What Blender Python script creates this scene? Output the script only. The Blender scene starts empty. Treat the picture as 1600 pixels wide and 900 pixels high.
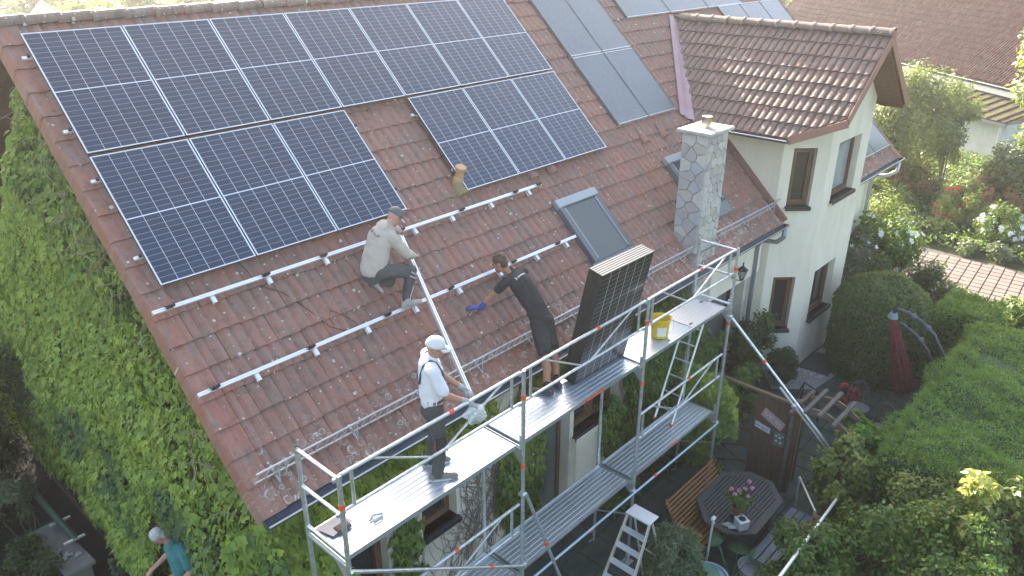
import bpy, bmesh, math, random
import numpy as np
from mathutils import Vector, Matrix
R=math.radians
random.seed(7); rng=np.random.RandomState(11)
S=bpy.context.scene; COL=S.collection
# ---------------- camera, sky, sun, exposure ----------------
cam_d=bpy.data.cameras.new('camera'); cam=bpy.data.objects.new('camera',cam_d); COL.objects.link(cam)
cam_d.sensor_width=36; cam_d.lens=26.986; cam_d.clip_start=.05; cam_d.clip_end=2000
cam.location=(-2.9772,-10.4129,1.0294)
_y,_p=R(47.41),R(-24.70)
_f=Vector((math.sin(_y)*math.cos(_p),math.cos(_y)*math.cos(_p),math.sin(_p)))
_r=Vector((math.cos(_y),-math.sin(_y),0)); _u=_r.cross(_f)
cam.rotation_euler=Matrix((_r,_u,-_f)).transposed().to_euler()
S.camera=cam
SUN_EL,SUN_AZ=R(27.4),R(31)          # azimuth from +Y towards +X
W=bpy.data.worlds.new('World'); S.world=W; W.use_nodes=True
nt=W.node_tree; bg=nt.nodes['Background']; sky=nt.nodes.new('ShaderNodeTexSky'); sky.sky_type='NISHITA'
sky.sun_disc=False; sky.sun_elevation=SUN_EL; sky.sun_rotation=SUN_AZ; sky.air_density=1.0; sky.dust_density=3.5; sky.ozone_density=.25
nt.links.new(sky.outputs[0],bg.inputs[0]); bg.inputs[1].default_value=.14
sd=bpy.data.lights.new('sun','SUN'); sd.energy=5.0; sd.angle=R(.6); sd.color=(1,.93,.82)
sun=bpy.data.objects.new('sun',sd); COL.objects.link(sun)
sv=Vector((math.sin(SUN_AZ)*math.cos(SUN_EL),math.cos(SUN_AZ)*math.cos(SUN_EL),math.sin(SUN_EL)))
sun.rotation_euler=sv.to_track_quat('Z','Y').to_euler(); sun.location=(5,5,12)
S.view_settings.view_transform='Standard'; S.view_settings.look='None'; S.view_settings.gamma=1; S.view_settings.exposure=2.24; S.view_settings.use_white_balance=True; S.view_settings.white_balance_temperature=6900
# ---------------- frames ----------------
G=-8.0; TH=R(43.165); CT,ST=math.cos(TH),math.sin(TH)
RM=Matrix(((1,0,0),(0,CT,-ST),(0,ST,CT))).to_4x4()       # roof frame: x along the eave, y up the slope, z normal; panel tops at z=0
def rp(u,v,h=0): return RM@Vector((u,-v,h))
# ---------------- materials ----------------
MC={}
def hexc(r,g,b):
    f=lambda c:(c/12.92 if c<=.04045 else ((c+.055)/1.055)**2.4)
    return (f(r/255),f(g/255),f(b/255),1)
def mat(name,c,rough=.6,metal=0,c2=None,ns=6,bump=0,bs=40,spec=.5,cells=None,detail=4,space='pos',stretch=None,trans=0):
    if name in MC: return MC[name]
    m=bpy.data.materials.new(name); m.use_nodes=True; t=m.node_tree; b=t.nodes['Principled BSDF']
    if len(c)==3: c=(*c,1)
    b.inputs['Base Color'].default_value=c; b.inputs['Roughness'].default_value=rough; b.inputs['Metallic'].default_value=metal
    b.inputs['Specular IOR Level'].default_value=spec
    if c2 or bump:
        if space=='pos': src=t.nodes.new('ShaderNodeNewGeometry').outputs['Position']
        else: src=t.nodes.new('ShaderNodeTexCoord').outputs['Object']
        if stretch:
            mp=t.nodes.new('ShaderNodeMapping'); mp.inputs['Scale'].default_value=stretch; t.links.new(src,mp.inputs[0]); src=mp.outputs[0]
    if c2:
        if len(c2)==3: c2=(*c2,1)
        n=t.nodes.new('ShaderNodeTexNoise'); n.inputs['Scale'].default_value=ns; n.inputs['Detail'].default_value=detail; n.inputs['Roughness'].default_value=.62
        t.links.new(src,n.inputs['Vector'])
        r=t.nodes.new('ShaderNodeValToRGB'); r.color_ramp.elements[0].position=.32; r.color_ramp.elements[1].position=.68
        r.color_ramp.elements[0].color=c; r.color_ramp.elements[1].color=c2
        t.links.new(n.outputs['Fac'],r.inputs[0]); t.links.new(r.outputs[0],b.inputs['Base Color'])
    if bump:
        n=t.nodes.new('ShaderNodeTexNoise'); n.inputs['Scale'].default_value=bs; n.inputs['Detail'].default_value=3
        t.links.new(src,n.inputs['Vector'])
        bp=t.nodes.new('ShaderNodeBump'); bp.inputs['Strength'].default_value=bump; bp.inputs['Distance'].default_value=.02
        t.links.new(n.outputs['Fac'],bp.inputs['Height']); t.links.new(bp.outputs[0],b.inputs['Normal'])
    MC[name]=m; return m
def nd(t,ty,**kw):
    n=t.nodes.new(ty)
    for k,v in kw.items(): setattr(n,k,v)
    return n
def math_(t,op,a,b=None,c=None):
    n=t.nodes.new('ShaderNodeMath'); n.operation=op
    for i,x in enumerate((a,b,c)):
        if x is None: continue
        if isinstance(x,(int,float)): n.inputs[i].default_value=x
        else: t.links.new(x,n.inputs[i])
    return n.outputs[0]
def mixc(t,f,a,b):
    n=t.nodes.new('ShaderNodeMix'); n.data_type='RGBA'
    for i,x in ((0,f),(6,a),(7,b)):
        if isinstance(x,(int,float)): n.inputs[i].default_value=x
        elif isinstance(x,tuple): n.inputs[i].default_value=x if len(x)==4 else (*x,1)
        else: t.links.new(x,n.inputs[i])
    return n.outputs[2]
def noise(t,src,s,d=3,r=.6):
    n=t.nodes.new('ShaderNodeTexNoise'); n.inputs['Scale'].default_value=s; n.inputs['Detail'].default_value=d; n.inputs['Roughness'].default_value=r
    t.links.new(src,n.inputs['Vector']); return n.outputs['Fac']
def ramp(t,f,p0,p1):
    n=t.nodes.new('ShaderNodeMapRange'); n.inputs[1].default_value=p0; n.inputs[2].default_value=p1; n.clamp=True
    t.links.new(f,n.inputs[0]); return n.outputs[0]
def leafmat(name,ca,cb,cc=None,rough=.45,trans=.35):
    """leaf material; per leaf value 'tint' runs ca -> cb -> cc"""
    if name in MC: return MC[name]
    m=bpy.data.materials.new(name); m.use_nodes=True; t=m.node_tree; b=t.nodes['Principled BSDF']; out=t.nodes['Material Output']
    a=nd(t,'ShaderNodeAttribute',attribute_name='tint'); r=nd(t,'ShaderNodeValToRGB')
    e=r.color_ramp.elements; e[0].color=(*ca,1); e[1].color=(*(cc or cb),1)
    if cc: k=e.new(.55); k.color=(*cb,1)
    t.links.new(a.outputs['Fac'],r.inputs[0]); t.links.new(r.outputs[0],b.inputs['Base Color'])
    b.inputs['Roughness'].default_value=rough; b.inputs['Specular IOR Level'].default_value=.35
    tr=nd(t,'ShaderNodeBsdfTranslucent'); 
    br=mixc(t,.45,r.outputs[0],(.55,.75,.12)); t.links.new(br,tr.inputs[0])
    mx=nd(t,'ShaderNodeMixShader'); mx.inputs[0].default_value=trans
    t.links.new(b.outputs[0],mx.inputs[1]); t.links.new(tr.outputs[0],mx.inputs[2]); t.links.new(mx.outputs[0],out.inputs[0])
    MC[name]=m; return m
# ---------------- object helpers ----------------
MW={}   # world matrix of every empty
def empty(name,loc=(0,0,0),rotz=0,label=None,cat=None,group=None,mx=None,kind=None):
    o=bpy.data.objects.new(name,None); COL.objects.link(o); o.empty_display_size=.2
    M=mx.copy() if mx else Matrix.Translation(loc)@Matrix.Rotation(rotz,4,'Z')
    o.matrix_world=M; MW[o.name]=M
    tag(o,label,cat,group,kind); return o
def tag(o,label=None,cat=None,group=None,kind=None):
    if label: o['label']=label
    if cat: o['category']=cat
    if group: o['group']=group
    if kind: o['kind']=kind
    return o
class MB:
    def __init__(s): s.v=[]; s.f=[]; s.M=None
    def add(s,vs,fs,M=None):
        M=M or s.M; n=len(s.v)
        if M: vs=[M@Vector(v) for v in vs]
        s.v+= [tuple(v) for v in vs]; s.f+=[tuple(i+n for i in f) for f in fs]; return s
    def box(s,c,d,M=None,bev=0):
        x,y,z=d[0]/2,d[1]/2,d[2]/2; cx,cy,cz=c
        if bev<=0:
            vs=[(cx+a*x,cy+b*y,cz+e*z) for e in(-1,1) for b in(-1,1) for a in(-1,1)]
            return s.add(vs,[(0,2,3,1),(4,5,7,6),(0,1,5,4),(2,6,7,3),(0,4,6,2),(1,3,7,5)],M)
        b_=min(bev,x*.9,y*.9,z*.9); vs=[];fs=[]
        X,Y=x-b_,y-b_
        for zz,(ix,iy) in ((-z,(b_,b_)),(-z+b_,(0,0)),(z-b_,(0,0)),(z,(b_,b_))):
            a,b=x-ix,y-iy
            k=min(b_,1)*.6
            ring=[(-a+k,-b),(a-k,-b),(a,-b+k),(a,b-k),(a-k,b),(-a+k,b),(-a,b-k),(-a,-b+k)]
            vs+=[(cx+p[0],cy+p[1],cz+zz) for p in ring]
        fs.append(tuple(range(7,-1,-1))); fs.append(tuple(range(24,32)))
        for l in range(3):
            for i in range(8): j=(i+1)%8; fs.append((l*8+i,l*8+j,l*8+8+j,l*8+8+i))
        return s.add(vs,fs,M)
    def tube(s,p0,p1,r,n=10,r1=None,caps=True,M=None):
        return s.poly([p0,p1],[r,r if r1 is None else r1],n,caps,M)
    def poly(s,pts,rs,n=8,caps=True,M=None):
        pts=[Vector(p) for p in pts]; 
        if isinstance(rs,(int,float)): rs=[rs]*len(pts)
        vs=[];fs=[];up=None
        for i,p in enumerate(pts):
            if i==0: d=pts[1]-p
            elif i==len(pts)-1: d=p-pts[i-1]
            else: d=(pts[i+1]-p).normalized()+(p-pts[i-1]).normalized()
            d.normalize()
            if up is None:
                a=Vector((0,0,1)) if abs(d.z)<.9 else Vector((1,0,0)); up=(a-d*a.dot(d)).normalized()
            else:
                up=(up-d*up.dot(d)); 
                up=up.normalized() if up.length>1e-6 else d.orthogonal().normalized()
            q=d.cross(up)
            for k in range(n):
                a=2*math.pi*k/n; vs.append(p+(up*math.cos(a)+q*math.sin(a))*rs[i])
        for i in range(len(pts)-1):
            for k in range(n):
                j=(k+1)%n; fs.append((i*n+k,i*n+j,(i+1)*n+j,(i+1)*n+k))
        if caps: fs.append(tuple(range(n-1,-1,-1))); fs.append(tuple(range((len(pts)-1)*n,len(pts)*n)))
        return s.add(vs,fs,M)
    def prism(s,poly,z0,z1,M=None):
        n=len(poly); vs=[(p[0],p[1],z0) for p in poly]+[(p[0],p[1],z1) for p in poly]
        fs=[tuple(range(n-1,-1,-1)),tuple(range(n,2*n))]+[(i,(i+1)%n,n+(i+1)%n,n+i) for i in range(n)]
        return s.add(vs,fs,M)
    def lathe(s,prof,n=20,M=None,cap=True):
        vs=[];fs=[]
        for r,z in prof:
            for k in range(n): a=2*math.pi*k/n; vs.append((r*math.cos(a),r*math.sin(a),z))
        for i in range(len(prof)-1):
            for k in range(n): j=(k+1)%n; fs.append((i*n+k,i*n+j,(i+1)*n+j,(i+1)*n+k))
        if cap: fs.append(tuple(range(n-1,-1,-1))); fs.append(tuple(range((len(prof)-1)*n,len(prof)*n)))
        return s.add(vs,fs,M)
    def quad(s,a,b,c,d): return s.add([a,b,c,d],[(0,1,2,3)])
    def build(s,name,m,parent=None,world=True,smooth=False,label=None,kind=None):
        me=bpy.data.meshes.new(name); vs=s.v
        if parent is not None and world:
            I=MW[parent.name].inverted() if parent.name in MW else None
            if I is not None: vs=[I@Vector(v) for v in vs]
        me.from_pydata([tuple(v) for v in vs],[],s.f); me.update()
        return link(name,me,m,parent,smooth,label,kind)
def link(name,me,m,parent=None,smooth=False,label=None,kind=None):
    if m and not me.materials: me.materials.append(m)
    if smooth: me.shade_smooth() if hasattr(me,'shade_smooth') else None
    o=bpy.data.objects.new(name,me); COL.objects.link(o)
    if parent is not None:
        o.parent=parent
        MW[o.name]=MW.get(parent.name,Matrix())
    else: MW[o.name]=Matrix()
    if label: o['label']=label
    if kind: o['kind']=kind
    return o
def inst(src,parent,loc=None,mx=None,name=None):
    o=src.copy(); COL.objects.link(o); o.parent=parent
    if mx is not None: o.matrix_local=mx
    elif loc is not None: o.location=loc
    return o
def copy_tree(o,loc=None,rotz=None,mx=None,label=None):
    """copy a thing with its parts and sub-parts, sharing mesh data"""
    def rec(s,par):
        c=s.copy(); COL.objects.link(c)
        if par is not None: c.parent=par
        for ch in kids.get(s.name,[]): rec(ch,c)
        return c
    kids={}
    for q in bpy.data.objects:
        if q.parent: kids.setdefault(q.parent.name,[]).append(q)
    c=rec(o,None)
    if mx is not None: c.matrix_world=mx
    else:
        if loc is not None: c.location=loc
        if rotz is not None: c.rotation_euler=(0,0,rotz)
    if label: c['label']=label
    return c
def basis(o,x,y,z):
    return Matrix((Vector(x),Vector(y),Vector(z))).transposed().to_4x4() if o is None else Matrix.Translation(o)@Matrix((Vector(x),Vector(y),Vector(z))).transposed().to_4x4()
# ---------------- tile material ----------------
def tilemat(name,O,ax,dn,ca,cb,cc,lichen=1.0,lowv=None,tw=.3,tl=.342,grey=.5,spec=.35):
    m=bpy.data.materials.new(name); m.use_nodes=True; t=m.node_tree; b=t.nodes['Principled BSDF']
    g=nd(t,'ShaderNodeNewGeometry'); P=g.outputs['Position']
    sb=nd(t,'ShaderNodeVectorMath',operation='SUBTRACT'); t.links.new(P,sb.inputs[0]); sb.inputs[1].default_value=O
    def dot(v):
        n=nd(t,'ShaderNodeVectorMath',operation='DOT_PRODUCT'); t.links.new(sb.outputs[0],n.inputs[0]); n.inputs[1].default_value=v; return n.outputs['Value']
    u,v=dot(ax),dot(dn)
    cu=math_(t,'FLOOR',math_(t,'DIVIDE',u,tw)); cv=math_(t,'FLOOR',math_(t,'DIVIDE',v,tl))
    cx=nd(t,'ShaderNodeCombineXYZ'); t.links.new(cu,cx.inputs[0]); t.links.new(cv,cx.inputs[1])
    wn=nd(t,'ShaderNodeTexWhiteNoise'); t.links.new(cx.outputs[0],wn.inputs[0])
    uv=nd(t,'ShaderNodeCombineXYZ'); t.links.new(u,uv.inputs[0]); t.links.new(v,uv.inputs[1])
    col=mixc(t,wn.outputs['Value'],ca,cb)
    n1=noise(t,uv.outputs[0],1.1,4,.65); n2=noise(t,uv.outputs[0],9,5,.7); n3=noise(t,uv.outputs[0],60,3)
    col=mixc(t,math_(t,'MULTIPLY',ramp(t,n1,.42,.62),.75),col,cc)
    # grey weathering, streaked down the slope
    st=nd(t,'ShaderNodeMapping'); st.inputs['Scale'].default_value=(14,2.2,1); t.links.new(uv.outputs[0],st.inputs[0])
    n4=noise(t,st.outputs[0],1,4,.7)
    col=mixc(t,math_(t,'MULTIPLY',ramp(t,n4,.46,.70),grey),col,(.26,.235,.21))
    col=mixc(t,math_(t,'MULTIPLY',ramp(t,n2,.48,.72),.62),col,(.085,.06,.05))
    # worn pale streaks along the roll edges, red clay where the grey engobe has gone
    fu=math_(t,'FRACT',math_(t,'DIVIDE',u,tw*.5)); n5=noise(t,st.outputs[0],.8,2)
    edge=math_(t,'MULTIPLY',math_(t,'MULTIPLY',ramp(t,math_(t,'ABSOLUTE',math_(t,'SUBTRACT',fu,.80)),.07,.0),ramp(t,n5,.5,.66)),ramp(t,n2,.4,.6))
    n6=noise(t,uv.outputs[0],5,3); red=math_(t,'MULTIPLY',ramp(t,n6,.45,.62),.45)
    col=mixc(t,red,col,ca)
    grv=math_(t,'MULTIPLY',ramp(t,math_(t,'ABSOLUTE',math_(t,'SUBTRACT',fu,.95)),.11,.02),ramp(t,n4,.3,.6)); col=mixc(t,math_(t,'MULTIPLY',grv,.5),col,(.17,.16,.15))
    # lichen: pale discs and rings
    def discs(scale,rmin,rmax,thr,ring):
        vo=nd(t,'ShaderNodeTexVoronoi',voronoi_dimensions='2D'); vo.inputs['Scale'].default_value=scale; vo.inputs['Randomness'].default_value=1
        ds=nd(t,'ShaderNodeVectorMath',operation='ADD'); 
        nn=nd(t,'ShaderNodeTexNoise'); nn.inputs['Scale'].default_value=22; t.links.new(uv.outputs[0],nn.inputs['Vector'])
        sc=nd(t,'ShaderNodeVectorMath',operation='SCALE'); sc.inputs[3].default_value=.03; t.links.new(nn.outputs['Color'],sc.inputs[0])
        t.links.new(uv.outputs[0],ds.inputs[0]); t.links.new(sc.outputs[0],ds.inputs[1]); t.links.new(ds.outputs[0],vo.inputs['Vector'])
        sp=nd(t,'ShaderNodeSeparateColor'); t.links.new(vo.outputs['Color'],sp.inputs[0])
        rad=math_(t,'MULTIPLY_ADD',sp.outputs[0],rmax-rmin,rmin)
        q=math_(t,'DIVIDE',vo.outputs['Distance'],rad)
        disc=ramp(t,q,1.0,.86)
        if ring: disc=math_(t,'MULTIPLY',disc,math_(t,'MAXIMUM',ramp(t,q,.55,.78),math_(t,'MULTIPLY',ramp(t,n3,.4,.6),.35)))
        on=math_(t,'LESS_THAN',sp.outputs[1],thr); return math_(t,'MULTIPLY',disc,on)
    sm=discs(4.2,.04,.10,.26*lichen,False); sm=math_(t,'MAXIMUM',sm,discs(15,.06,.2,.10*lichen,False))
    f=math_(t,'MULTIPLY',sm,.85)
    if lowv:
        zone=ramp(t,math_(t,'ADD',v,math_(t,'MULTIPLY',n1,.5)),lowv,lowv+.35)
        big=discs(6.5,.12,.5,.5,True); b2=discs(12,.15,.5,.55,True)
        bb=math_(t,'MULTIPLY',math_(t,'MAXIMUM',big,math_(t,'MULTIPLY',b2,.8)),zone)
        f=math_(t,'MAXIMUM',f,math_(t,'MULTIPLY',math_(t,'MULTIPLY',bb,ramp(t,n2,.38,.56)),ramp(t,noise(t,uv.outputs[0],2.3,2),.4,.56)))
    lc=mixc(t,n3,(.42,.43,.36),(.62,.62,.54))
    col=mixc(t,f,col,lc)
    col=mixc(t,math_(t,'MULTIPLY',edge,.5),col,(.50,.40,.34)); t.links.new(col,b.inputs['Base Color']); b.inputs['Roughness'].default_value=.72 if spec>.1 else 1.0; b.inputs['Specular IOR Level'].default_value=spec
    bp=nd(t,'ShaderNodeBump'); bp.inputs['Strength'].default_value=.35; bp.inputs['Distance'].default_value=.006
    t.links.new(n3,bp.inputs['Height']); t.links.new(bp.outputs[0],b.inputs['Normal'])
    return m
def tile_mb(w=.3,L=.42,amp=.024,lift=.034):
    fr=[0,.07,.17,.3,.37,.5,.57,.67,.8,.87,1.0]; hh=[.75,1,.55,.0,.0,.75,1,.55,0,0,.75]
    fr=[0,.07,.16,.28,.40,.47,.5,.57,.66,.78,.90,.97,1.0]; hh=[.02,.2,.72,1,.95,.7,.05,.2,.72,.97,.9,.6,.02]
    mb=MB(); vs=[];fs=[]; n=len(fr)
    for j,(y,zo) in enumerate(((0,lift),(L,0))):
        for i in range(n): vs.append((fr[i]*w,y,zo+hh[i]*amp))
    for i in range(n): vs.append((fr[i]*w,0.004,hh[i]*amp+.004))     # nose underside
    for i in range(n-1):
        fs.append((i,i+1,n+i+1,n+i)); fs.append((2*n+i,2*n+i+1,i+1,i))
    fs.append((0,n,2*n)); mb.add(vs,fs); return mb
def tile_field(parent,frame,cells,m,nmax=300,camp=Vector((-2.98,-10.4,1.03)),w=.3,gauge=.342,seed=1,jit=.009,clip=None,amp=.024):
    """cells: list of (x,y) lower-left corners in frame coordinates. nearest nmax become tile objects, the rest one stuff part"""
    rr=random.Random(seed); base=tile_mb(w=w*.995,amp=amp); cells=sorted(cells,key=lambda c:((frame@Vector((c[0]+w/2,c[1]+.17,0)))-camp).length)
    I=MW[parent.name].inverted(); src=None
    st=MB()
    for k,(x,y) in enumerate(cells):
        Mx=frame@Matrix.Translation((x+rr.uniform(-1,1)*jit*.4,y+rr.uniform(-1,1)*jit,rr.uniform(-.5,.5)*jit))@Matrix.Rotation(rr.uniform(-1,1)*jit*.7,4,'Z')@Matrix.Rotation(rr.uniform(-1,1)*.008,4,'X')
        if clip and clip(x,y) is not None:
            poly=clip(x,y)
            for (vs,fs) in [poly]: st.add(vs,fs,frame)
            continue
        if k<nmax:
            if src is None: src=base.build('tile',m,parent,world=False); src.matrix_local=I@Mx
            else: inst(src,parent,mx=I@Mx)
        else: st.add(base.v,base.f,Mx)
    if st.v: st.build('tile_courses',m,parent,kind='stuff')
def clip_mesh(o,planes):
    """cut a baked mesh object by planes (point, normal): the side the normal points to is removed"""
    bm=bmesh.new(); bm.from_mesh(o.data)
    for p,n in planes:
        bmesh.ops.bisect_plane(bm,geom=bm.verts[:]+bm.edges[:]+bm.faces[:],plane_co=p,plane_no=n,clear_outer=True)
    bm.to_mesh(o.data); bm.free()
# ---------------- plain materials ----------------
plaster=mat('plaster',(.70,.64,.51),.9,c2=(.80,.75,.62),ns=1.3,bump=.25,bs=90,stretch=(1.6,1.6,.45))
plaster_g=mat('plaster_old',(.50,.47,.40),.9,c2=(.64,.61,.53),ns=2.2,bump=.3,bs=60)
alu=mat('aluminium',(.82,.84,.86),.38,.9,c2=(.72,.74,.77),ns=14)
alu_rail=mat('rail_aluminium',(.86,.87,.88),.42,.65)
galv=mat('galvanised_steel',(.50,.53,.54),.45,.75,c2=(.62,.65,.66),ns=9)
galv_tube=mat('galvanised_tube',(.50,.54,.57),.38,.8,c2=(.78,.81,.84),ns=16)
zinc=mat('zinc_gutter',(.05,.065,.085),.5,.4,c2=(.09,.115,.14),ns=5)
redplastic=mat('orange_red_marker',(.75,.09,.03),.5)
blackpl=mat('black_plastic',(.02,.02,.022),.5)
frame_brown=mat('window_brown',(.10,.055,.03),.5,c2=(.15,.085,.045),ns=12,stretch=(1,1,4))
wood_soffit=mat('soffit_wood',(.16,.075,.035),.6,c2=(.24,.12,.06),ns=5,stretch=(1,8,8))
verge_m=mat('clay_verge',(.30,.105,.06),.75,c2=(.16,.085,.065),ns=7,bump=.3,bs=50)
barge_m=mat('bargeboard_clay',(.34,.17,.12),.7,c2=(.29,.14,.10),ns=3)
sill_m=mat('dark_sill',(.022,.024,.03),.45)
dark=mat('dark_void',(.015,.015,.015),.9)
ridge_m=mat('ridge_tile',(.24,.17,.14),.85,c2=(.34,.30,.25),ns=9,bump=.5,bs=60)
stone_c=[mat('stone_%s'%n,a,.85,c2=b,ns=9,bump=.4,bs=40) for n,a,b in (('grey',(0.4,0.385,0.36),(0.34,0.33,0.31)),('mauve',(0.43,0.385,0.375),(0.37,0.34,0.325)),('buff',(0.46,0.42,0.36),(0.4,0.365,0.315)),('pale',(0.53,0.51,0.46),(0.45,0.435,0.39)),('blue',(0.37,0.375,0.385),(0.42,0.415,0.41)))]
mortar=mat('mortar',(.36,.35,.315),.95,bump=.5,bs=70)
def glassmat(name,tint=(.02,.025,.03),rough=.06):
    return mat(name,tint,rough,spec=.8)
glass=glassmat('window_glass')
# ---------------- ground ----------------
lawn=mat('soil_and_grass',(.035,.045,.02),1.0,c2=(.06,.07,.03),ns=.8,bump=.6,bs=6,spec=.05)
def sheet(name,poly,z,m,parent=None,kind='structure',thick=0):
    mb=MB()
    if thick: mb.prism(poly,z-thick,z)
    else: mb.add([(p[0],p[1],z) for p in poly],[tuple(range(len(poly)))])
    o=mb.build(name,m,parent); 
    if kind and parent is None: o['kind']=kind
    return o
sheet('ground',[(-900,-900),(900,-900),(900,900),(-900,900)],G-.02,lawn)
patio_m=mat('mossy_patio_stone',(.03,.045,.034),.9,c2=(.06,.075,.055),ns=2.2,bump=.4,bs=14)
patio=sheet('patio',[(-.6,-9.5),(13.4,-9.5),(16.5,-6.5),(16.5,-3.6),(-.6,-3.6)],G-.006,patio_m)
# patio slabs, nearest the camera as single slabs
def slab_field(parent,x0,y0,x1,y1,sx,sy,z,m,name='slab',off=.5,gap=.012,th=.03,test=None,rot=0,org=None,nmax=290):
    src=None; k=0; r_=random.Random(3); items=[]
    ny=int((y1-y0)/sy); nx=int((x1-x0)/sx)+1
    for j in range(ny):
        for i in range(nx):
            x=x0+(i+(off if j%2 else 0))*sx; y=y0+j*sy
            if test and not test(x+sx/2,y+sy/2): continue
            items.append((x,y))
    cp=(-2.98,-10.4)
    if org: wf=lambda x,y:(org[0]+x*math.cos(rot)-y*math.sin(rot),org[1]+x*math.sin(rot)+y*math.cos(rot))
    else: wf=lambda x,y:(x,y)
    items.sort(key=lambda p:math.dist(wf(*p),cp))
    st=MB(); base=MB().box((sx/2,sy/2,0),(sx-gap,sy-gap,th),bev=.006)
    for n,(x,y) in enumerate(items):
        w=wf(x,y); Mx=Matrix.Translation((w[0],w[1],z+r_.uniform(-.003,.003)))@Matrix.Rotation(rot,4,'Z')
        if n<nmax:
            if src is None: src=base.build(name,m,parent,world=False); src.matrix_local=Mx
            else: inst(src,parent,mx=Mx)
        else: st.add(base.v,base.f,Mx)
    if st.v: st.build(name+'_field',m,parent,kind='stuff')
patio_sl=mat('patio_slab',(.035,.052,.040),.9,c2=(.065,.085,.065),ns=3,bump=.35,bs=20)
slab_field(patio,2.2,-9.3,13.2,-4.0,.5,.5,G+.004,patio_sl,off=0,test=lambda x,y:(y<-4.45) and x-y<19.5)
sheet('gravel_strip',[(12.3,-5.0),(14.9,-5.0),(15.6,-4.3),(15.9,-5.0),(15.0,-5.95),(12.0,-5.6),(11.4,-4.9),(12.0,-4.4)],G+.024,mat('gravel',(.20,.20,.19),.9,c2=(.42,.42,.40),ns=28,bump=1,bs=60))
# gravel stones
mb=MB(); r_=random.Random(5)
for i in range(1500):
    x=r_.uniform(12.5,15.2); y=r_.uniform(-5.6,-4.95)
    if 12.7<x<13.6: continue
    s=r_.uniform(.014,.032); M_=Matrix.Translation((x,y,G+.03))@Matrix.Rotation(r_.uniform(0,6),4,'Z')
    mb.add([(-s,0,0),(0,-s*.8,0),(s,0,0),(0,s*.8,0),(0,0,s)],[(0,1,4),(1,2,4),(2,3,4),(3,0,4)],M_)
tag(mb.build('gravel_stones',mat('gravel_stone',(.32,.32,.30),.8,c2=(.6,.6,.57),ns=30)),'pale loose gravel along the foot of the white bay','gravel',kind='stuff')
tag(MB().box((13.15,-5.28,G+.045),(.95,.62,.04),bev=.01).build('paving_plate',mat('slate_plate',(.05,.06,.075),.5)),'smooth dark slate plate set in the gravel by the bay','paving plate')
sheet('side_yard',[(-2.2,-6),(-.30,-6),(-.30,9),(-2.2,9)],G,mat('asphalt',(.03,.032,.032),1.0,c2=(.045,.046,.045),ns=3,bump=.2,bs=30,spec=.03))
tag(MB().box((-.20,-.2,G+.04),(.30,9.2,.10),bev=.02).build('plinth_ledge',mat('concrete_ledge',(.06,.065,.065),.8,c2=(.09,.09,.085),ns=4)),'low grey concrete ledge along the foot of the ivy wall','ledge')
# garden path of small pavers
path=sheet('path',[(18.6,1.5),(22.9,1.5),(22.35,-11.5),(18.1,-11.5)],G+.0,mat('path_joint',(.07,.06,.055),.95))
paver=mat('paver',(.12,.095,.085),.9,c2=(.18,.145,.13),ns=2.5,bump=.3,bs=30)
slab_field(path,0,0,4.0,12.4,.30,.30,G+.012,paver,name='paver',off=0,gap=.03,th=.03,rot=R(4.0)*1.0,org=(18.5,-10.9))
# ================= HOUSE =================
house=empty('house',(0,0,G),label='white house whose steep red tiled roof carries the solar panels',cat='house')
def wall_open(name,p0,ax,width,z0,z1,openings,thick,nrm,m,parent):
    """wall in the vertical plane through p0 along ax; outer face at p0, body behind it (against nrm). openings: (s0,s1,za,zb)"""
    ax=Vector(ax).normalized(); nr=Vector(nrm).normalized(); up=Vector((0,0,1))
    M_=basis(Vector((p0[0],p0[1],0)),ax,-nr,up)
    ss=sorted({0,width,*[o[0] for o in openings],*[o[1] for o in openings]}); zs=sorted({z0,z1,*[o[2] for o in openings],*[o[3] for o in openings]})
    mb=MB(); 
    ins=lambda s,z:any(o[0]<s<o[1] and o[2]<z<o[3] for o in openings)
    # cell grid sharing edges: faces only on the outside / reveals
    def cell(i,k): 
        if i<0 or k<0 or i>=len(ss)-1 or k>=len(zs)-1: return False
        return not ins((ss[i]+ss[i+1])/2,(zs[k]+zs[k+1])/2)
    T=thick
    for i in range(len(ss)-1):
        for k in range(len(zs)-1):
            if not cell(i,k): continue
            a,b,c,d=ss[i],ss[i+1],zs[k],zs[k+1]
            q=lambda *pts: mb.add([M_@Vector(p) for p in pts],[(0,1,2,3)])
            q((a,0,c),(b,0,c),(b,0,d),(a,0,d)); q((a,T,c),(a,T,d),(b,T,d),(b,T,c))
            if not cell(i-1,k): q((a,0,c),(a,0,d),(a,T,d),(a,T,c))
            if not cell(i+1,k): q((b,0,c),(b,T,c),(b,T,d),(b,0,d))
            if not cell(i,k-1): q((a,0,c),(a,T,c),(b,T,c),(b,0,c))
            if not cell(i,k+1): q((a,0,d),(b,0,d),(b,T,d),(a,T,d))
    o=mb.build(name,m,parent); return o,M_
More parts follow.
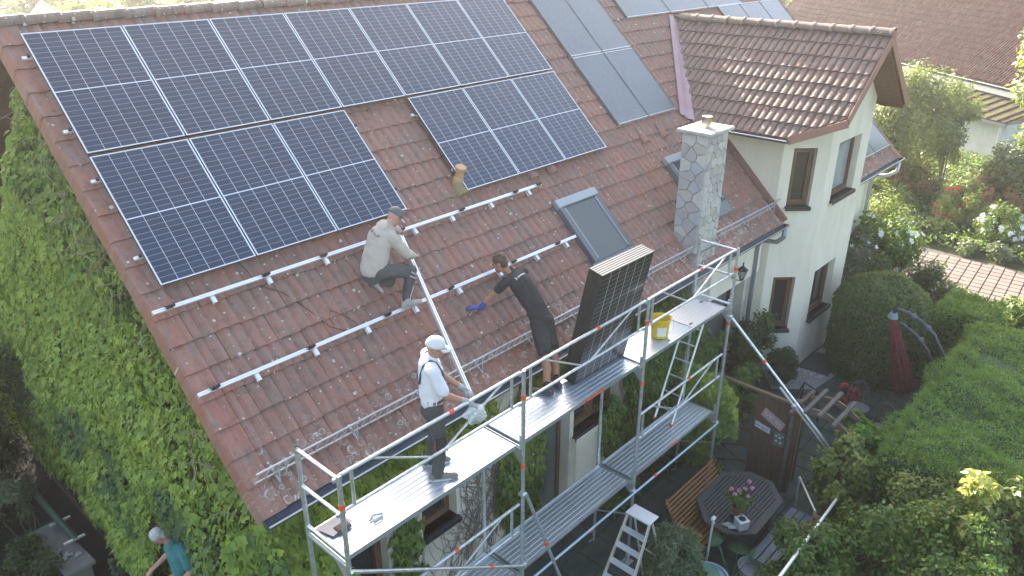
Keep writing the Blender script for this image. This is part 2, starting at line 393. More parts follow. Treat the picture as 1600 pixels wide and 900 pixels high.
def window(M_,s0,s1,za,zb,depth,parent,fr=frame_brown,sill=True,fw=.065,mull=0,glassm=glass,blind=False,name='window',sillproj=.07):
    b=MB(); w=s1-s0
    for (cx,cz,dx,dz) in ((s0+fw/2,(za+zb)/2,fw,zb-za),(s1-fw/2,(za+zb)/2,fw,zb-za),((s0+s1)/2,za+fw/2,w-2*fw,fw),((s0+s1)/2,zb-fw/2,w-2*fw,fw)):
        b.box((cx,depth,cz),(dx,.07,dz),M_)
    i=fw+.004; fi=.045                              # opening sash, proud of the frame
    if mull:
        for k in range(1,mull+1):
            x=s0+w*k/(mull+1); b.box((x,depth-.003,(za+zb)/2),(.07,.07,zb-za-2*fw),M_)
    o=b.build(name,fr,parent)
    n=mull+1
    for k in range(n):
        a0=s0+fw+(w-2*fw)*k/n+(.035 if k else 0); a1=s0+fw+(w-2*fw)*(k+1)/n-(.035 if k<n-1 else 0)
        sb=MB(); 
        for (cx,cz,dx,dz) in ((a0+fi/2,(za+zb)/2,fi,zb-za-2*fw),(a1-fi/2,(za+zb)/2,fi,zb-za-2*fw),((a0+a1)/2,za+fw+fi/2,a1-a0-2*fi,fi),((a0+a1)/2,zb-fw-fi/2,a1-a0-2*fi,fi)):
            sb.box((cx,depth-.02,cz),(dx,.075,dz),M_)
        sb.build('sash',fr,o)
        MB().box(((a0+a1)/2,depth+.015,(za+zb)/2),(a1-a0-2*fi+.01,.012,zb-za-2*fw-2*fi+.01),M_).build('pane',glassm,o)
        if blind: MB().box(((a0+a1)/2,depth+.05,(za+zb)/2),(a1-a0-2*fi,.006,zb-za-2*fw-2*fi),M_).build('curtain',blind,o)
    if sill:
        MB().box(((s0+s1)/2,(depth-.035-sillproj)/2,za-.018),(w+.05,depth-.035+sillproj,.036),M_,bev=.006).build('sill',sill_m,o)
        MB().box(((s0+s1)/2,-sillproj-.003,za-.042),(w+.05,.012,.07),M_).build('sill_nosing',sill_m,o)
    return o
# front wall, with the windows and the entrance recess
fo=[(.95,1.6,-7.0,-5.5),(2.2,2.84,-6.5,-5.2),(4.52,5.4,-7.98,-5.35),(5.5,6.75,-6.55,-5.3),(9.15,11.3,-7.98,-5.55)]
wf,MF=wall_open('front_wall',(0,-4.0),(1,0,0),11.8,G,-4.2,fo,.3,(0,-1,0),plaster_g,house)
room=mat('dark_interior',(.02,.022,.022),.9)
MB().box((5.9,-3.55,-6.2),(11.6,.04,3.5)).build('inner_wall',room,house)
for s0,s1,a,b_ in fo[:2]: window(MF,s0,s1,a,b_,.2,house,mull=0)
window(MF,5.5,6.75,-6.55,-5.3,.2,house,mull=1,fw=.08)
# glazed garden door, tall roller panel of grey glass
MB().box((4.96,-3.77,-6.7),(.74,.03,2.6)).build('patio_door',mat('door_glass',(.08,.11,.10),.15,spec=.7),house)
b=MB(); b.box((4.56,-3.77,-6.67),(.07,.09,2.63)); b.box((5.36,-3.77,-6.67),(.07,.09,2.63)); b.box((4.96,-3.77,-5.39),(.72,.09,.07)); b.build('door_frame',frame_brown,house)
# white parapet below the right window stands proud of the door reveal
MB().box((7.3,-4.04,-7.29),(3.6,.08,1.4)).build('window_apron',plaster,house)
MB().box((10.1,-4.02,-4.95),(3.3,.10,1.16)).build('cream_beam',plaster,house)
# terrace side wall deep in the recess
MB().box((10.2,-3.62,-6.8),(2.1,.05,2.4)).build('recess_back',mat('recess_paint',(.10,.11,.11),.8),house)
# gable walls, back wall
def zr(y): return -.15-abs(y-.2)*math.tan(TH)*.99-.12
def gable(name,x0,x1,m):
    poly=[(-3.7,G),(4.4,G),(4.4,zr(4.4)),(.2,zr(.2)),(-3.7,zr(-3.7))]
    n=5; vs=[(x0,y,z) for y,z in poly]+[(x1,y,z) for y,z in poly]
    MB().add(vs,[tuple(range(n)),tuple(range(2*n-1,n-1,-1))]+[(i,n+i,n+(i+1)%n,(i+1)%n) for i in range(n)]).build(name,m,house)
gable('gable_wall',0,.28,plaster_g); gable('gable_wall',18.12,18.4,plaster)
MB().box((9.2,4.3,(G-4.3)/2),(17.8,.2,3.7)).build('back_wall',plaster_g,house)
wf2,_=wall_open('front_wall',(14.68,-4.0),(1,0,0),3.44,G,-4.2,[],.3,(0,-1,0),plaster,house)
# main roof body: boards under the tiles
deckm=mat('roof_boards',(.06,.045,.035),.9)
def roofbox(name,u0,u1,v0,v1,h0,h1,m,parent): 
    return MB().box(((u0+u1)/2,-(v0+v1)/2,(h0+h1)/2),(u1-u0,v1-v0,h1-h0),RM).build(name,m,parent)
roof=empty('roof'); roof.parent=house; roof.matrix_local=MW['house'].inverted(); MW['roof']=Matrix()
RB=MB(); RB.box((9.2,-(6.15-.25)/2,-.25),(18.7,6.4,.13),RM); RB.build('roof_boards',deckm,roof)
# back slope
y0=.2; bk=Matrix.Translation((0,.34,.11))@Matrix(((1,0,0),(0,CT,ST),(0,-ST,CT))).to_4x4()
MB().box((9.2,3.3,-.08),(18.9,6.6,.14),bk).build('back_slope',mat('back_tiles',(.20,.10,.075),.8,c2=(.13,.075,.06),ns=8,bump=.6,bs=20),roof)
T_main=tilemat('clay_tile',(0,0,0),(1,0,0),(0,-CT,-ST),(.33,.145,.100),(.27,.145,.112),(.19,.13,.112),lichen=1.0,lowv=5.62)
# dormer geometry
DX,DZ=13.23,-.68; DS=.8404; DE=11.12; DA=math.atan(DS)
def main_z(x,y): return (y)*math.tan(TH)-.12/CT      # tile surface height of the main roof at y
vline=lambda v:DX-( -.75+ (v*ST+.09) +0)/DS        # x of the dormer's left valley at slope distance v
cells=[]
for j in range(19):
    v=6.22-.342*j
    for i in range(62):
        x=.02+.3*i; xc=x+.15; vc=v-.17
        zc=-vc*ST-.08
        if xc>11.66 and xc<14.75 and vc>1.2: 
            if abs(xc-DX)*DS < (-.70-zc)+.02 or vc>3.2: continue
        if 1.0<vc<3.3 and abs(xc-DX)*DS < (-.70-zc)-.25: continue
        cells.append((x,-v))
# keep single tiles for the surface in view: not under the panels
def covered(x,y):
    v=-y-.17; 
    if .15<v<3.4 and x<7.8 and not(v>1.9 and 3.55<x<4.3): return True
    if 8.9<x<10.7 and v<3.0: return True
    return x>15.4
vis=[c for c in cells if not covered(*c)]; hid=[c for c in cells if covered(*c)]
tile_field(roof,RM@Matrix.Translation((0,0,-.169)),vis,T_main,nmax=190,amp=.030)
tile_field(roof,RM@Matrix.Translation((0,0,-.165)),hid,T_main,nmax=0,seed=3,amp=.028)
# ridge tiles
def ridge_mesh(L=.42,r=.125,n=9):
    vs=[];fs=[]
    prof=[(0,1.20),(.05,1.18),(.065,1.0),(L,.92)]
    for x,k in prof:
        for i in range(n):
            a=math.pi*(-.12+1.24*i/(n-1)); vs.append((x,math.cos(a)*r*k,math.sin(a)*r*k*.82))
    for j in range(len(prof)-1):
        for i in range(n-1): fs.append((j*n+i,j*n+i+1,(j+1)*n+i+1,(j+1)*n+i))
    for i in range(n-1):
        pass
    # wall thickness on the open end
    k0=len(vs)
    for i in range(n):
        a=math.pi*(-.12+1.24*i/(n-1)); vs.append((0,math.cos(a)*r*.98,math.sin(a)*r*.98*.82))
    for i in range(n-1): fs.append((k0+i,k0+i+1,i+1,i))
    return MB().add(vs,fs)
lichen_r=tilemat('ridge_clay',(0,0,0),(1,0,0),(0,-.7,-.7),(.25,.15,.115),(.30,.20,.16),(.20,.16,.13),lichen=2.2,grey=.8,tw=.4,tl=3)
src=None
for i in range(48):
    x=-.28+.395*i
    Mx=Matrix.Translation((x,.32,.095+random.uniform(-.004,.004)))@Matrix.Rotation(-R(2.6),4,'Y')@Matrix.Rotation(random.uniform(-.02,.02),4,'Z')
    if src is None: src=ridge_mesh(.42,.102).build('ridge_tile',lichen_r,roof,world=False,smooth=False); src.matrix_local=Mx
    else: inst(src,roof,mx=Mx)
# verge tiles: down-turned edge tiles on both gables
T_verge=tilemat('verge_clay',(0,0,0),(1,0,0),(0,-CT,-ST),(.31,.125,.088),(.35,.145,.10),(.22,.14,.11),lichen=.6,grey=.6,lowv=5.9)
def verge_mesh(sgn):
    w=.24; L=.43; t=.03; prof=[(-.235,-.20),(-.235,-.005),(-.225,.028),(-.20,.042),(-.06,.030),(.0,.052),(.035,.03)]
    vs=[];fs=[];n=len(prof)
    for y,l in ((0,.030),(L,0)):
        for x,z in prof: vs.append((x*sgn,y,z+l))
    for x,z in prof: vs.append((x*sgn+(.012 if x<-.2 else 0)*sgn,.004,z+.004-(.0 if x<-.23 else .02)))
    for i in range(n-1): fs+= [(i,i+1,n+i+1,n+i),(2*n+i,2*n+i+1,i+1,i)]
    return MB().add(vs,fs)
for sgn,xx in ((1,.02),(-1,18.62)):
    src=None
    for j in range(19):
        v=6.23-.342*j
        Mx=RM@Matrix.Translation((xx,-v,-.157+random.uniform(-.003,.003)))@Matrix.Rotation(random.uniform(-.012,.012),4,'Z')
        if src is None: src=verge_mesh(sgn).build('verge_tile',T_verge,roof,world=False); src.matrix_local=Mx
        else: inst(src,roof,mx=Mx)
# bargeboard under the verge
roofbox('bargeboard',-.19,-.16,-.2,6.15,-.42,-.2,mat('barge_wood',(.10,.05,.03),.7),roof)
# ---------------- gutters ----------------
def gutter(p0,p1,out,parent,r=.07,label=None,name='gutter'):
    """half round gutter from p0 to p1 (rim height), out = horizontal direction away from the wall"""
    p0,p1=Vector(p0),Vector(p1); out=Vector(out); vs=[];fs=[];n=11; ring=[]
    for i in range(n):
        a=math.pi*i/(n-1); ring.append((math.cos(a)*r,-math.sin(a)*r))
    ring+= [(math.cos(math.pi*(1-i/(n-1)))*(r-.006),-math.sin(math.pi*(1-i/(n-1)))*(r-.006)) for i in range(n)]
    m=len(ring)
    for p in (p0,p1):
        for a,z in ring: vs.append(p+out*a+Vector((0,0,z)))
    for i in range(m): fs.append((i,(i+1)%m,m+(i+1)%m,m+i))
    mb=MB().add(vs,fs)
    for p in (p0,p1): mb.add([p+out*ring[i][0]+Vector((0,0,ring[i][1])) for i in range(n)],[tuple(range(n))])
    g=mb.build(name,zinc,parent,smooth=False)
    MB().tube(p0+out*r,p1+out*r,.011,8).build('gutter_bead',mat('gutter_bead_zinc',(.45,.48,.5),.35,.7),g)
    return g
eY,eZ=rp(0,6.22,-.12).y,rp(0,6.22,-.12).z
gutter((-.22,eY-.055,eZ-.02),(11.78,eY-.055,eZ-.02),(0,-1,0),house,r=.075)
gutter((14.72,eY-.055,eZ-.02),(18.78,eY-.055,eZ-.02),(0,-1,0),house,r=.075)
# fascia
MB().box((5.8,-4.33,-4.33),(11.9,.03,.16)).build('fascia',mat('fascia_wood',(.30,.26,.2),.7),house)
MB().box((5.8,-4.17,-4.40),(11.9,.33,.03)).build('eaves_soffit',mat('soffit_paint',(.42,.38,.28),.8),house)
# downpipes
pipe=mat('downpipe_zinc',(.20,.25,.26),.45,.35,c2=(.26,.31,.32),ns=4)
MB().poly([(11.5,-4.60,-4.38),(11.5,-4.6,-4.55),(11.44,-4.5,-4.66),(11.45,-4.16,-4.72),(11.45,-4.1,-4.86),(11.45,-4.1,-7.95)],.048,12).build('downpipe',pipe,house,smooth=True)
MB().poly([(18.3,-4.60,-4.38),(18.3,-4.6,-4.6),(18.2,-4.45,-4.72),(18.0,-4.14,-4.78),(17.98,-4.1,-4.95),(17.98,-4.1,-7.95)],.05,12).build('downpipe',mat('downpipe_pale',(.5,.52,.53),.35,.6),house,smooth=True)
# ================= BAY (tower) =================
A0=Vector((11.8,-4.2,0)); n45=Vector((-1,-1,0)).normalized(); ax45=Vector((1,-1,0)).normalized()
oa=[(.2,.68,-6.9,-5.66),(.22,.70,-4.06,-2.84)]
wa,MA=wall_open('bay_wall',(11.8,-4.2),ax45,.9617,G,-2.30,oa,.3,n45,plaster,house)
ob=[(.33,1.50,-6.83,-5.65),(.44,1.68,-4.06,-2.83)]
wb,MBm=wall_open('bay_wall',(12.48,-4.88),(1,0,0),2.18,G,-2.25,ob,.3,(0,-1,0),plaster,house)
curtain=mat('net_curtain',(.62,.64,.62),.8)
for k,(a,b0,c,d_) in enumerate(oa): window(MA,a,b0,c,d_,.17,house)
gl2=mat('bright_window_glass',(.30,.34,.36),.05,spec=.9)
for k,(a,b0,c,d_) in enumerate(ob): window(MBm,a,b0,c,d_,.17,house,glassm=gl2 if k else glass)
MB().box((13.3,-4.3,-5),(1.9,.05,5.5)).build('inner_wall',room,house)
# side walls of the bay and the gable triangle above
def dz(x): return DZ-.13-DS*abs(x-DX)
MB().add([(11.8,-4.2,G),(11.8,-2.2,G),(11.8,-2.2,dz(11.8)),(11.8,-4.2,dz(11.8)),(11.95,-4.2,G),(11.95,-2.2,G),(11.95,-2.2,dz(11.8)),(11.95,-4.2,dz(11.8))],[(0,3,2,1),(4,5,6,7),(0,1,5,4),(2,3,7,6),(1,2,6,5),(0,4,7,3)]).build('bay_side_wall',plaster,house)
MB().box((14.585,-3.35,-5.0),(.15,3.05,6.0)).build('bay_side_wall',plaster,house)
gp=[(12.48,-2.25),(14.66,-2.25),(14.66,dz(14.66)),(DX,dz(DX)),(12.48,dz(12.48))]
if gp[2][1]<gp[1][1]: gp[2]=(14.66,-2.249)
MB().add([(x,-4.88,z) for x,z in gp]+[(x,-4.58,z) for x,z in gp],[tuple(range(5)),tuple(range(9,4,-1))]+[(i,5+i,5+(i+1)%5,(i+1)%5) for i in range(5)]).build('bay_gable',plaster,house)
# chamfer top wedge up to the roof
vs=[(11.8,-4.2,-2.3),(12.48,-4.88,-2.3),(12.48,-4.88,dz(12.48)),(11.8,-4.2,dz(11.8)),(12.1,-4.0,-2.3),(12.7,-4.6,-2.3),(12.7,-4.6,dz(12.48)),(12.1,-4.0,dz(11.8))]
MB().add(vs,[(0,1,2,3),(4,7,6,5),(3,2,6,7),(1,5,6,2),(0,3,7,4)]).build('bay_wall_top',plaster,house)
# dormer roof
droof=empty('bay_roof'); droof.parent=house; droof.matrix_local=MW['house'].inverted(); MW['bay_roof']=Matrix()
cD,sD=math.cos(DA),math.sin(DA)
# left slope frame: x along -Y?  local x = +Y direction reversed so that x,y,z stays right handed: x=-Y, y = up slope (+X,+Z), z = normal (-X,+Z)
FL=basis(Vector((DX,0,DZ-.0)),(0,-1,0),(cD,0,sD),(-sD,0,cD))
FR=basis(Vector((DX,0,DZ-.0)),(0,1,0),(-cD,0,sD),(sD,0,cD))
T_dorm=tilemat('dormer_tile',(DX,0,DZ),(0,-1,0),(-cD,0,-sD),(.185,.105,.085),(.235,.135,.11),(.14,.105,.09),lichen=.55,grey=.55)
LD=2.12/cD
cells=[]
for j in range(8):
    yb=-LD+.342*j                    # distance below the ridge
    for i in range(18):
        x=5.385-.3*(i+1)              # = -Y
        wx,wz=DX+(yb+.2)*cD,DZ+(yb+.2)*sD
        ym=(wz+.1)/math.tan(TH)       # main roof y at that height
        if -(x+.15)>ym+.32: continue
        cells.append((x,yb))
def corner_cut(x,y): return None
# cut line of the chamfered corner in the frame: from (4.53,-LD) to (5.30,-(2.074-.68)/sD)
tl_objs=[]
def in_cut(x,y):
    x0,y0=4.50,-LD; x1,y1=5.42,-(2.02-.68)/sD
    return y < y0+(x-x0)*(y1-y0)/(x1-x0)
bm_cells=[c for c in cells if not in_cut(c[0]+.3,c[1])]
cutc=[c for c in cells if in_cut(c[0]+.3,c[1])]
tile_field(droof,FL@Matrix.Translation((0,0,-.045)),bm_cells,T_dorm,nmax=110,seed=9,amp=.036)
# tiles sawn along the chamfer
x0,y0=4.50,-LD; x1,y1=5.42,-(2.02-.68)/sD
pn=Vector(((y1-y0),-(x1-x0),0)).normalized()
for (cx_,cy_) in cutc:
    o=tile_mb(amp=.036).build('tile',T_dorm,droof,world=False)
    Mx=FL@Matrix.Translation((cx_,cy_,-.045))
    clip_mesh(o,[((x0-cx_,y0-cy_,0),pn)])
    if len(o.data.polygons)==0: bpy.data.objects.remove(o); continue
    o.matrix_local=Mx
# right slope (mostly unseen) and boards under both
RS=1.83/cD
cells=[(x*.3-5.385,-RS+.342*j-.03) for j in range(7) for x in range(16) if (x*.3-5.385)<(DZ+(-RS+.342*j+.2)*sD+.1)/math.tan(TH)+.1]
tile_field(droof,FR@Matrix.Translation((0,0,-.045)),cells,T_dorm,nmax=0,seed=4)
def prismF(F,poly,h0,h1,name,m,par): return MB().prism(poly,h0,h1,F).build(name,m,par)
prismF(FL,[(.55,0),(2.35,-LD+.05),(4.47,-LD+.05),(5.36,y1+.02),(5.36,0)],-.17,-.06,'boarding',wood_soffit,droof)
prismF(FR,[(-.55,0),(-5.36,0),(-5.36,-RS+.02),(-2.4,-RS+.02)],-.17,-.06,'boarding',wood_soffit,droof)
# soffit planks under the right verge
for k in range(15):
    yy=-RS+.08+k*.155
    if yy>-.05: break
    MB().box((-5.12,yy,-.182),(.50,.14,.016),FR).build('soffit_plank',wood_soffit,droof)
for k in range(12):
    yy=-.12-k*.155
    if yy<y1+.1: break
    MB().box((5.12,yy,-.182),(.50,.14,.016),FL).build('soffit_plank',wood_soffit,droof)
# bargeboards: left rake, clipped corner, right rake
def board(a,b,h,t,name,m,par,down=True):
    a,b=Vector(a),Vector(b); d=(b-a); L=d.length; d.normalize(); up=Vector((0,0,1)); n=d.cross(up).normalized(); w=n.cross(d).normalized()
    M_=basis((a+b)/2,d,n,w); return MB().box((0,0,-h/2),(L,t,h),M_,bev=.006).build(name,m,par)
rk=lambda x,yy,dzz=0:(x,yy,DZ-DS*abs(x-DX)+dzz+.015)
board(rk(DX+.02,-5.405),rk(11.58,-5.405),.17,.028,'bargeboard',barge_m,droof)
board(rk(DX-.0,-5.407),rk(15.06,-5.407),.17,.028,'bargeboard',barge_m,droof)
board((11.13,-4.50,-2.455),(11.575,-5.40,-2.06),.15,.028,'bargeboard',barge_m,droof)
MB().box((DX,-5.41,DZ-.07),(.17,.034,.24),bev=.01).build('ridge_end_cap',barge_m,droof)
src=None
for i in range(13):
    Mx=Matrix.Translation((DX,-5.42+.385*i,DZ+.0))@Matrix.Rotation(R(90),4,'Z')@Matrix.Rotation(-R(1.5),4,'Y')
    if i<13 and -5.42+.385*i<-.95:
        if src is None: src=ridge_mesh(.42,.115).build('ridge_tile',lichen_r,droof,world=False); src.matrix_local=Mx
        else: inst(src,droof,mx=Mx)
gutter((DE-.05,-2.42,-2.50),(DE-.05,-4.56,-2.50),(-1,0,0),droof,r=.06)
# valley flashing, pinkish sheet
a=Vector(rp(13.22,.98,-.085)); b_=Vector(rp(11.06,3.42,-.085)); dd=(b_-a).normalized()
N=Vector((0,-ST,CT)); sd_=dd.cross(N).normalized()
if sd_.x>0: sd_=-sd_
fl=MB(); w=[.02,.10,.13,.24]; hh=[.01,0,.035,.012]; 
vs=[p+sd_*wi+N*hi for p in (a,b_) for wi,hi in zip(w,hh)]
fl.add(vs,[(0,1,5,4),(1,2,6,5),(2,3,7,6)])
vs=[a-sd_*.10+N*.03,a+sd_*.03+N*.0,b_+sd_*.03+N*.0,b_-sd_*.10+N*.05]
fl.add(vs,[(0,1,2,3)])
fl.build('valley_flashing',mat('pink_flashing',(.36,.22,.23),.55,c2=(.42,.29,.31),ns=3),roof)
# flashing where roof meets the bay wall
roofbox('wall_flashing',11.74,11.795,3.9,6.2,-.14,-.02,mat('flash2',(.22,.11,.09),.7),roof)
# small parts on the bay
MB().box((14.68,-4.2,-4.62),(.035,.12,.3),bev=.01).build('meter_box',mat('dark_box',(.12,.12,.12),.5),house)
# ================= SOLAR PANELS =================
def cellmat(name,pw,ph,nx,ny,base,line,lw=.0045,mid=.014,mx=.0,vert=.006):
    m=bpy.data.materials.new(name); m.use_nodes=True; t=m.node_tree; b=t.nodes['Principled BSDF']
    tc=nd(t,'ShaderNodeTexCoord'); sp=nd(t,'ShaderNodeSeparateXYZ'); t.links.new(tc.outputs['Object'],sp.inputs[0])
    x=sp.outputs[0]; y=math_(t,'MULTIPLY',sp.outputs[1],-1)
    def lines(c,n,size,w):
        fr=math_(t,'FRACT',math_(t,'MULTIPLY',c,n/size)); d=math_(t,'ABSOLUTE',math_(t,'SUBTRACT',fr,.5))
        return math_(t,'GREATER_THAN',d,.5-w*n/size/2)
    lx=lines(x,nx,pw,vert); ly=lines(y,ny,ph,lw)
    md=math_(t,'LESS_THAN',math_(t,'ABSOLUTE',math_(t,'SUBTRACT',y,ph/2)),mid/2)
    # per cell tone
    cx=nd(t,'ShaderNodeCombineXYZ'); t.links.new(math_(t,'FLOOR',math_(t,'MULTIPLY',x,nx/pw)),cx.inputs[0]); t.links.new(math_(t,'FLOOR',math_(t,'MULTIPLY',y,ny/ph)),cx.inputs[1])
    oi=nd(t,'ShaderNodeObjectInfo'); t.links.new(oi.outputs['Random'],cx.inputs[2])
    wn=nd(t,'ShaderNodeTexWhiteNoise'); t.links.new(cx.outputs[0],wn.inputs[0])
    c=mixc(t,wn.outputs['Value'],base,tuple(k*1.35 for k in base))
    c=mixc(t,ly,c,tuple(k*.42 for k in line)); c=mixc(t,lx,c,tuple(k*.85 for k in line)); 
    if mid: c=mixc(t,md,c,line)
    t.links.new(c,b.inputs['Base Color']); b.inputs['Roughness'].default_value=.32; b.inputs['Specular IOR Level'].default_value=.35
    b.inputs['Coat Weight'].default_value=.55; b.inputs['Coat Roughness'].default_value=.12; b.inputs['Coat IOR'].default_value=1.4
    # dust
    g=nd(t,'ShaderNodeNewGeometry'); n=noise(t,g.outputs['Position'],3,5,.7)
    t.links.new(math_(t,'MULTIPLY_ADD',n,.25,.2),b.inputs['Roughness'])
    return m
PW,PH=1.134,1.722
cm=cellmat('solar_cells',PW-.03,PH-.03,6,24,(.006,.024,.056),(.58,.66,.74))
frame_al=mat('panel_frame',(.74,.77,.80),.4,.6)
def make_panel(label,mx,dark_edge=False):
    t=empty('solar_panel',mx=mx,label=label,cat='solar panel')
    mb=MB(); f=.011; th=.035
    mb2=MB()
    for (cx,cy,dx,dy) in ((f/2,-PH/2,f,PH),(PW-f/2,-PH/2,f,PH),(PW/2,-f/2,PW-2*f,f),(PW/2,-PH+f/2,PW-2*f,f)): mb.box((cx,cy,-.004),(dx,dy,.008)); mb2.box((cx,cy,-.0215),(max(dx-.003,.006),max(dy-.003,.006),.027))
    mb.build('frame',frame_al,t,world=False); mb2.build('frame_side',mat('frame_side',(.07,.08,.09),.5,.4),t,world=False)
    g=MB().box(((PW-.03)/2,-(PH-.03)/2,0),(PW-.024,PH-.024,.008)).build('cell_glass',cm,t,world=False); g.location=(.015,-.015,-.007)
    MB().box((PW/2,-PH/2,-.022),(PW-.04,PH-.04,.006)).build('back_sheet',mat('back_sheet',(.03,.03,.032),.6),t,world=False)
    return t
PGAP=1.154; VG=1.7745
words=['first','second','third','fourth','fifth','sixth','seventh']
p0=make_panel('solar panel at the upper left corner of the roof array, nearest the ridge and verge',RM@Matrix.Translation((0,0,0)))
p0['group']='new solar panels fixed on the tiled roof'
for r in range(2):
    for k in range(7):
        if (r,k)==(0,0) or (r,k)==(1,3): continue
        if r==0: lb='%s solar panel from the left in the upper row, just below the ridge'%words[k]
        else: lb={0:'leftmost solar panel of the lower row, beside the verge of the roof',1:'second solar panel from the left in the lower row, above the upper rail',2:'third solar panel of the lower row, just above the kneeling man in beige',4:'lower row solar panel beside the yellowish vent pipe, right of the bare gap',5:'middle solar panel of the lower row of three right of the vent pipe',6:'rightmost solar panel of the lower row, near the dark old collectors'}[k]
        copy_tree(p0,mx=RM@Matrix.Translation((PGAP*k,-VG*r,0)),label=lb)
# rails and clamps beneath / beside the mounted panels
blk=mat('clamp_black',(.02,.02,.022),.45,.3)
def rail_thing(name,u0,u1,v,h,label,hooks,clamps,cat='mounting rail',stubs=False):
    t=empty(name,mx=RM@Matrix.Translation((u0,-v,h)),label=label,cat=cat); L=u1-u0
    # slotted aluminium profile
    mb=MB(); prof=[(-.0215,-.04),(.0215,-.04),(.0215,0),(.006,0),(.006,-.012),(-.006,-.012),(-.006,0),(-.0215,0)]
    n=len(prof); mb.add([(0,y,z) for y,z in prof]+[(L,y,z) for y,z in prof],[tuple(range(n)),tuple(range(2*n-1,n-1,-1))]+[(i,n+i,n+(i+1)%n,(i+1)%n) for i in range(n)])
    mb.build('rail',alu_rail,t,world=False)
    src=None
    for x in hooks:
        if src is None:
            b=MB(); b.box((0,-.045,-.03),(.05,.035,.008)); b.poly([(0,-.03,-.02),(0,-.095,-.028),(0,-.105,-.075),(0,-.02,-.082)],[.014,.014,.014,.012],4); b.box((0,-.024,-.03),(.05,.006,.05)); b.box((0,-.07,-.024),(.05,.08,.012))
            src=b.build('roof_hook',mat('hook_alu',(.8,.82,.84),.4,.8),t,world=False); src.location=(x-u0,0,0)
        else: inst(src,t,loc=(x-u0,0,0))
    src=None
    for x in clamps:
        if src is None:
            b=MB(); b.box((0,0,.012),(.07,.038,.03),bev=.005); b.box((.045,.004,.02),(.03,.03,.026),bev=.004); b.tube((0,0,.02),(0,0,.045),.009,8); b.tube((-.03,.01,.02),(-.055,.018,.024),.008,6)
            src=b.build('clamp',blk,t,world=False); src.location=(x-u0,0,0)
        else: inst(src,t,loc=(x-u0,0,0))
    return t
rail_thing('mounting_rail',-.21,6.07,3.76,-.02,'long aluminium rail across the roof just below the panels, behind the kneeling man',[.45,1.15,1.95,2.75,3.4,4.1,4.9,5.75],[-.03,1.12,1.92,3.17,4.3,5.45,6.0])
rail_thing('mounting_rail',-.21,6.07,4.78,-.02,'lower of the two long rails, under the hands of the man in black',[.45,1.2,1.95,2.72,3.5,4.3,5.1,5.8],[-.03,1.15,2.27,3.35,4.6,5.6])
# rail ends with clamps beside the left edge of the panels and in the bare gap
es=None
for (u,v,lb) in ((-.035,.31,'topmost silver rail end sticking out left of the upper panel row'),(-.035,1.37,'second rail end from the top beside the left edge of the panels'),(-.035,2.06,'third silver rail end down the left edge of the panels'),(-.035,3.09,'lowest rail end beside the bottom left panel'),(3.475,2.05,'upper rail end at the left side of the bare gap between panels'),(3.475,3.16,'lower rail end left of the vent pipe'),(4.585,2.05,'rail end at the right side of the bare gap, above the vent pipe')):
    if es is None:
        es=empty('rail_end',mx=RM@Matrix.Translation((u,-v,-.035)),label=lb,cat='rail end',group='silver rail ends along the panel edges')
        MB().box((-.02,0,-.02),(.09,.04,.04),bev=.004).build('rail',alu_rail,es,world=False)
        MB().box((.0,0,.018),(.03,.034,.04),bev=.004).build('end_clamp',blk,es,world=False)
    else: copy_tree(es,mx=RM@Matrix.Translation((u,-v,-.035)),label=lb)
# rails hidden under the panels still carry them
for v in (.31,1.37,2.06,3.09):
    for (a,b_) in (((0,8.06),) if v<1.7 else ((0,3.44),(4.62,8.06))):
        tag(MB().box(((a+b_)/2,-v,-.057),(b_-a,.04,.04),RM).build('carrier_rail',alu_rail),('aluminium rail under the %s panel row%s, %s carrier'%('upper' if v<1.7 else 'lower','' if v<1.7 else (' left of the gap' if a<1 else ' right of the gap'),'upper' if v in(.31,2.06) else 'lower')),'mounting rail','rails under the mounted panels')
# loose rail held by the men
lr=empty('loose_rail',mx=Matrix.Translation((2.30,-4.98,-3.86)),label='loose aluminium rail held between the kneeling man and the man in white',cat='rail')
a=Vector((2.30,-4.92,-3.86)); b=Vector((3.07,-2.80,-2.53)); d=(b-a).normalized(); L=(b-a).length
sd_=d.cross(Vector((0,-ST,CT))).normalized(); nn=sd_.cross(d).normalized()
M_=basis(a,d,sd_,nn); 
mb=MB(); 
for (y,z,dy,dz_) in ((0,-.02,.046,.006),(-.020,0,.006,.04),(.020,0,.006,.04),(-.013,.0195,.016,.005),(.013,.0195,.016,.005)): mb.box((L/2,y,z),(L,dy,dz_),M_)
mb.build('rail',alu_rail,lr)
# cable over the roof
tag(MB().poly([rp(u,v,-.115) for u,v in ((.95,3.45),(1.0,3.6),(1.02,3.8),(1.25,4.0),(1.42,4.3),(1.55,4.6),(1.72,4.74),(1.9,4.72))],.0045,6).build('cable',blk),'thin black cable lying across the tiles between the two rails','cable')
tag(MB().poly([rp(u,v,-.112) for u,v in ((1.62,4.62),(1.60,4.5),(1.68,4.42),(1.80,4.55),(1.9,4.70))],.004,6).build('cable',blk),'short looped black cable end just above the lower rail','cable')
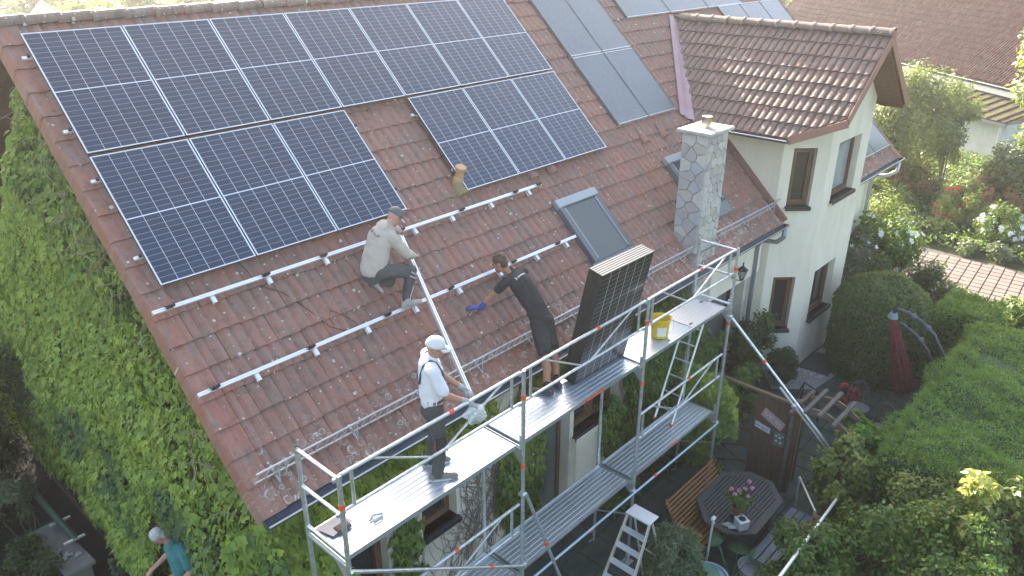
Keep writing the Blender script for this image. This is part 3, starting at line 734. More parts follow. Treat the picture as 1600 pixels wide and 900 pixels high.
# ---------------- old collectors and modules ----------------
dkm=cellmat('collector_glass',.96,1.53,40,60,(.075,.105,.125),(.15,.19,.21),lw=.004,mid=0,vert=.003)
def old_panel(u,v,w,h,label,group,m=dkm,hh=.05,z=-.06):
    t=empty('collector_panel',mx=RM@Matrix.Translation((u,-v,z)),label=label,cat='solar collector',group=group)
    f=.012; mb=MB()
    for (cx,cy,dx,dy) in ((w/2,-f/2,w-2*f,f),(w/2,-h+f/2,w-2*f,f)): mb.box((cx,cy,-hh/2),(dx,dy,hh))
    mb.build('frame',frame_al,t,world=False)
    for cx in (f/2,w-f/2): MB().box((cx,-h/2,-hh/2-.002),(f,h,hh)).build('side_frame',mat('side_frame',(.14,.16,.18),.5,.4),t,world=False)
    MB().box((w/2,-h/2,-.012),(w-2*f,h-2*f,.01)).build('collector_glass',m,t,world=False); return t
g1='dark grey collectors in the middle of the roof'
for i in range(2):
    for j in range(2):
        old_panel(8.87+1.005*i,-.10+1.625*j,.985,1.585,['%s of the upper pair of dark collectors, right of the new panels'%('left' if i==0 else 'right'),'%s of the lower pair of dark collectors, above the skylight'%('left' if i==0 else 'right')][j],g1)
g2='blue grey modules along the ridge beyond the collectors'
for k in range(3): old_panel(11.44+1.715*k,-.27,1.70,1.03,['blue grey landscape module at the top edge, nearest the dark collectors','middle landscape module along the ridge, above the flashing of the bay','landscape module on the ridge, right end of the lying row'][k],g2)
g3='blue grey modules right of the bay roof'
for k in range(3):
    for j in range(3):
        old_panel(15.30+1.11*k,.77+1.69*j,1.095,1.67,'blue grey module beyond the bay, %s, %s'%(['left column','middle column','right column by the verge'][k],['top row','middle row','bottom row above the gutter'][j]),g3)
# ---------------- snow guard ----------------
galv_d=mat('snow_guard_steel',(.42,.44,.45),.5,.5,c2=(.52,.54,.55),ns=8)
def snow(u0,u1,label,v=5.86):
    t=empty('snow_guard',mx=RM@Matrix.Translation((u0,-v,-.12)),label=label,cat='snow guard'); L=u1-u0
    lean=.05
    MB().tube((0,lean,.20),(L,lean,.20),.0125,8).build('top_bar',galv_d,t,world=False)
    MB().tube((0,0,.045),(L,0,.045),.010,8).build('bottom_bar',galv_d,t,world=False)
    n=int(L/.12); src=None
    for i in range(n+1):
        x=i*L/n
        if src is None:
            src=MB().poly([(0,0,.05),(.045,lean,.197)],.0075,5).build('rung',galv_d,t,world=False)
        else: inst(src,t,loc=(x,0,0))
    src=None; k=int(L/.95)
    for i in range(k+1):
        x=.25+i*(L-.5)/k
        if src is None:
            b=MB(); b.box((0,lean-.018,.12),(.03,.006,.2)); b.poly([(0,lean,.20),(0,-.11,.03),(0,-.02,.012)],[.010,.010,.010],4); b.box((0,.03,.012),(.03,.14,.006))
            src=b.build('bracket',galv_d,t,world=False); src.location=(x,0,0)
        else: inst(src,t,loc=(x,0,0))
    return t
snow(-.13,8.36,'long ladder-like snow guard along the eave behind the scaffold')
snow(9.15,11.85,'short snow guard between the chimney and the bay',v=5.83)
# ---------------- skylights ----------------
def skylight(u,v,w,h,label,shutter):
    t=empty('skylight',mx=RM@Matrix.Translation((u,-v,-.12)),label=label,cat='skylight')
    gray=mat('skylight_grey',(.13,.15,.165),.45,.35); gr2=mat('skylight_light_grey',(.33,.37,.39),.4,.4)
    b=MB(); b.box((.05,-h/2,.05),(.10,h,.12),bev=.01); b.box((w-.05,-h/2,.05),(.10,h,.12),bev=.01); b.box((w/2,-h+.04,.04),(w-.2,.08,.10),bev=.01); b.build('frame',gray,t,world=False)
    MB().box((w/2,-.07,.075),(w+.02,.15,.10),bev=.012).build('top_casing',gr2,t,world=False)
    for x in (.108,w-.108): MB().box((x,-h/2-.06,.098),(.022,h-.2,.03)).build('guide_rail',gr2,t,world=False)
    if shutter:
        MB().box((w/2,-h/2-.06,.085),(w-.22,h-.2,.016)).build('shutter',mat('shutter_cloth',(.11,.125,.13),.75,c2=(.135,.15,.155),ns=40),t,world=False)
    else: MB().box((w/2,-h/2-.06,.085),(w-.22,h-.2,.012)).build('pane',mat('skylight_glass',(.05,.07,.08),.06,spec=.9),t,world=False)
    # pleated lead apron
    mb=MB(); n=22; vs=[]; 
    for i in range(n+1):
        x=-.04+(w+.08)*i/n; z=.035+(.014 if i%2 else 0)
        vs+= [(x,-h,.06),(x,-h-.11,z),(x,-h-.24,z-.012)]
    mb.add(vs,[(3*i+k,3*i+k+1,3*i+k+4,3*i+k+3) for i in range(n) for k in range(2)]); mb.build('apron',mat('apron',(.20,.22,.23),.5,.3),t,world=False)
    return t
skylight(6.10,4.12,1.02,1.18,'skylight covered by a closed grey shutter, left of the chimney',True)
skylight(9.38,4.05,.98,1.22,'skylight with bare glass half hidden behind the stone chimney',False)
# ---------------- vent pipe and vent tiles ----------------
b=rp(4.60,3.32,-.13); t=empty('vent_pipe',loc=b,label='leaning ochre vent pipe with a round cap on the bare tiles',cat='vent pipe')
och=mat('ochre_clay',(.50,.30,.14),.8,c2=(.42,.27,.14),ns=9)
base=Vector(b); tip=base.lerp(Vector((4.60,-2.46,-1.98)),.66); dv=(tip-base).normalized()
MB().poly([base,base+dv*.12,base+dv*.16,tip],[.085,.08,.062,.06],14).build('pipe',och,t,smooth=False)
MB().poly([tip-dv*.03,tip+dv*.0,tip+dv*.05,tip+dv*.055],[.06,.082,.085,.065],14).build('cap',och,t)
mb=MB(); mb.poly([base-Vector((0,.14,.13)),base-Vector((0,.03,.02)),base+dv*.08],[.13,.11,.075],12); mb.build('base_tile',mat('mossy_clay',(.22,.19,.09),.9,c2=(.30,.20,.12),ns=12),t)
vsrc=None
for k,(u,v) in enumerate(((6.10,3.50),(6.58,3.52),(9.33,3.52),(9.98,3.52))):
    lb=['left of the two hooded vent tiles below the panels','right of the two hooded vent tiles below the panels','hooded vent tile below the old collectors, left one','hooded vent tile nearest the chimney top'][k]
    if vsrc is None:
        vsrc=empty('vent_tile',mx=RM@Matrix.Translation((u,-v,-.14)),label=lb,cat='vent tile',group='hooded vent tiles')
        mb=MB(); vs=[];n=9
        for y,r,h in ((.24,.02,.03),(.1,.075,.075),(-.06,.10,.105),(-.10,.10,.10)):
            for i in range(n): a=math.pi*i/(n-1); vs.append((math.cos(a)*r,y,math.sin(a)*h+.012))
        mb.add(vs,[(j*n+i,j*n+i+1,(j+1)*n+i+1,(j+1)*n+i) for j in range(3) for i in range(n-1)]); mb.build('hood',T_main,vsrc,world=False)
        MB().box((0,-.085,.05),(.16,.012,.07),bev=.01).build('grille',och,vsrc,world=False)
    else: copy_tree(vsrc,mx=RM@Matrix.Translation((u,-v,-.14)),label=lb)
# ================= CHIMNEY =================
def clip_poly(poly,a,b,c):            # keep a*x+b*y<=c
    out=[]
    for i in range(len(poly)):
        p,q=poly[i],poly[(i+1)%len(poly)]; dp=a*p[0]+b*p[1]-c; dq=a*q[0]+b*q[1]-c
        if dp<=0: out.append(p)
        if dp*dq<0: s=dp/(dp-dq); out.append((p[0]+(q[0]-p[0])*s,p[1]+(q[1]-p[1])*s))
    return out
def voronoi_stones(w,h,size,seed):
    r_=random.Random(seed); pts=[]; nx=max(2,int(w/size)); ny=int(h/(size*.95))
    for j in range(ny):
        for i in range(nx): pts.append(((i+.5+(.25 if j%2 else -.25)*(1 if nx>2 else .6)+r_.uniform(-.28,.28))*w/nx,(j+.5+r_.uniform(-.3,.3))*h/ny))
    out=[]
    for i,p in enumerate(pts):
        poly=[(0,0),(w,0),(w,h),(0,h)]
        for k,q in enumerate(pts):
            if k==i or abs(q[1]-p[1])>3*size: continue
            a,b=q[0]-p[0],q[1]-p[1]; poly=clip_poly(poly,a,b,(q[0]**2+q[1]**2-p[0]**2-p[1]**2)/2)
            if len(poly)<3: break
        if len(poly)>=3: out.append(poly)
    return out
CX0,CX1,CY0,CY1=8.40,9.06,-4.34,-3.86; CZT=-1.98
ch=empty('chimney',loc=((CX0+CX1)/2,(CY0+CY1)/2,G),label='rectangular chimney clad in pale irregular natural stone with a steel flue',cat='chimney')
MB().box(((CX0+CX1)/2,(CY0+CY1)/2,(G+CZT)/2),(CX1-CX0-.03,CY1-CY0-.03,CZT-G)).build('core',mortar,ch)
r_=random.Random(12)
for (org,ax,w,dn,zlo,sd) in (((CX0,CY1,0),(0,-1,0),CY1-CY0,(-1,0,0),-4.6,1),((CX0,CY0,0),(1,0,0),CX1-CX0,(0,-1,0),-5.3,2),((CX1,CY0,0),(0,1,0),CY1-CY0,(1,0,0),-4.6,3)):
    ax,dn=Vector(ax),Vector(dn)
    F_=basis(Vector((org[0],org[1],zlo)),ax,(0,0,1),dn)
    for poly in voronoi_stones(w,CZT-zlo,.165 if sd!=2 else .15,sd):
        cx=sum(p[0] for p in poly)/len(poly); cy=sum(p[1] for p in poly)/len(poly)
        s1=[(cx+(p[0]-cx)*.965,cy+(p[1]-cy)*.965) for p in poly]; s2=[(cx+(p[0]-cx)*.90,cy+(p[1]-cy)*.90) for p in poly]
        n=len(poly); h1=r_.uniform(.0,.006); h2=h1+r_.uniform(.010,.02)
        mb=MB(); mb.add([(x,y,-.018) for x,y in s1]+[(x,y,h1) for x,y in s1]+[(x,y,h2) for x,y in s2],[(i,(i+1)%n,n+(i+1)%n,n+i) for i in range(n)]+[(n+i,n+(i+1)%n,2*n+(i+1)%n,2*n+i) for i in range(n)]+[tuple(range(2*n,3*n))],F_)
        mb.build('stone',r_.choice(stone_c if sd==1 else [stone_c[2],stone_c[3],stone_c[3],stone_c[0]]),ch)  # paler stones on front and right faces: bounced light put into the colour
capm=mat('chimney_cap',(.52,.50,.44),.85,c2=(.38,.37,.32),ns=5,bump=.3)
MB().box(((CX0+CX1)/2,(CY0+CY1)/2,CZT+.035),(CX1-CX0+.15,CY1-CY0+.17,.06),bev=.012).build('cap_slab',capm,ch)
MB().tube(((CX0+CX1)/2,(CY0+CY1)/2,CZT+.05),((CX0+CX1)/2,(CY0+CY1)/2,CZT+.25),.085,22,caps=False).lathe([(.085,.25),(.088,.25),(.088,.235),(.08,.235)],22,Matrix.Translation(((CX0+CX1)/2,(CY0+CY1)/2,CZT))).build('flue',mat('stainless_flue',(.62,.56,.52),.22,.95),ch,smooth=False)
MB().tube(((CX0+CX1)/2,(CY0+CY1)/2,CZT+.05),((CX0+CX1)/2,(CY0+CY1)/2,CZT+.15),.07,14).build('flue_inside',dark,ch)
MB().box(((CX0+CX1)/2,CY0-.0,-4.05),(CX1-CX0+.2,.12,.012)).build('flashing',mat('lead',(.25,.28,.30),.5,.4),ch)
# ---------------- lantern and lamp ----------------
lt=empty('wall_lantern',loc=(10.50,-4.05,-5.14),label='black old-style lantern on the cream wall by the far scaffold post',cat='lantern')
T_=Matrix.Translation((10.5,-4.28,-5.14))
b=MB(); b.poly([(10.5,-4.04,-5.26),(10.5,-4.16,-5.30),(10.5,-4.28,-5.28),(10.5,-4.28,-5.24)],.013,8); b.box((10.5,-4.05,-5.24),(.08,.03,.14),bev=.008); b.build('arm',blackpl,lt)
b=MB(); 
b.lathe([(.02,-.14),(.045,-.11),(.05,-.095)],6,T_); b.lathe([(.11,.09),(.115,.105),(.03,.17),(.012,.19),(.012,.21),(.02,.225),(.006,.26)],6,T_)
for i in range(6): a=math.pi/3*i; b.tube(T_@Vector((math.cos(a)*.048,math.sin(a)*.048,-.1)),T_@Vector((math.cos(a)*.098,math.sin(a)*.098,.095)),.006,5)
b.build('cage',blackpl,lt)
MB().lathe([(.042,-.09),(.088,.085)],6,T_).build('panes',mat('lantern_glass',(.35,.38,.36),.15),lt)
wl=empty('wall_lamp',loc=(11.72,-4.0,-5.45),label='small white globe lamp on the wall beside the downpipe',cat='lamp')
MB().lathe([(.01,-.05),(.045,-.035),(.06,0),(.045,.035),(.01,.05)],12,Matrix.Translation((11.70,-4.03,-5.42))).build('globe',mat('opal',(.75,.76,.74),.3),wl,smooth=True)
MB().box((11.73,-4.0,-5.5),(.07,.06,.08),bev=.01).build('base',mat('lamp_base',(.35,.34,.3),.5),wl)
# ================= SCAFFOLD =================
SX=[.06,2.56,5.07,7.57]; YO,YI=-5.5,-4.83; ZU,ZL=-4.42,-6.42
sc=empty('scaffold',loc=(3.8,-5.16,G),label='galvanised tube scaffold with two levels of metal decks along the front of the house',cat='scaffold')
r=.0245
red=redplastic
def ring(p,q=(0,0,1),par=sc,rr=.031,l=.055):
    p=Vector(p); q=Vector(q).normalized(); MB().tube(p-q*l/2,p+q*l/2,rr,10).build('red_marker',red,par)
for i,x in enumerate(SX):
    zt=-3.40
    o=MB().tube((x,YO,G+.12),(x,YO,zt),r,14,caps=False).tube((x,YO,zt-.05),(x,YO,zt+.012),.018,10).build('standard',galv_tube,sc,smooth=False)
    ring((x,YO,-3.74),par=o); ring((x,YO,-4.70),par=o); ring((x,YO,-6.60),par=o)
    b=MB(); b.box((x,YO,G+.012),(.15,.15,.01)); b.tube((x,YO,G+.015),(x,YO,G+.22),.017,10); b.tube((x,YO,G+.12),(x,YO,G+.15),.04,8); b.build('base_jack',galv,sc)
    zi=-3.40 if i in (0,3) else ZU-.02
    o=MB().tube((x,YI,G+.12),(x,YI,zi),r,14,caps=False).build('standard',galv_tube,sc)
    b=MB(); b.box((x,YI,G+.012),(.15,.15,.01)); b.tube((x,YI,G+.015),(x,YI,G+.22),.017,10); b.build('base_jack',galv,sc)
    MB().box((x,YI,G-.0+.004),(.24,1.0 if i==2 else .3,.0)).v
    for z in (ZU-.055,ZL-.055):
        b=MB(); b.box((x,(YO+YI)/2,z),(.045,YI-YO-.04,.03)); b.box((x,(YO+YI)/2,z+.025),(.012,YI-YO-.04,.03)); b.build('transom',galv,sc)
        # gusset under the outer corner
        MB().add([(x-.02,YO+.02,z-.02),(x-.02,YO+.2,z-.02),(x-.02,YO+.02,z-.2),(x+.0,YO+.02,z-.02),(x+.0,YO+.2,z-.02),(x+.0,YO+.02,z-.2)],[(0,1,2),(3,5,4),(0,3,4,1),(1,4,5,2),(0,2,5,3)]).build('gusset',galv,sc)
        MB().box((x+.015,YO+.055,z+.10),(.012,.03,.16)).build('deck_lock',galv,sc)
    # wedge / clamps on the outer standard
    for z in (-3.44,-3.84): MB().box((x+.0,YO+.03,z),(.10,.035,.045),bev=.008).build('guard_clamp',galv,sc)
def deck(x0,x1,z,kind,name='deck'):
    y0,y1=YO+.075,YI-.045; w=y1-y0; b=MB()
    # corrugated top sheet
    n=8 if kind!='plate' else 1; pts=[]
    pts.append((0,-.055)); pts.append((0,0))
    if kind=='plate': pts+= [(w,0)]
    else:
        for k in range(n):
            a=w*k/n; s=w/n; pts+= [(a+s*.22,0),(a+s*.34,-.0035),(a+s*.5,-.0035),(a+s*.62,0)]
        pts.append((w,0))
    pts.append((w,-.055))
    m=len(pts); inn=[(w-.006,-.055),(w-.006,-.012),(.006,-.012),(.006,-.055)]
    pr=pts+inn; m=len(pr)
    b.add([(x0,y0+p[0],z+p[1]) for p in pr]+[(x1,y0+p[0],z+p[1]) for p in pr],[(i,(i+1)%m,m+(i+1)%m,m+i) for i in range(m)])
    for xx in (x0,x1): b.box((xx+(.012 if xx==x0 else -.012),(y0+y1)/2,z-.03),(.024,w-.002,.05))
    o=b.build(name,mat('deck_aluminium',(.56,.64,.72),.34,.70,c2=(.44,.51,.58),ns=5,stretch=(.35,5,1)) if z==ZU else mat('deck_steel',(.62,.68,.72),.42,.85,c2=(.5,.56,.6),ns=6,stretch=(.3,6,1)),sc)
    for yy in (y0,y1): MB().box(((x0+x1)/2,yy,z+.004),(x1-x0-.01,.014,.014)).build('deck_edge',alu,o)
    return o
for i in range(3):
    x0,x1=SX[i]+.045,SX[i+1]-.045
    o=deck(x0,x1,ZU,'rib' if i<2 else 'plate')
    if i==2:
        cb=MB().box((7.02,-5.16,ZU+.006),(.96,.50,.008))
        m=mat('checker_plate',(.55,.58,.60),.45,.7); 
        h=cb.build('hatch_lid',m,o)
        cb=MB()
        for a in range(22):
            for c in range(11):
                x_,y_=6.58+a*.042,-5.385+c*.045+(.0225 if a%2 else 0); s=.014; sg=1 if (a+c)%2 else -1
                if y_>-4.93: continue
                cb.add([(x_-s,y_-s*.5*sg,ZU+.0105),(x_+s*.25,y_-s*.25*sg-.002,ZU+.0125),(x_+s,y_+s*.5*sg,ZU+.0105),(x_-s*.25,y_+s*.25*sg+.002,ZU+.0125)],[(0,1,2,3)])
        cb.build('checker_pattern',mat('checker_bright',(.8,.83,.85),.3,.85),h,kind='stuff')
        for px,py in ((6.62,-5.33),(6.6,-4.98),(7.42,-5.05)): MB().box((px,py,ZU+.012),(.07,.03,.012)).build('hinge',mat('hinge_dark',(.1,.11,.12),.5,.5),h)
        MB().box((5.95,-5.36,ZU+.003),(.03,.03,.003)).build('rubber_plug',blackpl,o)
    if i==1: MB().box((4.05,YO+.0755-.003,ZU-.028),(.42,.004,.035)).build('red_sticker',red,o)
    o=deck(x0,x1,ZL,'rib')
    if i==2: MB().box((6.35,YO+.0755-.003,ZL-.028),(.22,.004,.035)).build('red_sticker',red,o)
# outer guard frames, upper level
def guard(x0,x1,zt,zm,d1=(.37,1.13),d2=(1.33,2.24),upr=True):
    a=x0+.03; b=x1-.03
    t=MB().tube((a,YO+.035,zt),(b,YO+.035,zt),.0205,12).build('guard_rail',galv_tube,sc,smooth=False)
    m=MB().tube((a,YO+.035,zm),(b,YO+.035,zm),.0185,12).build('guard_rail',galv_tube,sc)
    ring(((a+b)/2+.17,YO+.035,zt),(1,0,0),par=t,rr=.0275)
    for s,e in (d1,d2): 
        z0,z1=(zt,zm) if s==d1[0] else (zm,zt)
        MB().tube((x0+s,YO+.045,z0),(x0+e,YO+.045,z1),.0125,8).build('guard_brace',galv_tube,sc)
    if upr:
        for x in (x0+.16,x1-.16): MB().tube((x,YO+.035,zt),(x,YO+.035,zm),.019,10).build('guard_upright',galv_tube,sc)
for i in range(3): guard(SX[i],SX[i+1],-3.42,-3.83)
guard(SX[0],SX[1],-5.28,-5.70); guard(SX[2],SX[3],-5.28,-5.70)
# end guards
for x in (SX[0],SX[3]):
    for z in (-3.43,-3.86,-4.36): MB().tube((x,YO,z),(x,YI,z),.0195,10).build('end_rail',galv_tube,sc)
for z in (-7.1,):
    for x in SX[2:]: MB().tube((x,YO,-7.05),(x,YI,-7.35),.014,8).build('cross_brace',galv_tube,sc)
# horizontal and diagonal braces
t=MB().tube((SX[1],YO-.045,-6.56),(SX[3],YO-.045,-6.62),.0195,12).build('brace',mat('blue_steel',(.42,.55,.64),.4,.7),sc)
for x in (3.95,5.6,): ring((x,YO-.045,-6.59),(1,0,0),par=t,rr=.027)
t=MB().tube((SX[0],YO-.045,-4.50),(SX[1],YO-.045,-6.24),.021,12).build('brace',galv_tube,sc); ring((1.95,YO-.045,-5.815),(2.5,0,-1.74),par=t,rr=.028)
# raking stabilisers
def tub(a,b,rad,name='stabiliser',m=galv_tube,rings=()):
    a,b=Vector(a),Vector(b); t=MB().tube(a,b,rad,12).build(name,m,sc)
    for k in rings: p=a.lerp(b,k); ring(p,b-a,par=t,rr=rad*1.3,l=.06)
    return t
tub((2.6,-5.52,-5.14),(3.54,-5.76,G+.03),.022,rings=(.33,))
tub((7.60,-5.52,-4.60),(8.58,-8.38,G+.03),.024,rings=(.20,))
brt=mat('bright_tube',(.85,.87,.88),.4,.6)
tub((7.93,-6.36,-5.72),(8.21,-7.18,-6.68),.020)
tub((4.33,-7.93,-6.50),(8.38,-7.66,-7.06),.024,m=brt)
for p in ((2.56,-5.5,-5.12),(7.57,-5.5,-4.58),(8.02,-6.62,-6.02),(2.56,-5.5,-6.24),(7.57,-5.5,-6.62),(5.07,-5.5,-6.6)):
    MB().box(p,(.085,.09,.06),bev=.015).build('coupler',galv,sc)
# access ladder inside the far bay
LA,LB=Vector((7.52,-4.98,-4.5)),Vector((6.70,-4.98,-6.40))
for yy in (-4.83+.02,-5.14): MB().tube((LA.x,yy,LA.z),(LB.x,yy,LB.z),.021,10).build('ladder_stile',alu,sc); 
lsrc=None
for k in range(7):
    p=LA.lerp(LB,.06+k*.14); MB().tube((p.x,-4.82,p.z),(p.x,-5.13,p.z),.014,8).build('ladder_rung',alu,sc)
for yy in (-4.81,-5.14): MB().box((LB.x,yy,LB.z-.0),(.06,.04,.03)).build('ladder_foot',red,sc)
# ---------------- things standing on the deck ----------------
# stack of panels leaning on the outer guard
tp=Vector((4.02,-5.455,-2.78)); bt=Vector((4.005,-5.115,-4.405))
up=(tp-bt).normalized(); axx=Vector((1,-.004,-.005)); axx=(axx-up*axx.dot(up)).normalized(); nn=axx.cross(up).normalized()   # front normal towards -Y
darkframe=mat('dark_panel_side',(.035,.036,.035),.5,.3)
topf=mat('panel_top_edge',(.17,.175,.18),.5,.4)
sw=['front','second','third','fourth','fifth','rear']
st0=None
cm2=cellmat('solar_cells_stack',PW-.03,PH-.03,6,24,(.010,.012,.014),(.80,.82,.82))
for k in range(6):
    o_=bt+up*PH-nn*(.036*k)        # frame origin: top left front corner; local y runs up, z towards the viewer
    M_=basis(o_,axx,up,nn)
    lb='%s panel of the upright stack leaning on the scaffold rail'%sw[k] if k else 'front panel of the upright stack leaning on the scaffold rail, cells showing'
    t=empty('solar_panel',mx=M_,label=lb,cat='solar panel',group='stack of panels leaning on the scaffold')
    f=.018; th=.031; mb=MB()
    for (cx,cy,dx,dy) in ((f/2,-PH/2-.004,f,PH),(PW-f/2,-PH/2-.004,f,PH),(PW/2,-PH+f/2,PW-2*f,f)): mb.box((cx,cy,-th/2),(dx,dy,th))
    mb.build('frame',darkframe,t,world=False)
    MB().box((PW/2,-f/2+.001,-th/2),(PW-.002,f,.024)).build('top_frame',topf,t,world=False)
    g=MB().box(((PW-.03)/2,-(PH-.03)/2,0),(PW-.034,PH-.034,.008)).build('cell_glass',cm2,t,world=False); g.location=(.015,-.015,-.006)
# bucket
bk_=empty('bucket',loc=(5.97,-5.18,ZU),label='yellow bucket with a white label standing on the upper deck',cat='bucket')
T_=Matrix.Translation((5.97,-5.18,ZU+.006)); yel=mat('yellow_plastic',(.72,.46,.02),.4,c2=(.62,.42,.03),ns=6)
MB().lathe([(.115,0),(.125,.01),(.142,.26),(.142,.27),(.150,.27),(.150,.285),(.158,.29),(.158,.31),(.150,.315),(.146,.31),(.138,.26),(.128,.16),(.0,.16)],28,T_,cap=False).lathe([(.001,.0),(.115,0)],28,T_,cap=False).build('pail',yel,bk_,smooth=False)
vs=[];fs=[]
for i in range(8):
    a=R(195+i*9); 
    for z in (.05,.2): rr_=.122+z*.077+.002; vs.append((math.cos(a)*rr_,math.sin(a)*rr_,z))
MB().add(vs,[(2*i,2*i+2,2*i+3,2*i+1) for i in range(7)],T_).build('paper_label',mat('white_label',(.75,.74,.70),.7),bk_)
MB().lathe([(.0,.165),(.05,.19),(.09,.185),(.125,.168)],12,T_,cap=False).build('contents',mat('grey_bits',(.16,.15,.14),.8,c2=(.35,.33,.3),ns=40,bump=1,bs=60),bk_)
MB().poly([T_@Vector((math.cos(a)*.155,math.sin(a)*.155*.35-.12,.27-abs(math.sin(a))*.16)) for a in [math.pi*(1+i/12) for i in range(13)]],.003,5).build('handle',galv,bk_)
# folded grey tool lying by the end post
tg=empty('sheet_metal_offcut',loc=(.28,-4.98,ZU),label='small dark folded metal sheet lying on the near end of the deck',cat='metal sheet')
MB().add([(.10,-4.90,ZU+.02),(.34,-4.93,ZU+.05),(.42,-5.10,ZU+.05),(.16,-5.12,ZU+.02),(.10,-4.90,ZU+.026),(.34,-4.93,ZU+.056),(.42,-5.10,ZU+.056),(.16,-5.12,ZU+.026)],[(3,2,1,0),(4,5,6,7),(0,1,5,4),(1,2,6,5),(2,3,7,6),(3,0,4,7)]).build('plate',mat('dark_metal',(.22,.23,.25),.4,.6),tg)
MB().box((.30,-5.08,ZU+.03),(.16,.10,.045),bev=.012).build('grip',mat('brown_grip',(.10,.06,.05),.6),tg)
tag(MB().poly([(.55,-5.2,ZU+.02),(.62,-5.17,ZU+.03),(.70,-5.21,ZU+.02),(.66,-5.26,ZU+.02),(.56,-5.25,ZU+.02)],.012,6).build('cable_tie_bundle',mat('tie_grey',(.3,.33,.36),.5)),'small grey bundle of ties beside the near guard upright','bundle')
# ================= GARDEN FURNITURE =================
tw=mat('dark_table_wood',(.035,.042,.042),.6,c2=(.055,.062,.06),ns=8,stretch=(1,8,8))
tb=empty('garden_table',loc=(6.72,-6.44,G),label='dark octagonal slatted garden table with a flower pot on it',cat='table')
octo=[(5.93,-6.30),(6.30,-5.94),(7.20,-5.90),(7.55,-6.25),(7.55,-6.65),(7.20,-7.0),(6.22,-7.02),(5.93,-6.68)]
zt=-7.27
def poly_clip_strip(poly,y0,y1):
    p=clip_poly(poly,0,-1,-y0); return clip_poly(p,0,1,y1)
inner=[(6.74+(x-6.74)*.88,-6.46+(y+6.46)*.83) for x,y in octo]
yy=-6.93
while yy<-5.98:
    p=poly_clip_strip(inner,yy,yy+.044)
    if len(p)>=3:
        # two leaves of the table with a middle joint
        for a,b,c in ((1,0,6.735),(-1,0,-6.745)):
            q=clip_poly(p,a,b,c)
            if len(q)>=3: MB().prism(q[::1],zt-.022,zt).build('slat',tw,tb)
    yy+=.058
n=8
for i in range(n):
    j=(i+1)%n; MB().prism([octo[i],octo[j],inner[j],inner[i]],zt-.03,zt+.002).build('rim_board',tw,tb)
MB().box((6.74,-6.46,zt-.05),(1.2,.1,.05)).build('under_frame',tw,tb)
for sx in (-1,1):
    for sy in (-1,1): MB().poly([(6.74+sx*.5,-6.46+sy*.3,zt-.03),(6.74+sx*.5,-6.46+sy*.34,G+.02)],.03,6).build('leg',tw,tb)
bw=mat('orange_teak',(.30,.135,.045),.55,c2=(.22,.10,.035),ns=7,stretch=(1,9,9))
be=empty('garden_bench',loc=(6.35,-6.0,G),label='orange brown slatted bench on the house side of the dark table',cat='bench')
for k in range(9):
    MB().box((6.36,-5.76-k*.036,-7.04-.0-k*.054),(1.46,.02,.047),Matrix.Identity(4),bev=.004).build('back_slat',bw,be)
for k in range(6): MB().box((6.33,-6.02-k*.075,-7.57),(1.42,.055,.022),bev=.004).build('seat_slat',bw,be)
for x in (5.68,7.0):
    for (y0_,z0_) in ((-6.02,0),(-6.40,0)): MB().box((x,y0_,-7.79),(.05,.05,.42),bev=.004).build('leg',bw,be)
    MB().poly([(x,-6.02,-7.6),(x,-5.74,-7.0)],.024,4).build('back_post',bw,be)
    MB().box((x,-6.2,-7.35),(.05,.42,.03)).build('arm_rest',bw,be); 
bb=empty('grey_bench',loc=(6.7,-7.3,G),label='blue grey plank bench on the garden side of the dark table',cat='bench')
gb=mat('blue_grey_wood',(.13,.17,.19),.6,c2=(.09,.12,.13),ns=5,stretch=(1,8,8))
for k in range(3): MB().box((6.75,-7.10-k*.13,-7.55),(1.5,.115,.03),bev=.006).build('seat_plank',gb,bb)
for x in (6.1,7.4): MB().box((x,-7.23,-7.79),(.06,.38,.44)).build('leg',gb,bb)
MB().tube((7.05,-7.55,-7.05),(7.75,-7.0,-7.1),.018,8).build('back_rail',galv,bb); MB().tube((7.05,-7.55,-7.05),(7.05,-7.5,-7.55),.018,8).build('back_post',galv,bb); MB().tube((7.75,-7.0,-7.1),(7.7,-7.05,G),.018,8).build('back_post',galv,bb)
# flower pot on the table
fp=empty('flower_pot',loc=(6.42,-6.60,zt),label='terracotta pot with pink pelargoniums on the dark table',cat='flower pot')
MB().lathe([(.07,0),(.075,.005),(.095,.15),(.10,.15),(.10,.175),(.09,.175),(.085,.14),(.0,.14)],18,Matrix.Translation((6.42,-6.60,zt+.003)),cap=False).build('pot',mat('terracotta',(.28,.10,.06),.8),fp)
# tin lantern box and crumpled cloth
bx=empty('tin_box',loc=(6.18,-6.80,zt),label='small grey patterned box with a round dark opening on the table',cat='box')
Mb=Matrix.Translation((6.19,-6.78,zt+.002))@Matrix.Rotation(R(-28),4,'Z')
MB().box((0,0,.075),(.17,.17,.15),Mb,bev=.01).build('body',mat('patterned_tin',(.24,.27,.27),.5,c2=(.42,.46,.47),ns=30),bx)
MB().box((0,0,.158),(.18,.18,.016),Mb,bev=.006).build('lid',mat('tin_lid',(.50,.55,.58),.4,.3),bx)
MB().lathe([(.0,.169),(.055,.169),(.055,.172),(.04,.174),(.0,.174)],16,Mb,cap=False).build('opening',dark,bx)
MB().poly([Mb@Vector((math.cos(a)*.045,.05,.17+math.sin(a)*.06)) for a in [math.pi*i/8 for i in range(9)]],.004,5).build('handle',galv,bx)
vs=[];fs=[];nn_=14; r_=random.Random(4)
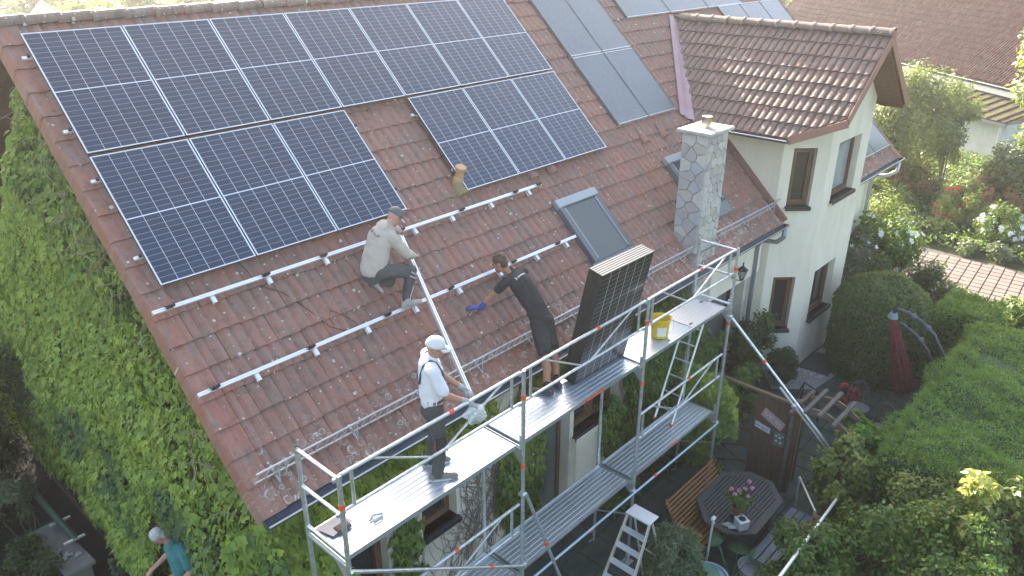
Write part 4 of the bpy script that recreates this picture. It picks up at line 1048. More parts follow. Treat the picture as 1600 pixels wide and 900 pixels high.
for i in range(nn_+1):
    for j in range(7):
        s=i/nn_; x=6.02+.36*s; y=-6.60-.14*math.sin(s*3.1)+(j-3)*(.022+.02*math.sin(s*9)); z=zt+.01+.05*abs(math.sin(j*1.9+s*7))*(.6+.4*math.sin(s*11))+r_.uniform(0,.012)
        vs.append((x,y,z))
fs=[(i*7+j,i*7+j+1,(i+1)*7+j+1,(i+1)*7+j) for i in range(nn_) for j in range(6)]
cl=MB().add(vs,fs).build('crumpled_cloth',mat('patterned_cloth',(.20,.24,.22),.9,c2=(.36,.38,.35),ns=35),smooth=True)
md=cl.modifiers.new('thick','SOLIDIFY'); md.thickness=.004
tag(cl,'crumpled grey green patterned cloth beside the flower pot','cloth')
tag(MB().lathe([(.0,0),(.022,.0),(.026,.02),(.02,.035),(.0,.036)],10,Matrix.Translation((5.98,-6.42,zt+.003)),cap=False).build('small_cup',mat('white_glazed',(.75,.76,.76),.3)),'tiny white cup at the near corner of the table','cup')
# poles near the table
pl_=empty('stand_pole',loc=(5.52,-6.6,G),label='slim grey pole with a white clamp head beside the bench',cat='pole')
MB().tube((5.5,-6.6,G),(5.74,-6.52,-6.98),.018,10).build('pole',mat('pole_grey',(.45,.47,.47),.5,.3),pl_)
MB().box((5.745,-6.52,-6.96),(.09,.05,.06),bev=.012).build('clamp_head',mat('white_clamp',(.62,.63,.62),.5),pl_)
MB().box((5.545,-6.585,-7.75),(.055,.055,.09),bev=.01).build('orange_collar',redplastic,pl_)
tag(MB().tube((5.45,-6.42,G),(5.56,-6.38,-7.2),.022,8,r1=.016).build('short_post',mat('post_dark',(.12,.14,.14),.6)),'short dark post between the bench and the grey pole','post')
# folded parasol sheet / watering tub
ts=empty('garden_bin',loc=(5.22,-6.75,G),label='pale blue and green tub at the foot of the grey pole',cat='tub')
MB().lathe([(.22,0),(.24,.02),(.27,.42),(.285,.43),(.285,.45),(.26,.45),(.25,.4),(.0,.36)],20,Matrix.Translation((5.25,-6.8,G+.01)),cap=False).build('body',mat('pale_blue_tub',(.30,.38,.44),.5),ts)
MB().lathe([(.0,.455),(.2,.45),(.285,.43),(.29,.42)],20,Matrix.Translation((5.20,-6.68,G+.02)),cap=False).build('green_cover',mat('green_cover',(.10,.22,.15),.6),ts)
rp_=empty('round_planter',loc=(5.98,-7.12,G),label='round grey planter bowl beside the small fan palm',cat='planter')
MB().lathe([(.12,0),(.15,.01),(.20,.24),(.21,.25),(.19,.25),(.17,.2),(.0,.2)],22,Matrix.Translation((5.98,-7.12,G+.08)),cap=False).build('bowl',mat('grey_bowl',(.20,.22,.22),.5,c2=(.3,.32,.32),ns=9),rp_)
# step ladder
sl=empty('step_ladder',loc=(4.3,-5.95,G),label='aluminium step ladder standing on the patio beside the olive bush',cat='ladder')
tL,tR=Vector((4.42,-5.86,-6.35)),Vector((4.40,-6.22,-6.35)); bL,bR=Vector((3.72,-5.72,G)),Vector((3.70,-6.26,G))
alm=mat('ladder_alu',(.62,.58,.52),.45,.5)
for a,b in ((tL,bL),(tR,bR)):
    d=(b-a); M_=basis((a+b)/2,d.normalized(),Vector((0,1,0)),d.normalized().cross(Vector((0,1,0)))); MB().box((0,0,0),(d.length,.025,.06),M_,bev=.004).build('stile',alm,sl)
for k in range(1,7):
    s=k/7; a,b=tL.lerp(bL,s),tR.lerp(bR,s); MB().box((a+b)/2,(.10,abs(a.y-b.y)-.02,.025),bev=.004).build('step',mat('step_alu',(.60,.64,.66),.45,.6),sl)
MB().box((tL+tR)/2+Vector((.06,0,.0)),(.24,.40,.03),bev=.008).build('top_platform',mat('platform_alu',(.65,.68,.70),.45,.5),sl)
for a,b in (((4.50,-5.88,-6.37),(5.0,-5.84,G)),((4.48,-6.20,-6.37),(4.98,-6.28,G))): MB().poly([a,b],.016,8).build('rear_leg',alm,sl)
MB().tube((4.75,-5.86,-7.2),(4.73,-6.24,-7.2),.012,8).build('rear_brace',alm,sl)
# ================= FENCE DOOR WITH SIGNS =================
fx=8.35; fw_=mat('fence_wood',(.075,.045,.03),.8,c2=(.11,.07,.05),ns=5,stretch=(6,6,1)); fw2=mat('fence_post_wood',(.10,.06,.04),.8,c2=(.07,.045,.03),ns=4,stretch=(6,6,1))
fe=empty('plank_fence',loc=(fx,-5.9,G),label='dark brown plank fence with small signs hung on it',cat='fence')
for k in range(6): MB().box((fx,-5.93-k*.097,-7.1),(.022+.004*(k%2),.09,1.74),bev=.003).build('plank',fw_,fe)
MB().box((fx+.0,-5.76,-6.19),(.06,1.42,.045),bev=.006).build('top_rail',mat('rail_pale_wood',(.16,.11,.07),.8),fe)
MB().box((fx,-6.55,-7.05),(.09,.16,1.9),bev=.01).build('post',fw2,fe)
MB().box((fx,-5.15,-7.1),(.07,.07,1.8),bev=.006).build('post',fw2,fe); MB().box((fx,-5.86,-7.1),(.05,.05,1.76),bev=.006).build('post',fw2,fe)
# lower lattice with leafy cut-outs: diagonal laths in the open bay
for k in range(8):
    z0=-7.85+k*.17
    MB().box((fx+.01,-5.50,z0),(.012,.66,.035),Matrix.Translation((fx,-5.5,z0))@Matrix.Rotation(R(22 if k%2 else -22),4,'X')@Matrix.Translation((-fx,5.5,-z0))).build('lath',fw_,fe) if k<6 else None
def sign(corners,name,label,m,th=.012):
    c=[Vector(p) for p in corners]; off=Vector((-.022,0,0)); t=empty(name,loc=c[0],label=label,cat='sign')
    MB().add([p+off for p in c]+[p+off+Vector((th,0,0)) for p in c],[(0,1,2,3),(7,6,5,4),(0,4,5,1),(1,5,6,2),(2,6,7,3),(3,7,4,0)]).build('board',m,t); return t,c
t,c=sign([(fx,-6.03,-6.46),(fx,-6.42,-6.64),(fx,-6.35,-6.81),(fx,-5.96,-6.63)],'door_sign','slanting pinkish sign hung on the plank fence','' or mat('sign_pink',(.36,.27,.26),.7))
def marks(t,c,m,rows,seed,x0=.08,x1=.92,dots=26):
    r_=random.Random(seed); e1=(c[1]-c[0]); e2=(c[3]-c[0]); mb=MB()
    for q in range(dots):
        u=r_.uniform(x0,x1); v=r_.choice(rows)+r_.uniform(-.04,.04); p=c[0]+e1*u+e2*v+Vector((-.026,0,0)); a=e1.normalized()*r_.uniform(.006,.018); b=e2.normalized()*r_.uniform(.006,.016)
        mb.add([p-a-b,p+a-b*.3,p+a*.7+b,p-a*.6+b*.8],[(0,1,2,3)])
    mb.build('faded_writing',m,t)
marks(t,c,mat('sign_mark_pale',(.55,.50,.48),.7),(.35,.55),3)
t,c=sign([(fx,-5.84,-6.78),(fx,-6.17,-6.84),(fx,-6.17,-6.95),(fx,-5.84,-6.90)],'name_sign','small pale sign with blue writing left of the picture on the fence',mat('sign_white',(.48,.50,.54),.6))
marks(t,c,mat('sign_blue',(.12,.13,.42),.6),(.5,),5,.15,.85,22)
t,c=sign([(fx,-6.25,-6.84),(fx,-6.44,-6.82),(fx,-6.45,-7.11),(fx,-6.25,-7.13)],'flower_plaque','small green enamel plaque with white flowers on the fence',mat('plaque_green',(.08,.14,.11),.4))
r_=random.Random(2); mb=MB(); e1,e2=c[1]-c[0],c[3]-c[0]
for (u,v,s) in ((.25,.3,.028),(.6,.38,.03),(.85,.25,.02),(.3,.65,.026),(.7,.72,.03),(.5,.15,.02)):
    p=c[0]+e1*u+e2*v+Vector((-.026,0,0)); mb.add([p]+[p+Vector((0,math.cos(a)*s*(1 if k%2 else .55),math.sin(a)*s*(1 if k%2 else .55))) for k,a in enumerate([2*math.pi*i/10 for i in range(10)])],[(0,1+i,1+(i+1)%10) for i in range(10)])
mb.build('painted_flowers',mat('enamel_white',(.55,.58,.55),.5),t)
# ---------------- rose arch ----------------
ar=empty('garden_arch',loc=(8.5,-7.0,G),label='weathered timber arch with curved beams and cross bars beside the fence',cat='arch')
aw=mat('weathered_timber',(.065,.058,.05),.85,c2=(.11,.10,.09),ns=6,stretch=(3,3,3))
for x in (8.24,8.74):
    pts=[(x,-6.50-.96*s,-6.30+.20*math.sin(math.pi*s)) for s in [i/8 for i in range(9)]]
    vs=[];fs=[]
    for i,p in enumerate(pts):
        for (dx,dz_) in ((-.022,-.05),(.022,-.05),(.022,.05),(-.022,.05)): vs.append((p[0]+dx,p[1],p[2]+dz_))
    fs=[(4*i+k,4*i+(k+1)%4,4*i+4+(k+1)%4,4*i+4+k) for i in range(8) for k in range(4)]+[(3,2,1,0),(32,33,34,35)]
    MB().add(vs,fs).build('curved_beam',mat('beam_brown',(.10,.07,.05),.8,c2=(.14,.105,.08),ns=4),ar)
    for y in (-6.54,-7.44): MB().tube((x,y,G),(x,y,-6.28),.04,10).build('post',aw,ar)
for k,s in enumerate((.08,.3,.55,.8)):
    y=-6.50-.96*s; z=-6.30+.20*math.sin(math.pi*s)+.075
    MB().box((8.49,y,z),(.95,.065,.05),bev=.008).build('cross_bar',aw,ar)
for y in (-6.54,-7.44):
    for k in range(5): MB().tube((8.24,y,G+.4+k*.3),(8.74,y,G+.4+k*.3),.01,6).build('side_lath',aw,ar)
# ---------------- closed parasol ----------------
um=empty('parasol',loc=(12.3,-7.3,G),label='closed dark red cantilever parasol hanging beside the clipped hedges',cat='parasol')
top=Vector((11.88,-6.84,-5.72)); low=Vector((12.22,-7.26,-7.35)); d=(low-top)
rc=mat('red_canvas',(.20,.022,.03),.85,c2=(.10,.016,.024),ns=9)
vs=[];fs=[];n=60; ax_=d.normalized(); s1=ax_.orthogonal().normalized(); s2=ax_.cross(s1)
for i in range(10):
    s=i/9; rr_=.05+.125*s**.8*(1 if s<.93 else .9)
    for k in range(n):
        a=2*math.pi*k/n; q=rr_*(1+.26*math.cos(a*10)*(.3+.7*s)+.08*math.sin(k*7+i*.7)); vs.append(top+d*s+(s1*math.cos(a)+s2*math.sin(a))*q)
fs=[(i*n+k,i*n+(k+1)%n,(i+1)*n+(k+1)%n,(i+1)*n+k) for i in range(9) for k in range(n)]+[tuple(range(n-1,-1,-1)),tuple(range(9*n,10*n))]
MB().add(vs,fs).build('canopy',rc,um,smooth=True)
gm=mat('parasol_grey',(.045,.055,.07),.5,.2)
MB().poly([top+Vector((0,0,-.03)),top+Vector((0,0,.05)),top+Vector((.0,0,.09))],[.10,.075,.05],14).build('crown_cap',mat('crown_grey',(.20,.24,.28),.5),um)
MB().poly([(11.86,-6.84,-5.62),(11.80,-6.92,-5.52),(11.78,-7.10,-5.52),(11.80,-7.36,-5.62),(11.86,-7.62,-5.84),(11.95,-7.85,-6.25),(12.0,-7.95,-7.0),(12.0,-7.95,G)],.036,10).build('curved_arm',gm,um,smooth=True)
MB().poly([(11.86,-7.0,-5.80),(11.88,-7.3,-5.95),(11.93,-7.58,-6.25),(12.0,-7.78,-6.7),(12.02,-7.82,G)],.030,10).build('lower_arm',gm,um,smooth=True)
for p in ((11.79,-7.22,-5.56),(11.83,-7.5,-5.73),(11.9,-7.42,-6.05)): MB().lathe([(.05,-.04),(.06,0),(.05,.04)],12,Matrix.Translation(p)@Matrix.Rotation(R(70),4,'X')).build('arm_joint',mat('joint_grey',(.08,.095,.12),.5),um)
# ---------------- garden chairs and small folding frame ----------------
def wire_chair(x,y,rz,label):
    t=empty('garden_chair',loc=(x,y,G),rotz=rz,label=label,cat='chair',group='metal chairs on the patio')
    gm_=mat('chair_metal',(.13,.15,.17),.5,.4)
    b=MB(); 
    b.lathe([(.0,.44),(.20,.44),(.21,.45),(.20,.46),(.0,.46)],18,cap=False); b.build('seat',gm_,t,world=False)
    b=MB(); pts=[(-.2,.17,.45)]+[(-.2*math.cos(math.pi*i/10),.22,.62+.30*math.sin(math.pi*i/10)) for i in range(11)]+[(.2,.17,.45)]; b.poly(pts,.012,7)
    for k in range(-2,3): b.tube((k*.065,.19,.45),(k*.07,.22,.62+.28*math.cos(k*.32)),.006,5)
    b.build('backrest',gm_,t,world=False)
    for sx in (-1,1):
        for sy in (-1,1): MB().tube((sx*.15,sy*.14,.44),(sx*.2,sy*.19,0),.011,7).build('leg',gm_,t,world=False)
    return t
wire_chair(11.25,-6.75,R(-60),'dark metal chair between the red flowers and the clipped bush')
wire_chair(10.75,-7.30,R(-100),'dark metal chair right of the leafy green shrub by the arch')
fd=empty('folding_frame',loc=(10.6,-5.8,G),label='dark folded garden frame standing on the patio behind the arch',cat='frame')
for a,b in (((10.45,-5.62,G),(10.75,-5.78,-7.15)),((10.95,-5.7,G),(10.75,-5.78,-7.15)),((10.35,-6.02,G),(10.6,-6.12,-7.15)),((10.85,-6.15,G),(10.6,-6.12,-7.15)),((10.75,-5.78,-7.15),(10.6,-6.12,-7.15)),((10.5,-5.65,-7.75),(10.4,-6.03,-7.75))): MB().tube(a,b,.014,7).build('strut',blackpl,fd)
MB().tube((8.73,-6.46,G),(8.73,-6.46,-6.35),.10,14).build('round_post',mat('tan_post',(.20,.15,.10),.8),None)
tag(bpy.data.objects['round_post'],'round tan timber post behind the plank fence','post')
# ================= LEFT YARD =================
sw_=empty('stone_trough',loc=(-1.0,.6,G),label='grey stone ledge with pebbles on it beside the dark side yard',cat='stone ledge')
gs=mat('grey_stone_ledge',(.11,.11,.105),.85,c2=(.17,.165,.15),ns=5,bump=.4,bs=30)
Mt=Matrix.Translation((-1.06,.55,-7.34))@Matrix.Rotation(R(4),4,'Z')
MB().box((0,0,0),(.42,1.35,.08),Mt,bev=.012).build('slab',gs,sw_); MB().box((0,0,-.36),(.32,1.2,.62),Mt).build('wall',gs,sw_)
r_=random.Random(8)
for k in range(7):
    s=r_.uniform(.04,.075); p=Mt@Vector((r_.uniform(-.1,.12),r_.uniform(-.42,-.1),.04+s*.4))
    sz=s; o=MB().lathe([(.0,-.5),(.7,-.35),(1,0),(.7,.35),(.0,.5)],9,Matrix.Translation(p)@Matrix.Rotation(r_.uniform(0,3),4,'Z')@Matrix.Diagonal((s,s*.7,s*.8,1)),cap=False).build('pebble',mat('pebble',(.26,.26,.25),.7),smooth=True)
    tag(o,['largest','smallest','flattest','nearest','farthest','middle','outermost'][k]+' of the rounded grey pebbles lying on the stone ledge','pebble','pebbles on the stone ledge')
pp=empty('green_pipe',loc=(-.9,.9,G),label='dark green pipe rail running over the stone ledge on two brackets',cat='pipe')
MB().tube((-.86,.42,-7.22),(-.98,1.75,-6.95),.05,12).build('pipe',mat('green_paint',(.02,.05,.04),.5),pp)
for y in (.42,1.0): MB().box((-.88,y,-7.2),(.30,.035,.03),Matrix.Identity(4)).build('bracket',galv,pp)
wd=empty('wooden_ladder',loc=(-.5,-2.1,G),label='pale wooden ladder standing against the ivy under the man in teal',cat='ladder')
wl_=mat('pale_wood',(.42,.33,.20),.7)
for x in (-.72,-.36): MB().box((x,-1.95,-7.3),(.03,.07,1.5)).build('stile',wl_,wd)
for k in range(5): MB().box((-.54,-1.95,-7.8+.28*k),(.34,.08,.025)).build('rung',wl_,wd)
# ================= PEOPLE =================
def cone_mb(mb,p0,p1,r0,r1,flat=None,n=14):
    """rounded tapered limb; flat=(axis,scale) squeezes the section along an axis"""
    p0,p1=Vector(p0),Vector(p1); d=p1-p0; L=d.length; d=d.normalized() if L>1e-6 else Vector((0,0,1))
    if flat: a=Vector(flat[0]); a=(a-d*a.dot(d)); a=a.normalized() if a.length>1e-4 else d.orthogonal().normalized(); k=flat[1]
    else: a=d.orthogonal().normalized(); k=1
    b=d.cross(a); prof=[]
    for i in range(5): t=math.pi/2*(1-i/5); prof.append((-math.sin(t)*r0,math.cos(t)*r0))
    prof[0]=(-r0,r0*.12)
    prof+= [(0,r0),(L,r1)]
    for i in range(1,6): t=math.pi/2*i/5; prof.append((L+math.sin(t)*r1,max(math.cos(t)*r1,r1*.12)))
    vs=[];fs=[]
    for z,r_ in prof:
        for j in range(n): t=2*math.pi*j/n; vs.append(p0+d*z+a*(math.cos(t)*r_*k)+b*(math.sin(t)*r_))
    m=len(prof)
    for i in range(m-1):
        for j in range(n): q=(j+1)%n; fs.append((i*n+j,i*n+q,(i+1)*n+q,(i+1)*n+j))
    fs.append(tuple(range(n-1,-1,-1))); fs.append(tuple(range((m-1)*n,m*n)))
    mb.add(vs,fs)
def ell(mb,c,rx,ry,rz,X=(1,0,0),Y=(0,1,0),Z=(0,0,1),n=16,m=10):
    X,Y,Z=Vector(X),Vector(Y),Vector(Z); c=Vector(c); vs=[];fs=[]
    for i in range(m+1):
        t=math.pi*i/m; s=max(math.sin(t),.04)
        for j in range(n): a=2*math.pi*j/n; vs.append(c+X*(rx*s*math.cos(a))+Y*(ry*s*math.sin(a))-Z*(rz*math.cos(t)))
    for i in range(m):
        for j in range(n): q=(j+1)%n; fs.append((i*n+j,i*n+q,(i+1)*n+q,(i+1)*n+j))
    fs.append(tuple(range(n-1,-1,-1))); fs.append(tuple(range(m*n,(m+1)*n)))
    mb.add(vs,fs)
def organic(name,mb,voxel,m,parent,smooth=3,noise_amp=0,seed=0):
    me=bpy.data.meshes.new(name); me.from_pydata(mb.v,[],mb.f); o=bpy.data.objects.new(name,me); COL.objects.link(o)
    r=o.modifiers.new('r','REMESH'); r.mode='VOXEL'; r.voxel_size=voxel; r.adaptivity=0
    s=o.modifiers.new('s','SMOOTH'); s.iterations=smooth; s.factor=.5
    if noise_amp:
        tx=bpy.data.textures.new(name+'_folds','CLOUDS'); tx.noise_scale=.09; tx.noise_depth=2
        d=o.modifiers.new('d','DISPLACE'); d.texture=tx; d.strength=noise_amp; d.mid_level=.5; d.texture_coords='LOCAL'
    dg=bpy.context.evaluated_depsgraph_get(); ev=o.evaluated_get(dg); nm=bpy.data.meshes.new_from_object(ev)
    bpy.data.objects.remove(o); bpy.data.meshes.remove(me); nm.name=name
    I=MW[parent.name].inverted(); nm.transform(I); nm.materials.clear()
    return link(name,nm,m,parent,smooth=True)
def hand(mb,w,d,pn,side,curl=.5,s=1.0,grip=0):
    """palm from wrist w along d; pn = palm normal (towards what is held); side = thumb side"""
    d=Vector(d).normalized(); pn=Vector(pn); pn=(pn-d*pn.dot(d)).normalized(); sd_=Vector(side); sd_=(sd_-d*sd_.dot(d)-pn*sd_.dot(pn)).normalized(); w=Vector(w)
    c=w+d*.045*s; cone_mb(mb,w+d*.01,w+d*.075*s,.026*s,.036*s,(pn,.5))
    cone_mb(mb,w+d*.03*s+sd_*.018*s,w+d*.07*s+sd_*.026*s,.018*s,.016*s,(pn,.7))
    for k,(off,L) in enumerate(((.030,.072),(.011,.080),(-.009,.074),(-.027,.058))):
        b=w+d*.085*s+sd_*off*s; dd=d.copy(); p=b
        for j in range(3):
            ang=curl*(.55+.15*k*.3)*(j+.6); dd=(d*math.cos(ang)+pn*math.sin(ang)).normalized(); q=p+dd*L*s*(.42,.32,.26)[j]
            cone_mb(mb,p,q,(.0095-.0008*j)*s,(.0090-.0009*j)*s,n=8); p=q
    b=w+d*.028*s+sd_*.030*s; dd=(d*.6+sd_*.7+pn*.25).normalized(); q=b+dd*.040*s; cone_mb(mb,b,q,.013*s,.011*s,n=8)
    dd=(d*.8+sd_*.2+pn*(.4+curl*.4)).normalized(); cone_mb(mb,q,q+dd*.032*s,.011*s,.0085*s,n=8)
def shoe(mb,heel,toe,upv,s=1.0):
    heel,toe,upv=Vector(heel),Vector(toe),Vector(upv).normalized(); d=(toe-heel); d=(d-upv*d.dot(upv)).normalized(); L=(toe-heel).length
    cone_mb(mb,heel+upv*.045,heel+d*.10+upv*.045,.040,.044,(upv,.9)); cone_mb(mb,heel+d*.08+upv*.035,heel+d*(L-.045)+upv*.025,.046,.038,(upv,.6))
    cone_mb(mb,heel+d*.03+upv*.05,heel+d*.05+upv*.10,.040,.040)
    for x in (0,): cone_mb(mb,heel+upv*.012,heel+d*(L-.04)+upv*.012,.044,.042,(upv,.3))
skinm=lambda nm,c: mat(nm,c,.55,c2=tuple(k*.86 for k in c),ns=14)
def head_build(body,c,f,u,eyes_parent_cb=None,hs=1.0):
    """head centre c, facing f, up u"""
    f=Vector(f).normalized(); u=Vector(u); u=(u-f*u.dot(f)).normalized(); r_=f.cross(u); c=Vector(c)
    ell(body,c+u*.02*hs,.074*hs,.095*hs,.098*hs,r_,f,u)
    ell(body,c+f*.030*hs-u*.045*hs,.055*hs,.065*hs,.070*hs,r_,f,u)
    cone_mb(body,c+f*.083*hs-u*.085*hs,c+f*.06*hs-u*.095*hs,.020*hs,.026*hs)
    cone_mb(body,c+f*.098*hs+u*.012*hs,c+f*.122*hs-u*.028*hs,.010*hs,.016*hs,n=8)          # nose
    cone_mb(body,c+f*.090*hs-u*.058*hs-r_*.018*hs,c+f*.090*hs-u*.058*hs+r_*.018*hs,.011*hs,.011*hs,n=8)   # lips
    for s in (-1,1):
        cone_mb(body,c+f*.086*hs+u*.040*hs+r_*s*.012*hs,c+f*.078*hs+u*.040*hs+r_*s*.045*hs,.012*hs,.009*hs,n=8)   # brow
        ell(body,c+r_*s*.076*hs-f*.005*hs-u*.005*hs,.010*hs,.020*hs,.032*hs,(r_+f*-.25*s*s).normalized(),f,u,10,8)
        cone_mb(body,c+f*.062*hs-u*.02*hs+r_*s*.040*hs,c+f*.070*hs-u*.025*hs+r_*s*.034*hs,.022*hs,.020*hs,n=8)
    return f,u,r_
def face_bits(par,c,f,u,hs=1.0,glasses=False):
    f=Vector(f).normalized(); u=Vector(u); u=(u-f*u.dot(f)).normalized(); r_=f.cross(u); c=Vector(c)
    b=MB(); 
    for s in (-1,1): ell(b,c+f*.086*hs+u*.022*hs+r_*s*.030*hs,.012,.009,.008,r_,f,u,10,8)
    b.build('eyes',mat('eye_dark',(.05,.04,.035),.2),par)
    b=MB(); ell(b,c+f*.099*hs-u*.058*hs,.022,.006,.004,r_,f,u,10,6); b.build('mouth',mat('lip',(.30,.12,.10),.5),par)
    if glasses:
        b=MB()
        for s in (-1,1): b.poly([c+f*.112*hs+u*.022*hs+r_*(s*.034+math.cos(a)*.021)+u*math.sin(a)*.015 for a in [math.pi*2*i/12 for i in range(13)]],.0022,5); b.tube(c+f*.108*hs+u*.025*hs+r_*s*.056,c-f*.0*hs+u*.015*hs+r_*s*.080,.002,5)
        b.build('glasses',mat('glasses_dark',(.03,.03,.035),.3),par)
def cap(par,c,f,u,m1,m2,hs=1.0,vis=.075):
    f=Vector(f).normalized(); u=Vector(u); u=(u-f*u.dot(f)).normalized(); r_=f.cross(u); c=Vector(c)
    b=MB(); n=20; vs=[];fs=[]
    for i in range(8):
        t=math.pi/2*i/7; k=math.cos(t)**.85 if i<7 else .05
        for j in range(n): a=2*math.pi*j/n; vs.append(c+u*(.018+.108*math.sin(t))*hs+r_*(.087*k*math.cos(a))*hs+f*(.108*k*math.sin(a)-.002)*hs)
    fs=[(i*n+j,i*n+(j+1)%n,(i+1)*n+(j+1)%n,(i+1)*n+j) for i in range(7) for j in range(n)]+[tuple(range(7*n,8*n))]
    b.add(vs,fs); o=b.build('cap',m1,par,smooth=True)
    mo=o.modifiers.new('t','SOLIDIFY'); mo.thickness=.004
    vs=[];fs=[]; m_=12
    for i in range(m_+1):
        a=math.pi*(.14+.72*i/m_)
        for k in range(5):
            q=k/4; x=.082*math.cos(a); y=.103*math.sin(a); e=vis*math.sin(a)**.8*q
            vs.append(c+r_*x*(1+.05*q)*hs+f*(y+e)*hs+u*(.030-.030*q*q*(1-.2*math.sin(a))-.10*abs(math.cos(a))**2*.25)*hs)
    fs=[(i*5+k,i*5+k+1,(i+1)*5+k+1,(i+1)*5+k) for i in range(m_) for k in range(4)]
    v=MB().add(vs,fs).build('visor',m2,o,smooth=True); mo=v.modifiers.new('t','SOLIDIFY'); mo.thickness=.004
    b=MB(); ell(b,c+u*.127*hs,.008,.008,.005,r_,f,u,8,6); b.build('button',m1,o)
def hair(par,c,f,u,m,hs=1.0,back=.03,vox=.007,full=False,amp=.012):
    f=Vector(f).normalized(); u=Vector(u); u=(u-f*u.dot(f)).normalized(); r_=f.cross(u); c=Vector(c)
    b=MB(); ell(b,c+u*.042*hs-f*.012*hs,.083*hs,.100*hs,.090*hs,r_,f,u); ell(b,c-f*.045*hs-u*.01*hs,.072*hs,.062*hs,.085*hs,r_,f,u)
    rr=random.Random(3)
    if full:
        for k in range(46):
            a=rr.uniform(0,2*math.pi); t=rr.uniform(.1,1.45); p=c+u*.045*hs+r_*(.080*math.sin(t)*math.cos(a))+f*(.095*math.sin(t)*math.sin(a)-.015)+u*.088*math.cos(t)
            if (p-c).dot(f)>.085: continue
            q=p+Vector((rr.uniform(-1,1),rr.uniform(-1,1),rr.uniform(-.6,1)))*.022+u*-.006; cone_mb(b,p,q,.014,.006,n=7)
    return organic('hair',b,vox,m,par,2)
def tagp(t,l): t['label']=l; t['category']='person'
# ---- common colours
skin1=skinm('skin_tanned',(.42,.22,.15)); skin2=skinm('skin_fair',(.50,.29,.22)); skin3=skinm('skin_brown_arm',(.36,.17,.10))
# ================= standing man in white =================
X1,Y1=1.55,-5.10
mw=empty('person',loc=(X1,Y1,ZU),label='man in white shirt, white cap and dark work trousers standing on the deck',cat='person')
F=Vector((.84,-.54,0)).normalized(); U=Vector((0,0,1)); RT=F.cross(U)   # his right = RT? F x U
P_=lambda fx,rt,z: Vector((X1,Y1,0))+F*fx+RT*rt+Vector((0,0,z))
zb=ZU
hipR,hipL=P_(0,.095,zb+.90),P_(0,-.095,zb+.90); knR,knL=P_(.045,.11,zb+.49),P_(.03,-.11,zb+.49); anR,anL=P_(-.0,.13,zb+.09),P_(-.03,-.14,zb+.09)
shR,shL=P_(-.01,.185,zb+1.41),P_(-.01,-.185,zb+1.41); elR=P_(.10,.235,zb+1.14); wrR=P_(.33,.20,zb+1.00); elL=P_(.12,-.22,zb+1.14); wrL=P_(.36,-.12,zb+.96)
hc=P_(.055,0,zb+1.585); hf=(F*.95+RT*.12+Vector((0,0,-.22))).normalized()
b=MB(); cone_mb(b,P_(0,0,zb+.92),P_(0,0,zb+1.30),.13,.155,(F,.75)); cone_mb(b,P_(-.01,0,zb+1.38),P_(.035,0,zb+1.53),.06,.055)
hf_,hu_,hr_=head_build(b,hc,hf,U)
for s_,e_,w_ in ((shR,elR,wrR),(shL,elL,wrL)): cone_mb(b,s_,e_,.050,.040); cone_mb(b,e_,w_,.042,.027)
for h_,k_,a_ in ((hipR,knR,anR),(hipL,knL,anL)): cone_mb(b,h_,k_,.085,.058); cone_mb(b,k_,a_,.056,.038)
hand(b,wrR,(wrR-elR)+Vector((0,0,-.02)),(0,0,-1),-RT,.5); hand(b,wrL,(wrL-elL),(0,0,-1),RT,.6)
organic('body',b,.0075,skin1,mw,3)
face_bits(mw,hc,hf,U,glasses=True)
wsh=mat('white_shirt',(.66,.66,.70),.85,c2=(.72,.72,.76),ns=5)
b=MB(); cone_mb(b,P_(-.005,0,zb+.97),P_(-.005,0,zb+1.16),.160,.165,(F,.80)); cone_mb(b,P_(.0,0,zb+1.10),P_(-.01,0,zb+1.34),.168,.165,(F,.76))
cone_mb(b,P_(-.01,-.13,zb+1.405),P_(-.01,.13,zb+1.405),.075,.075); cone_mb(b,P_(-.01,0,zb+1.44),P_(.012,0,zb+1.475),.072,.060)
for s_,e_ in ((shR,elR),(shL,elL)): cone_mb(b,s_,s_.lerp(e_,.82),.072,.068)
organic('shirt',b,.010,wsh,mw,3,.016)
navy=mat('navy_strap',(.03,.05,.12),.6)
b=MB(); 
for s in (1,-1): b.poly([P_(-.135,.05*s,zb+1.20),P_(-.118,.075*s,zb+1.33),P_(-.09,.09*s,zb+1.43),P_(-.02,.10*s,zb+1.492),P_(.05,.095*s,zb+1.45),P_(.11,.085*s,zb+1.32),P_(.135,.08*s,zb+1.15)],.012,5)
b.build('braces',navy,mw)
tro=mat('dark_grey_trousers',(.055,.056,.054),.85,c2=(.075,.075,.07),ns=8)
b=MB(); cone_mb(b,P_(0,0,zb+.90),P_(0,0,zb+1.0),.150,.150,(F,.80)); cone_mb(b,P_(-.02,0,zb+.84),P_(0,0,zb+.92),.135,.145,(F,.85))
for h_,k_,a_ in ((hipR,knR,anR),(hipL,knL,anL)): cone_mb(b,h_,k_,.098,.080); cone_mb(b,k_,a_+Vector((0,0,-.01)),.078,.066)
organic('trousers',b,.010,tro,mw,3,.02)
MB().lathe([(.157,-.018),(.160,-.018),(.160,.018),(.157,.018)],24,basis(P_(-.0,0,zb+1.0),RT,F*.84,U)).build('belt',mat('brown_belt',(.16,.08,.045),.6),mw)
k=MB(); k.box((0,0,0),(.13,.02,.16),basis(knR+Vector((0,0,.0))+RT*.078+F*.0,F,RT,U),bev=.008); o=k.build('knee_pocket',mat('pocket_black',(.035,.035,.036),.8),mw)
for xx in (-.066,.066): MB().box((xx,.012,0),(.008,.01,.15),basis(knR+RT*.078,F,RT,U)).build('red_piping',mat('red_trim',(.55,.04,.04),.6),o)
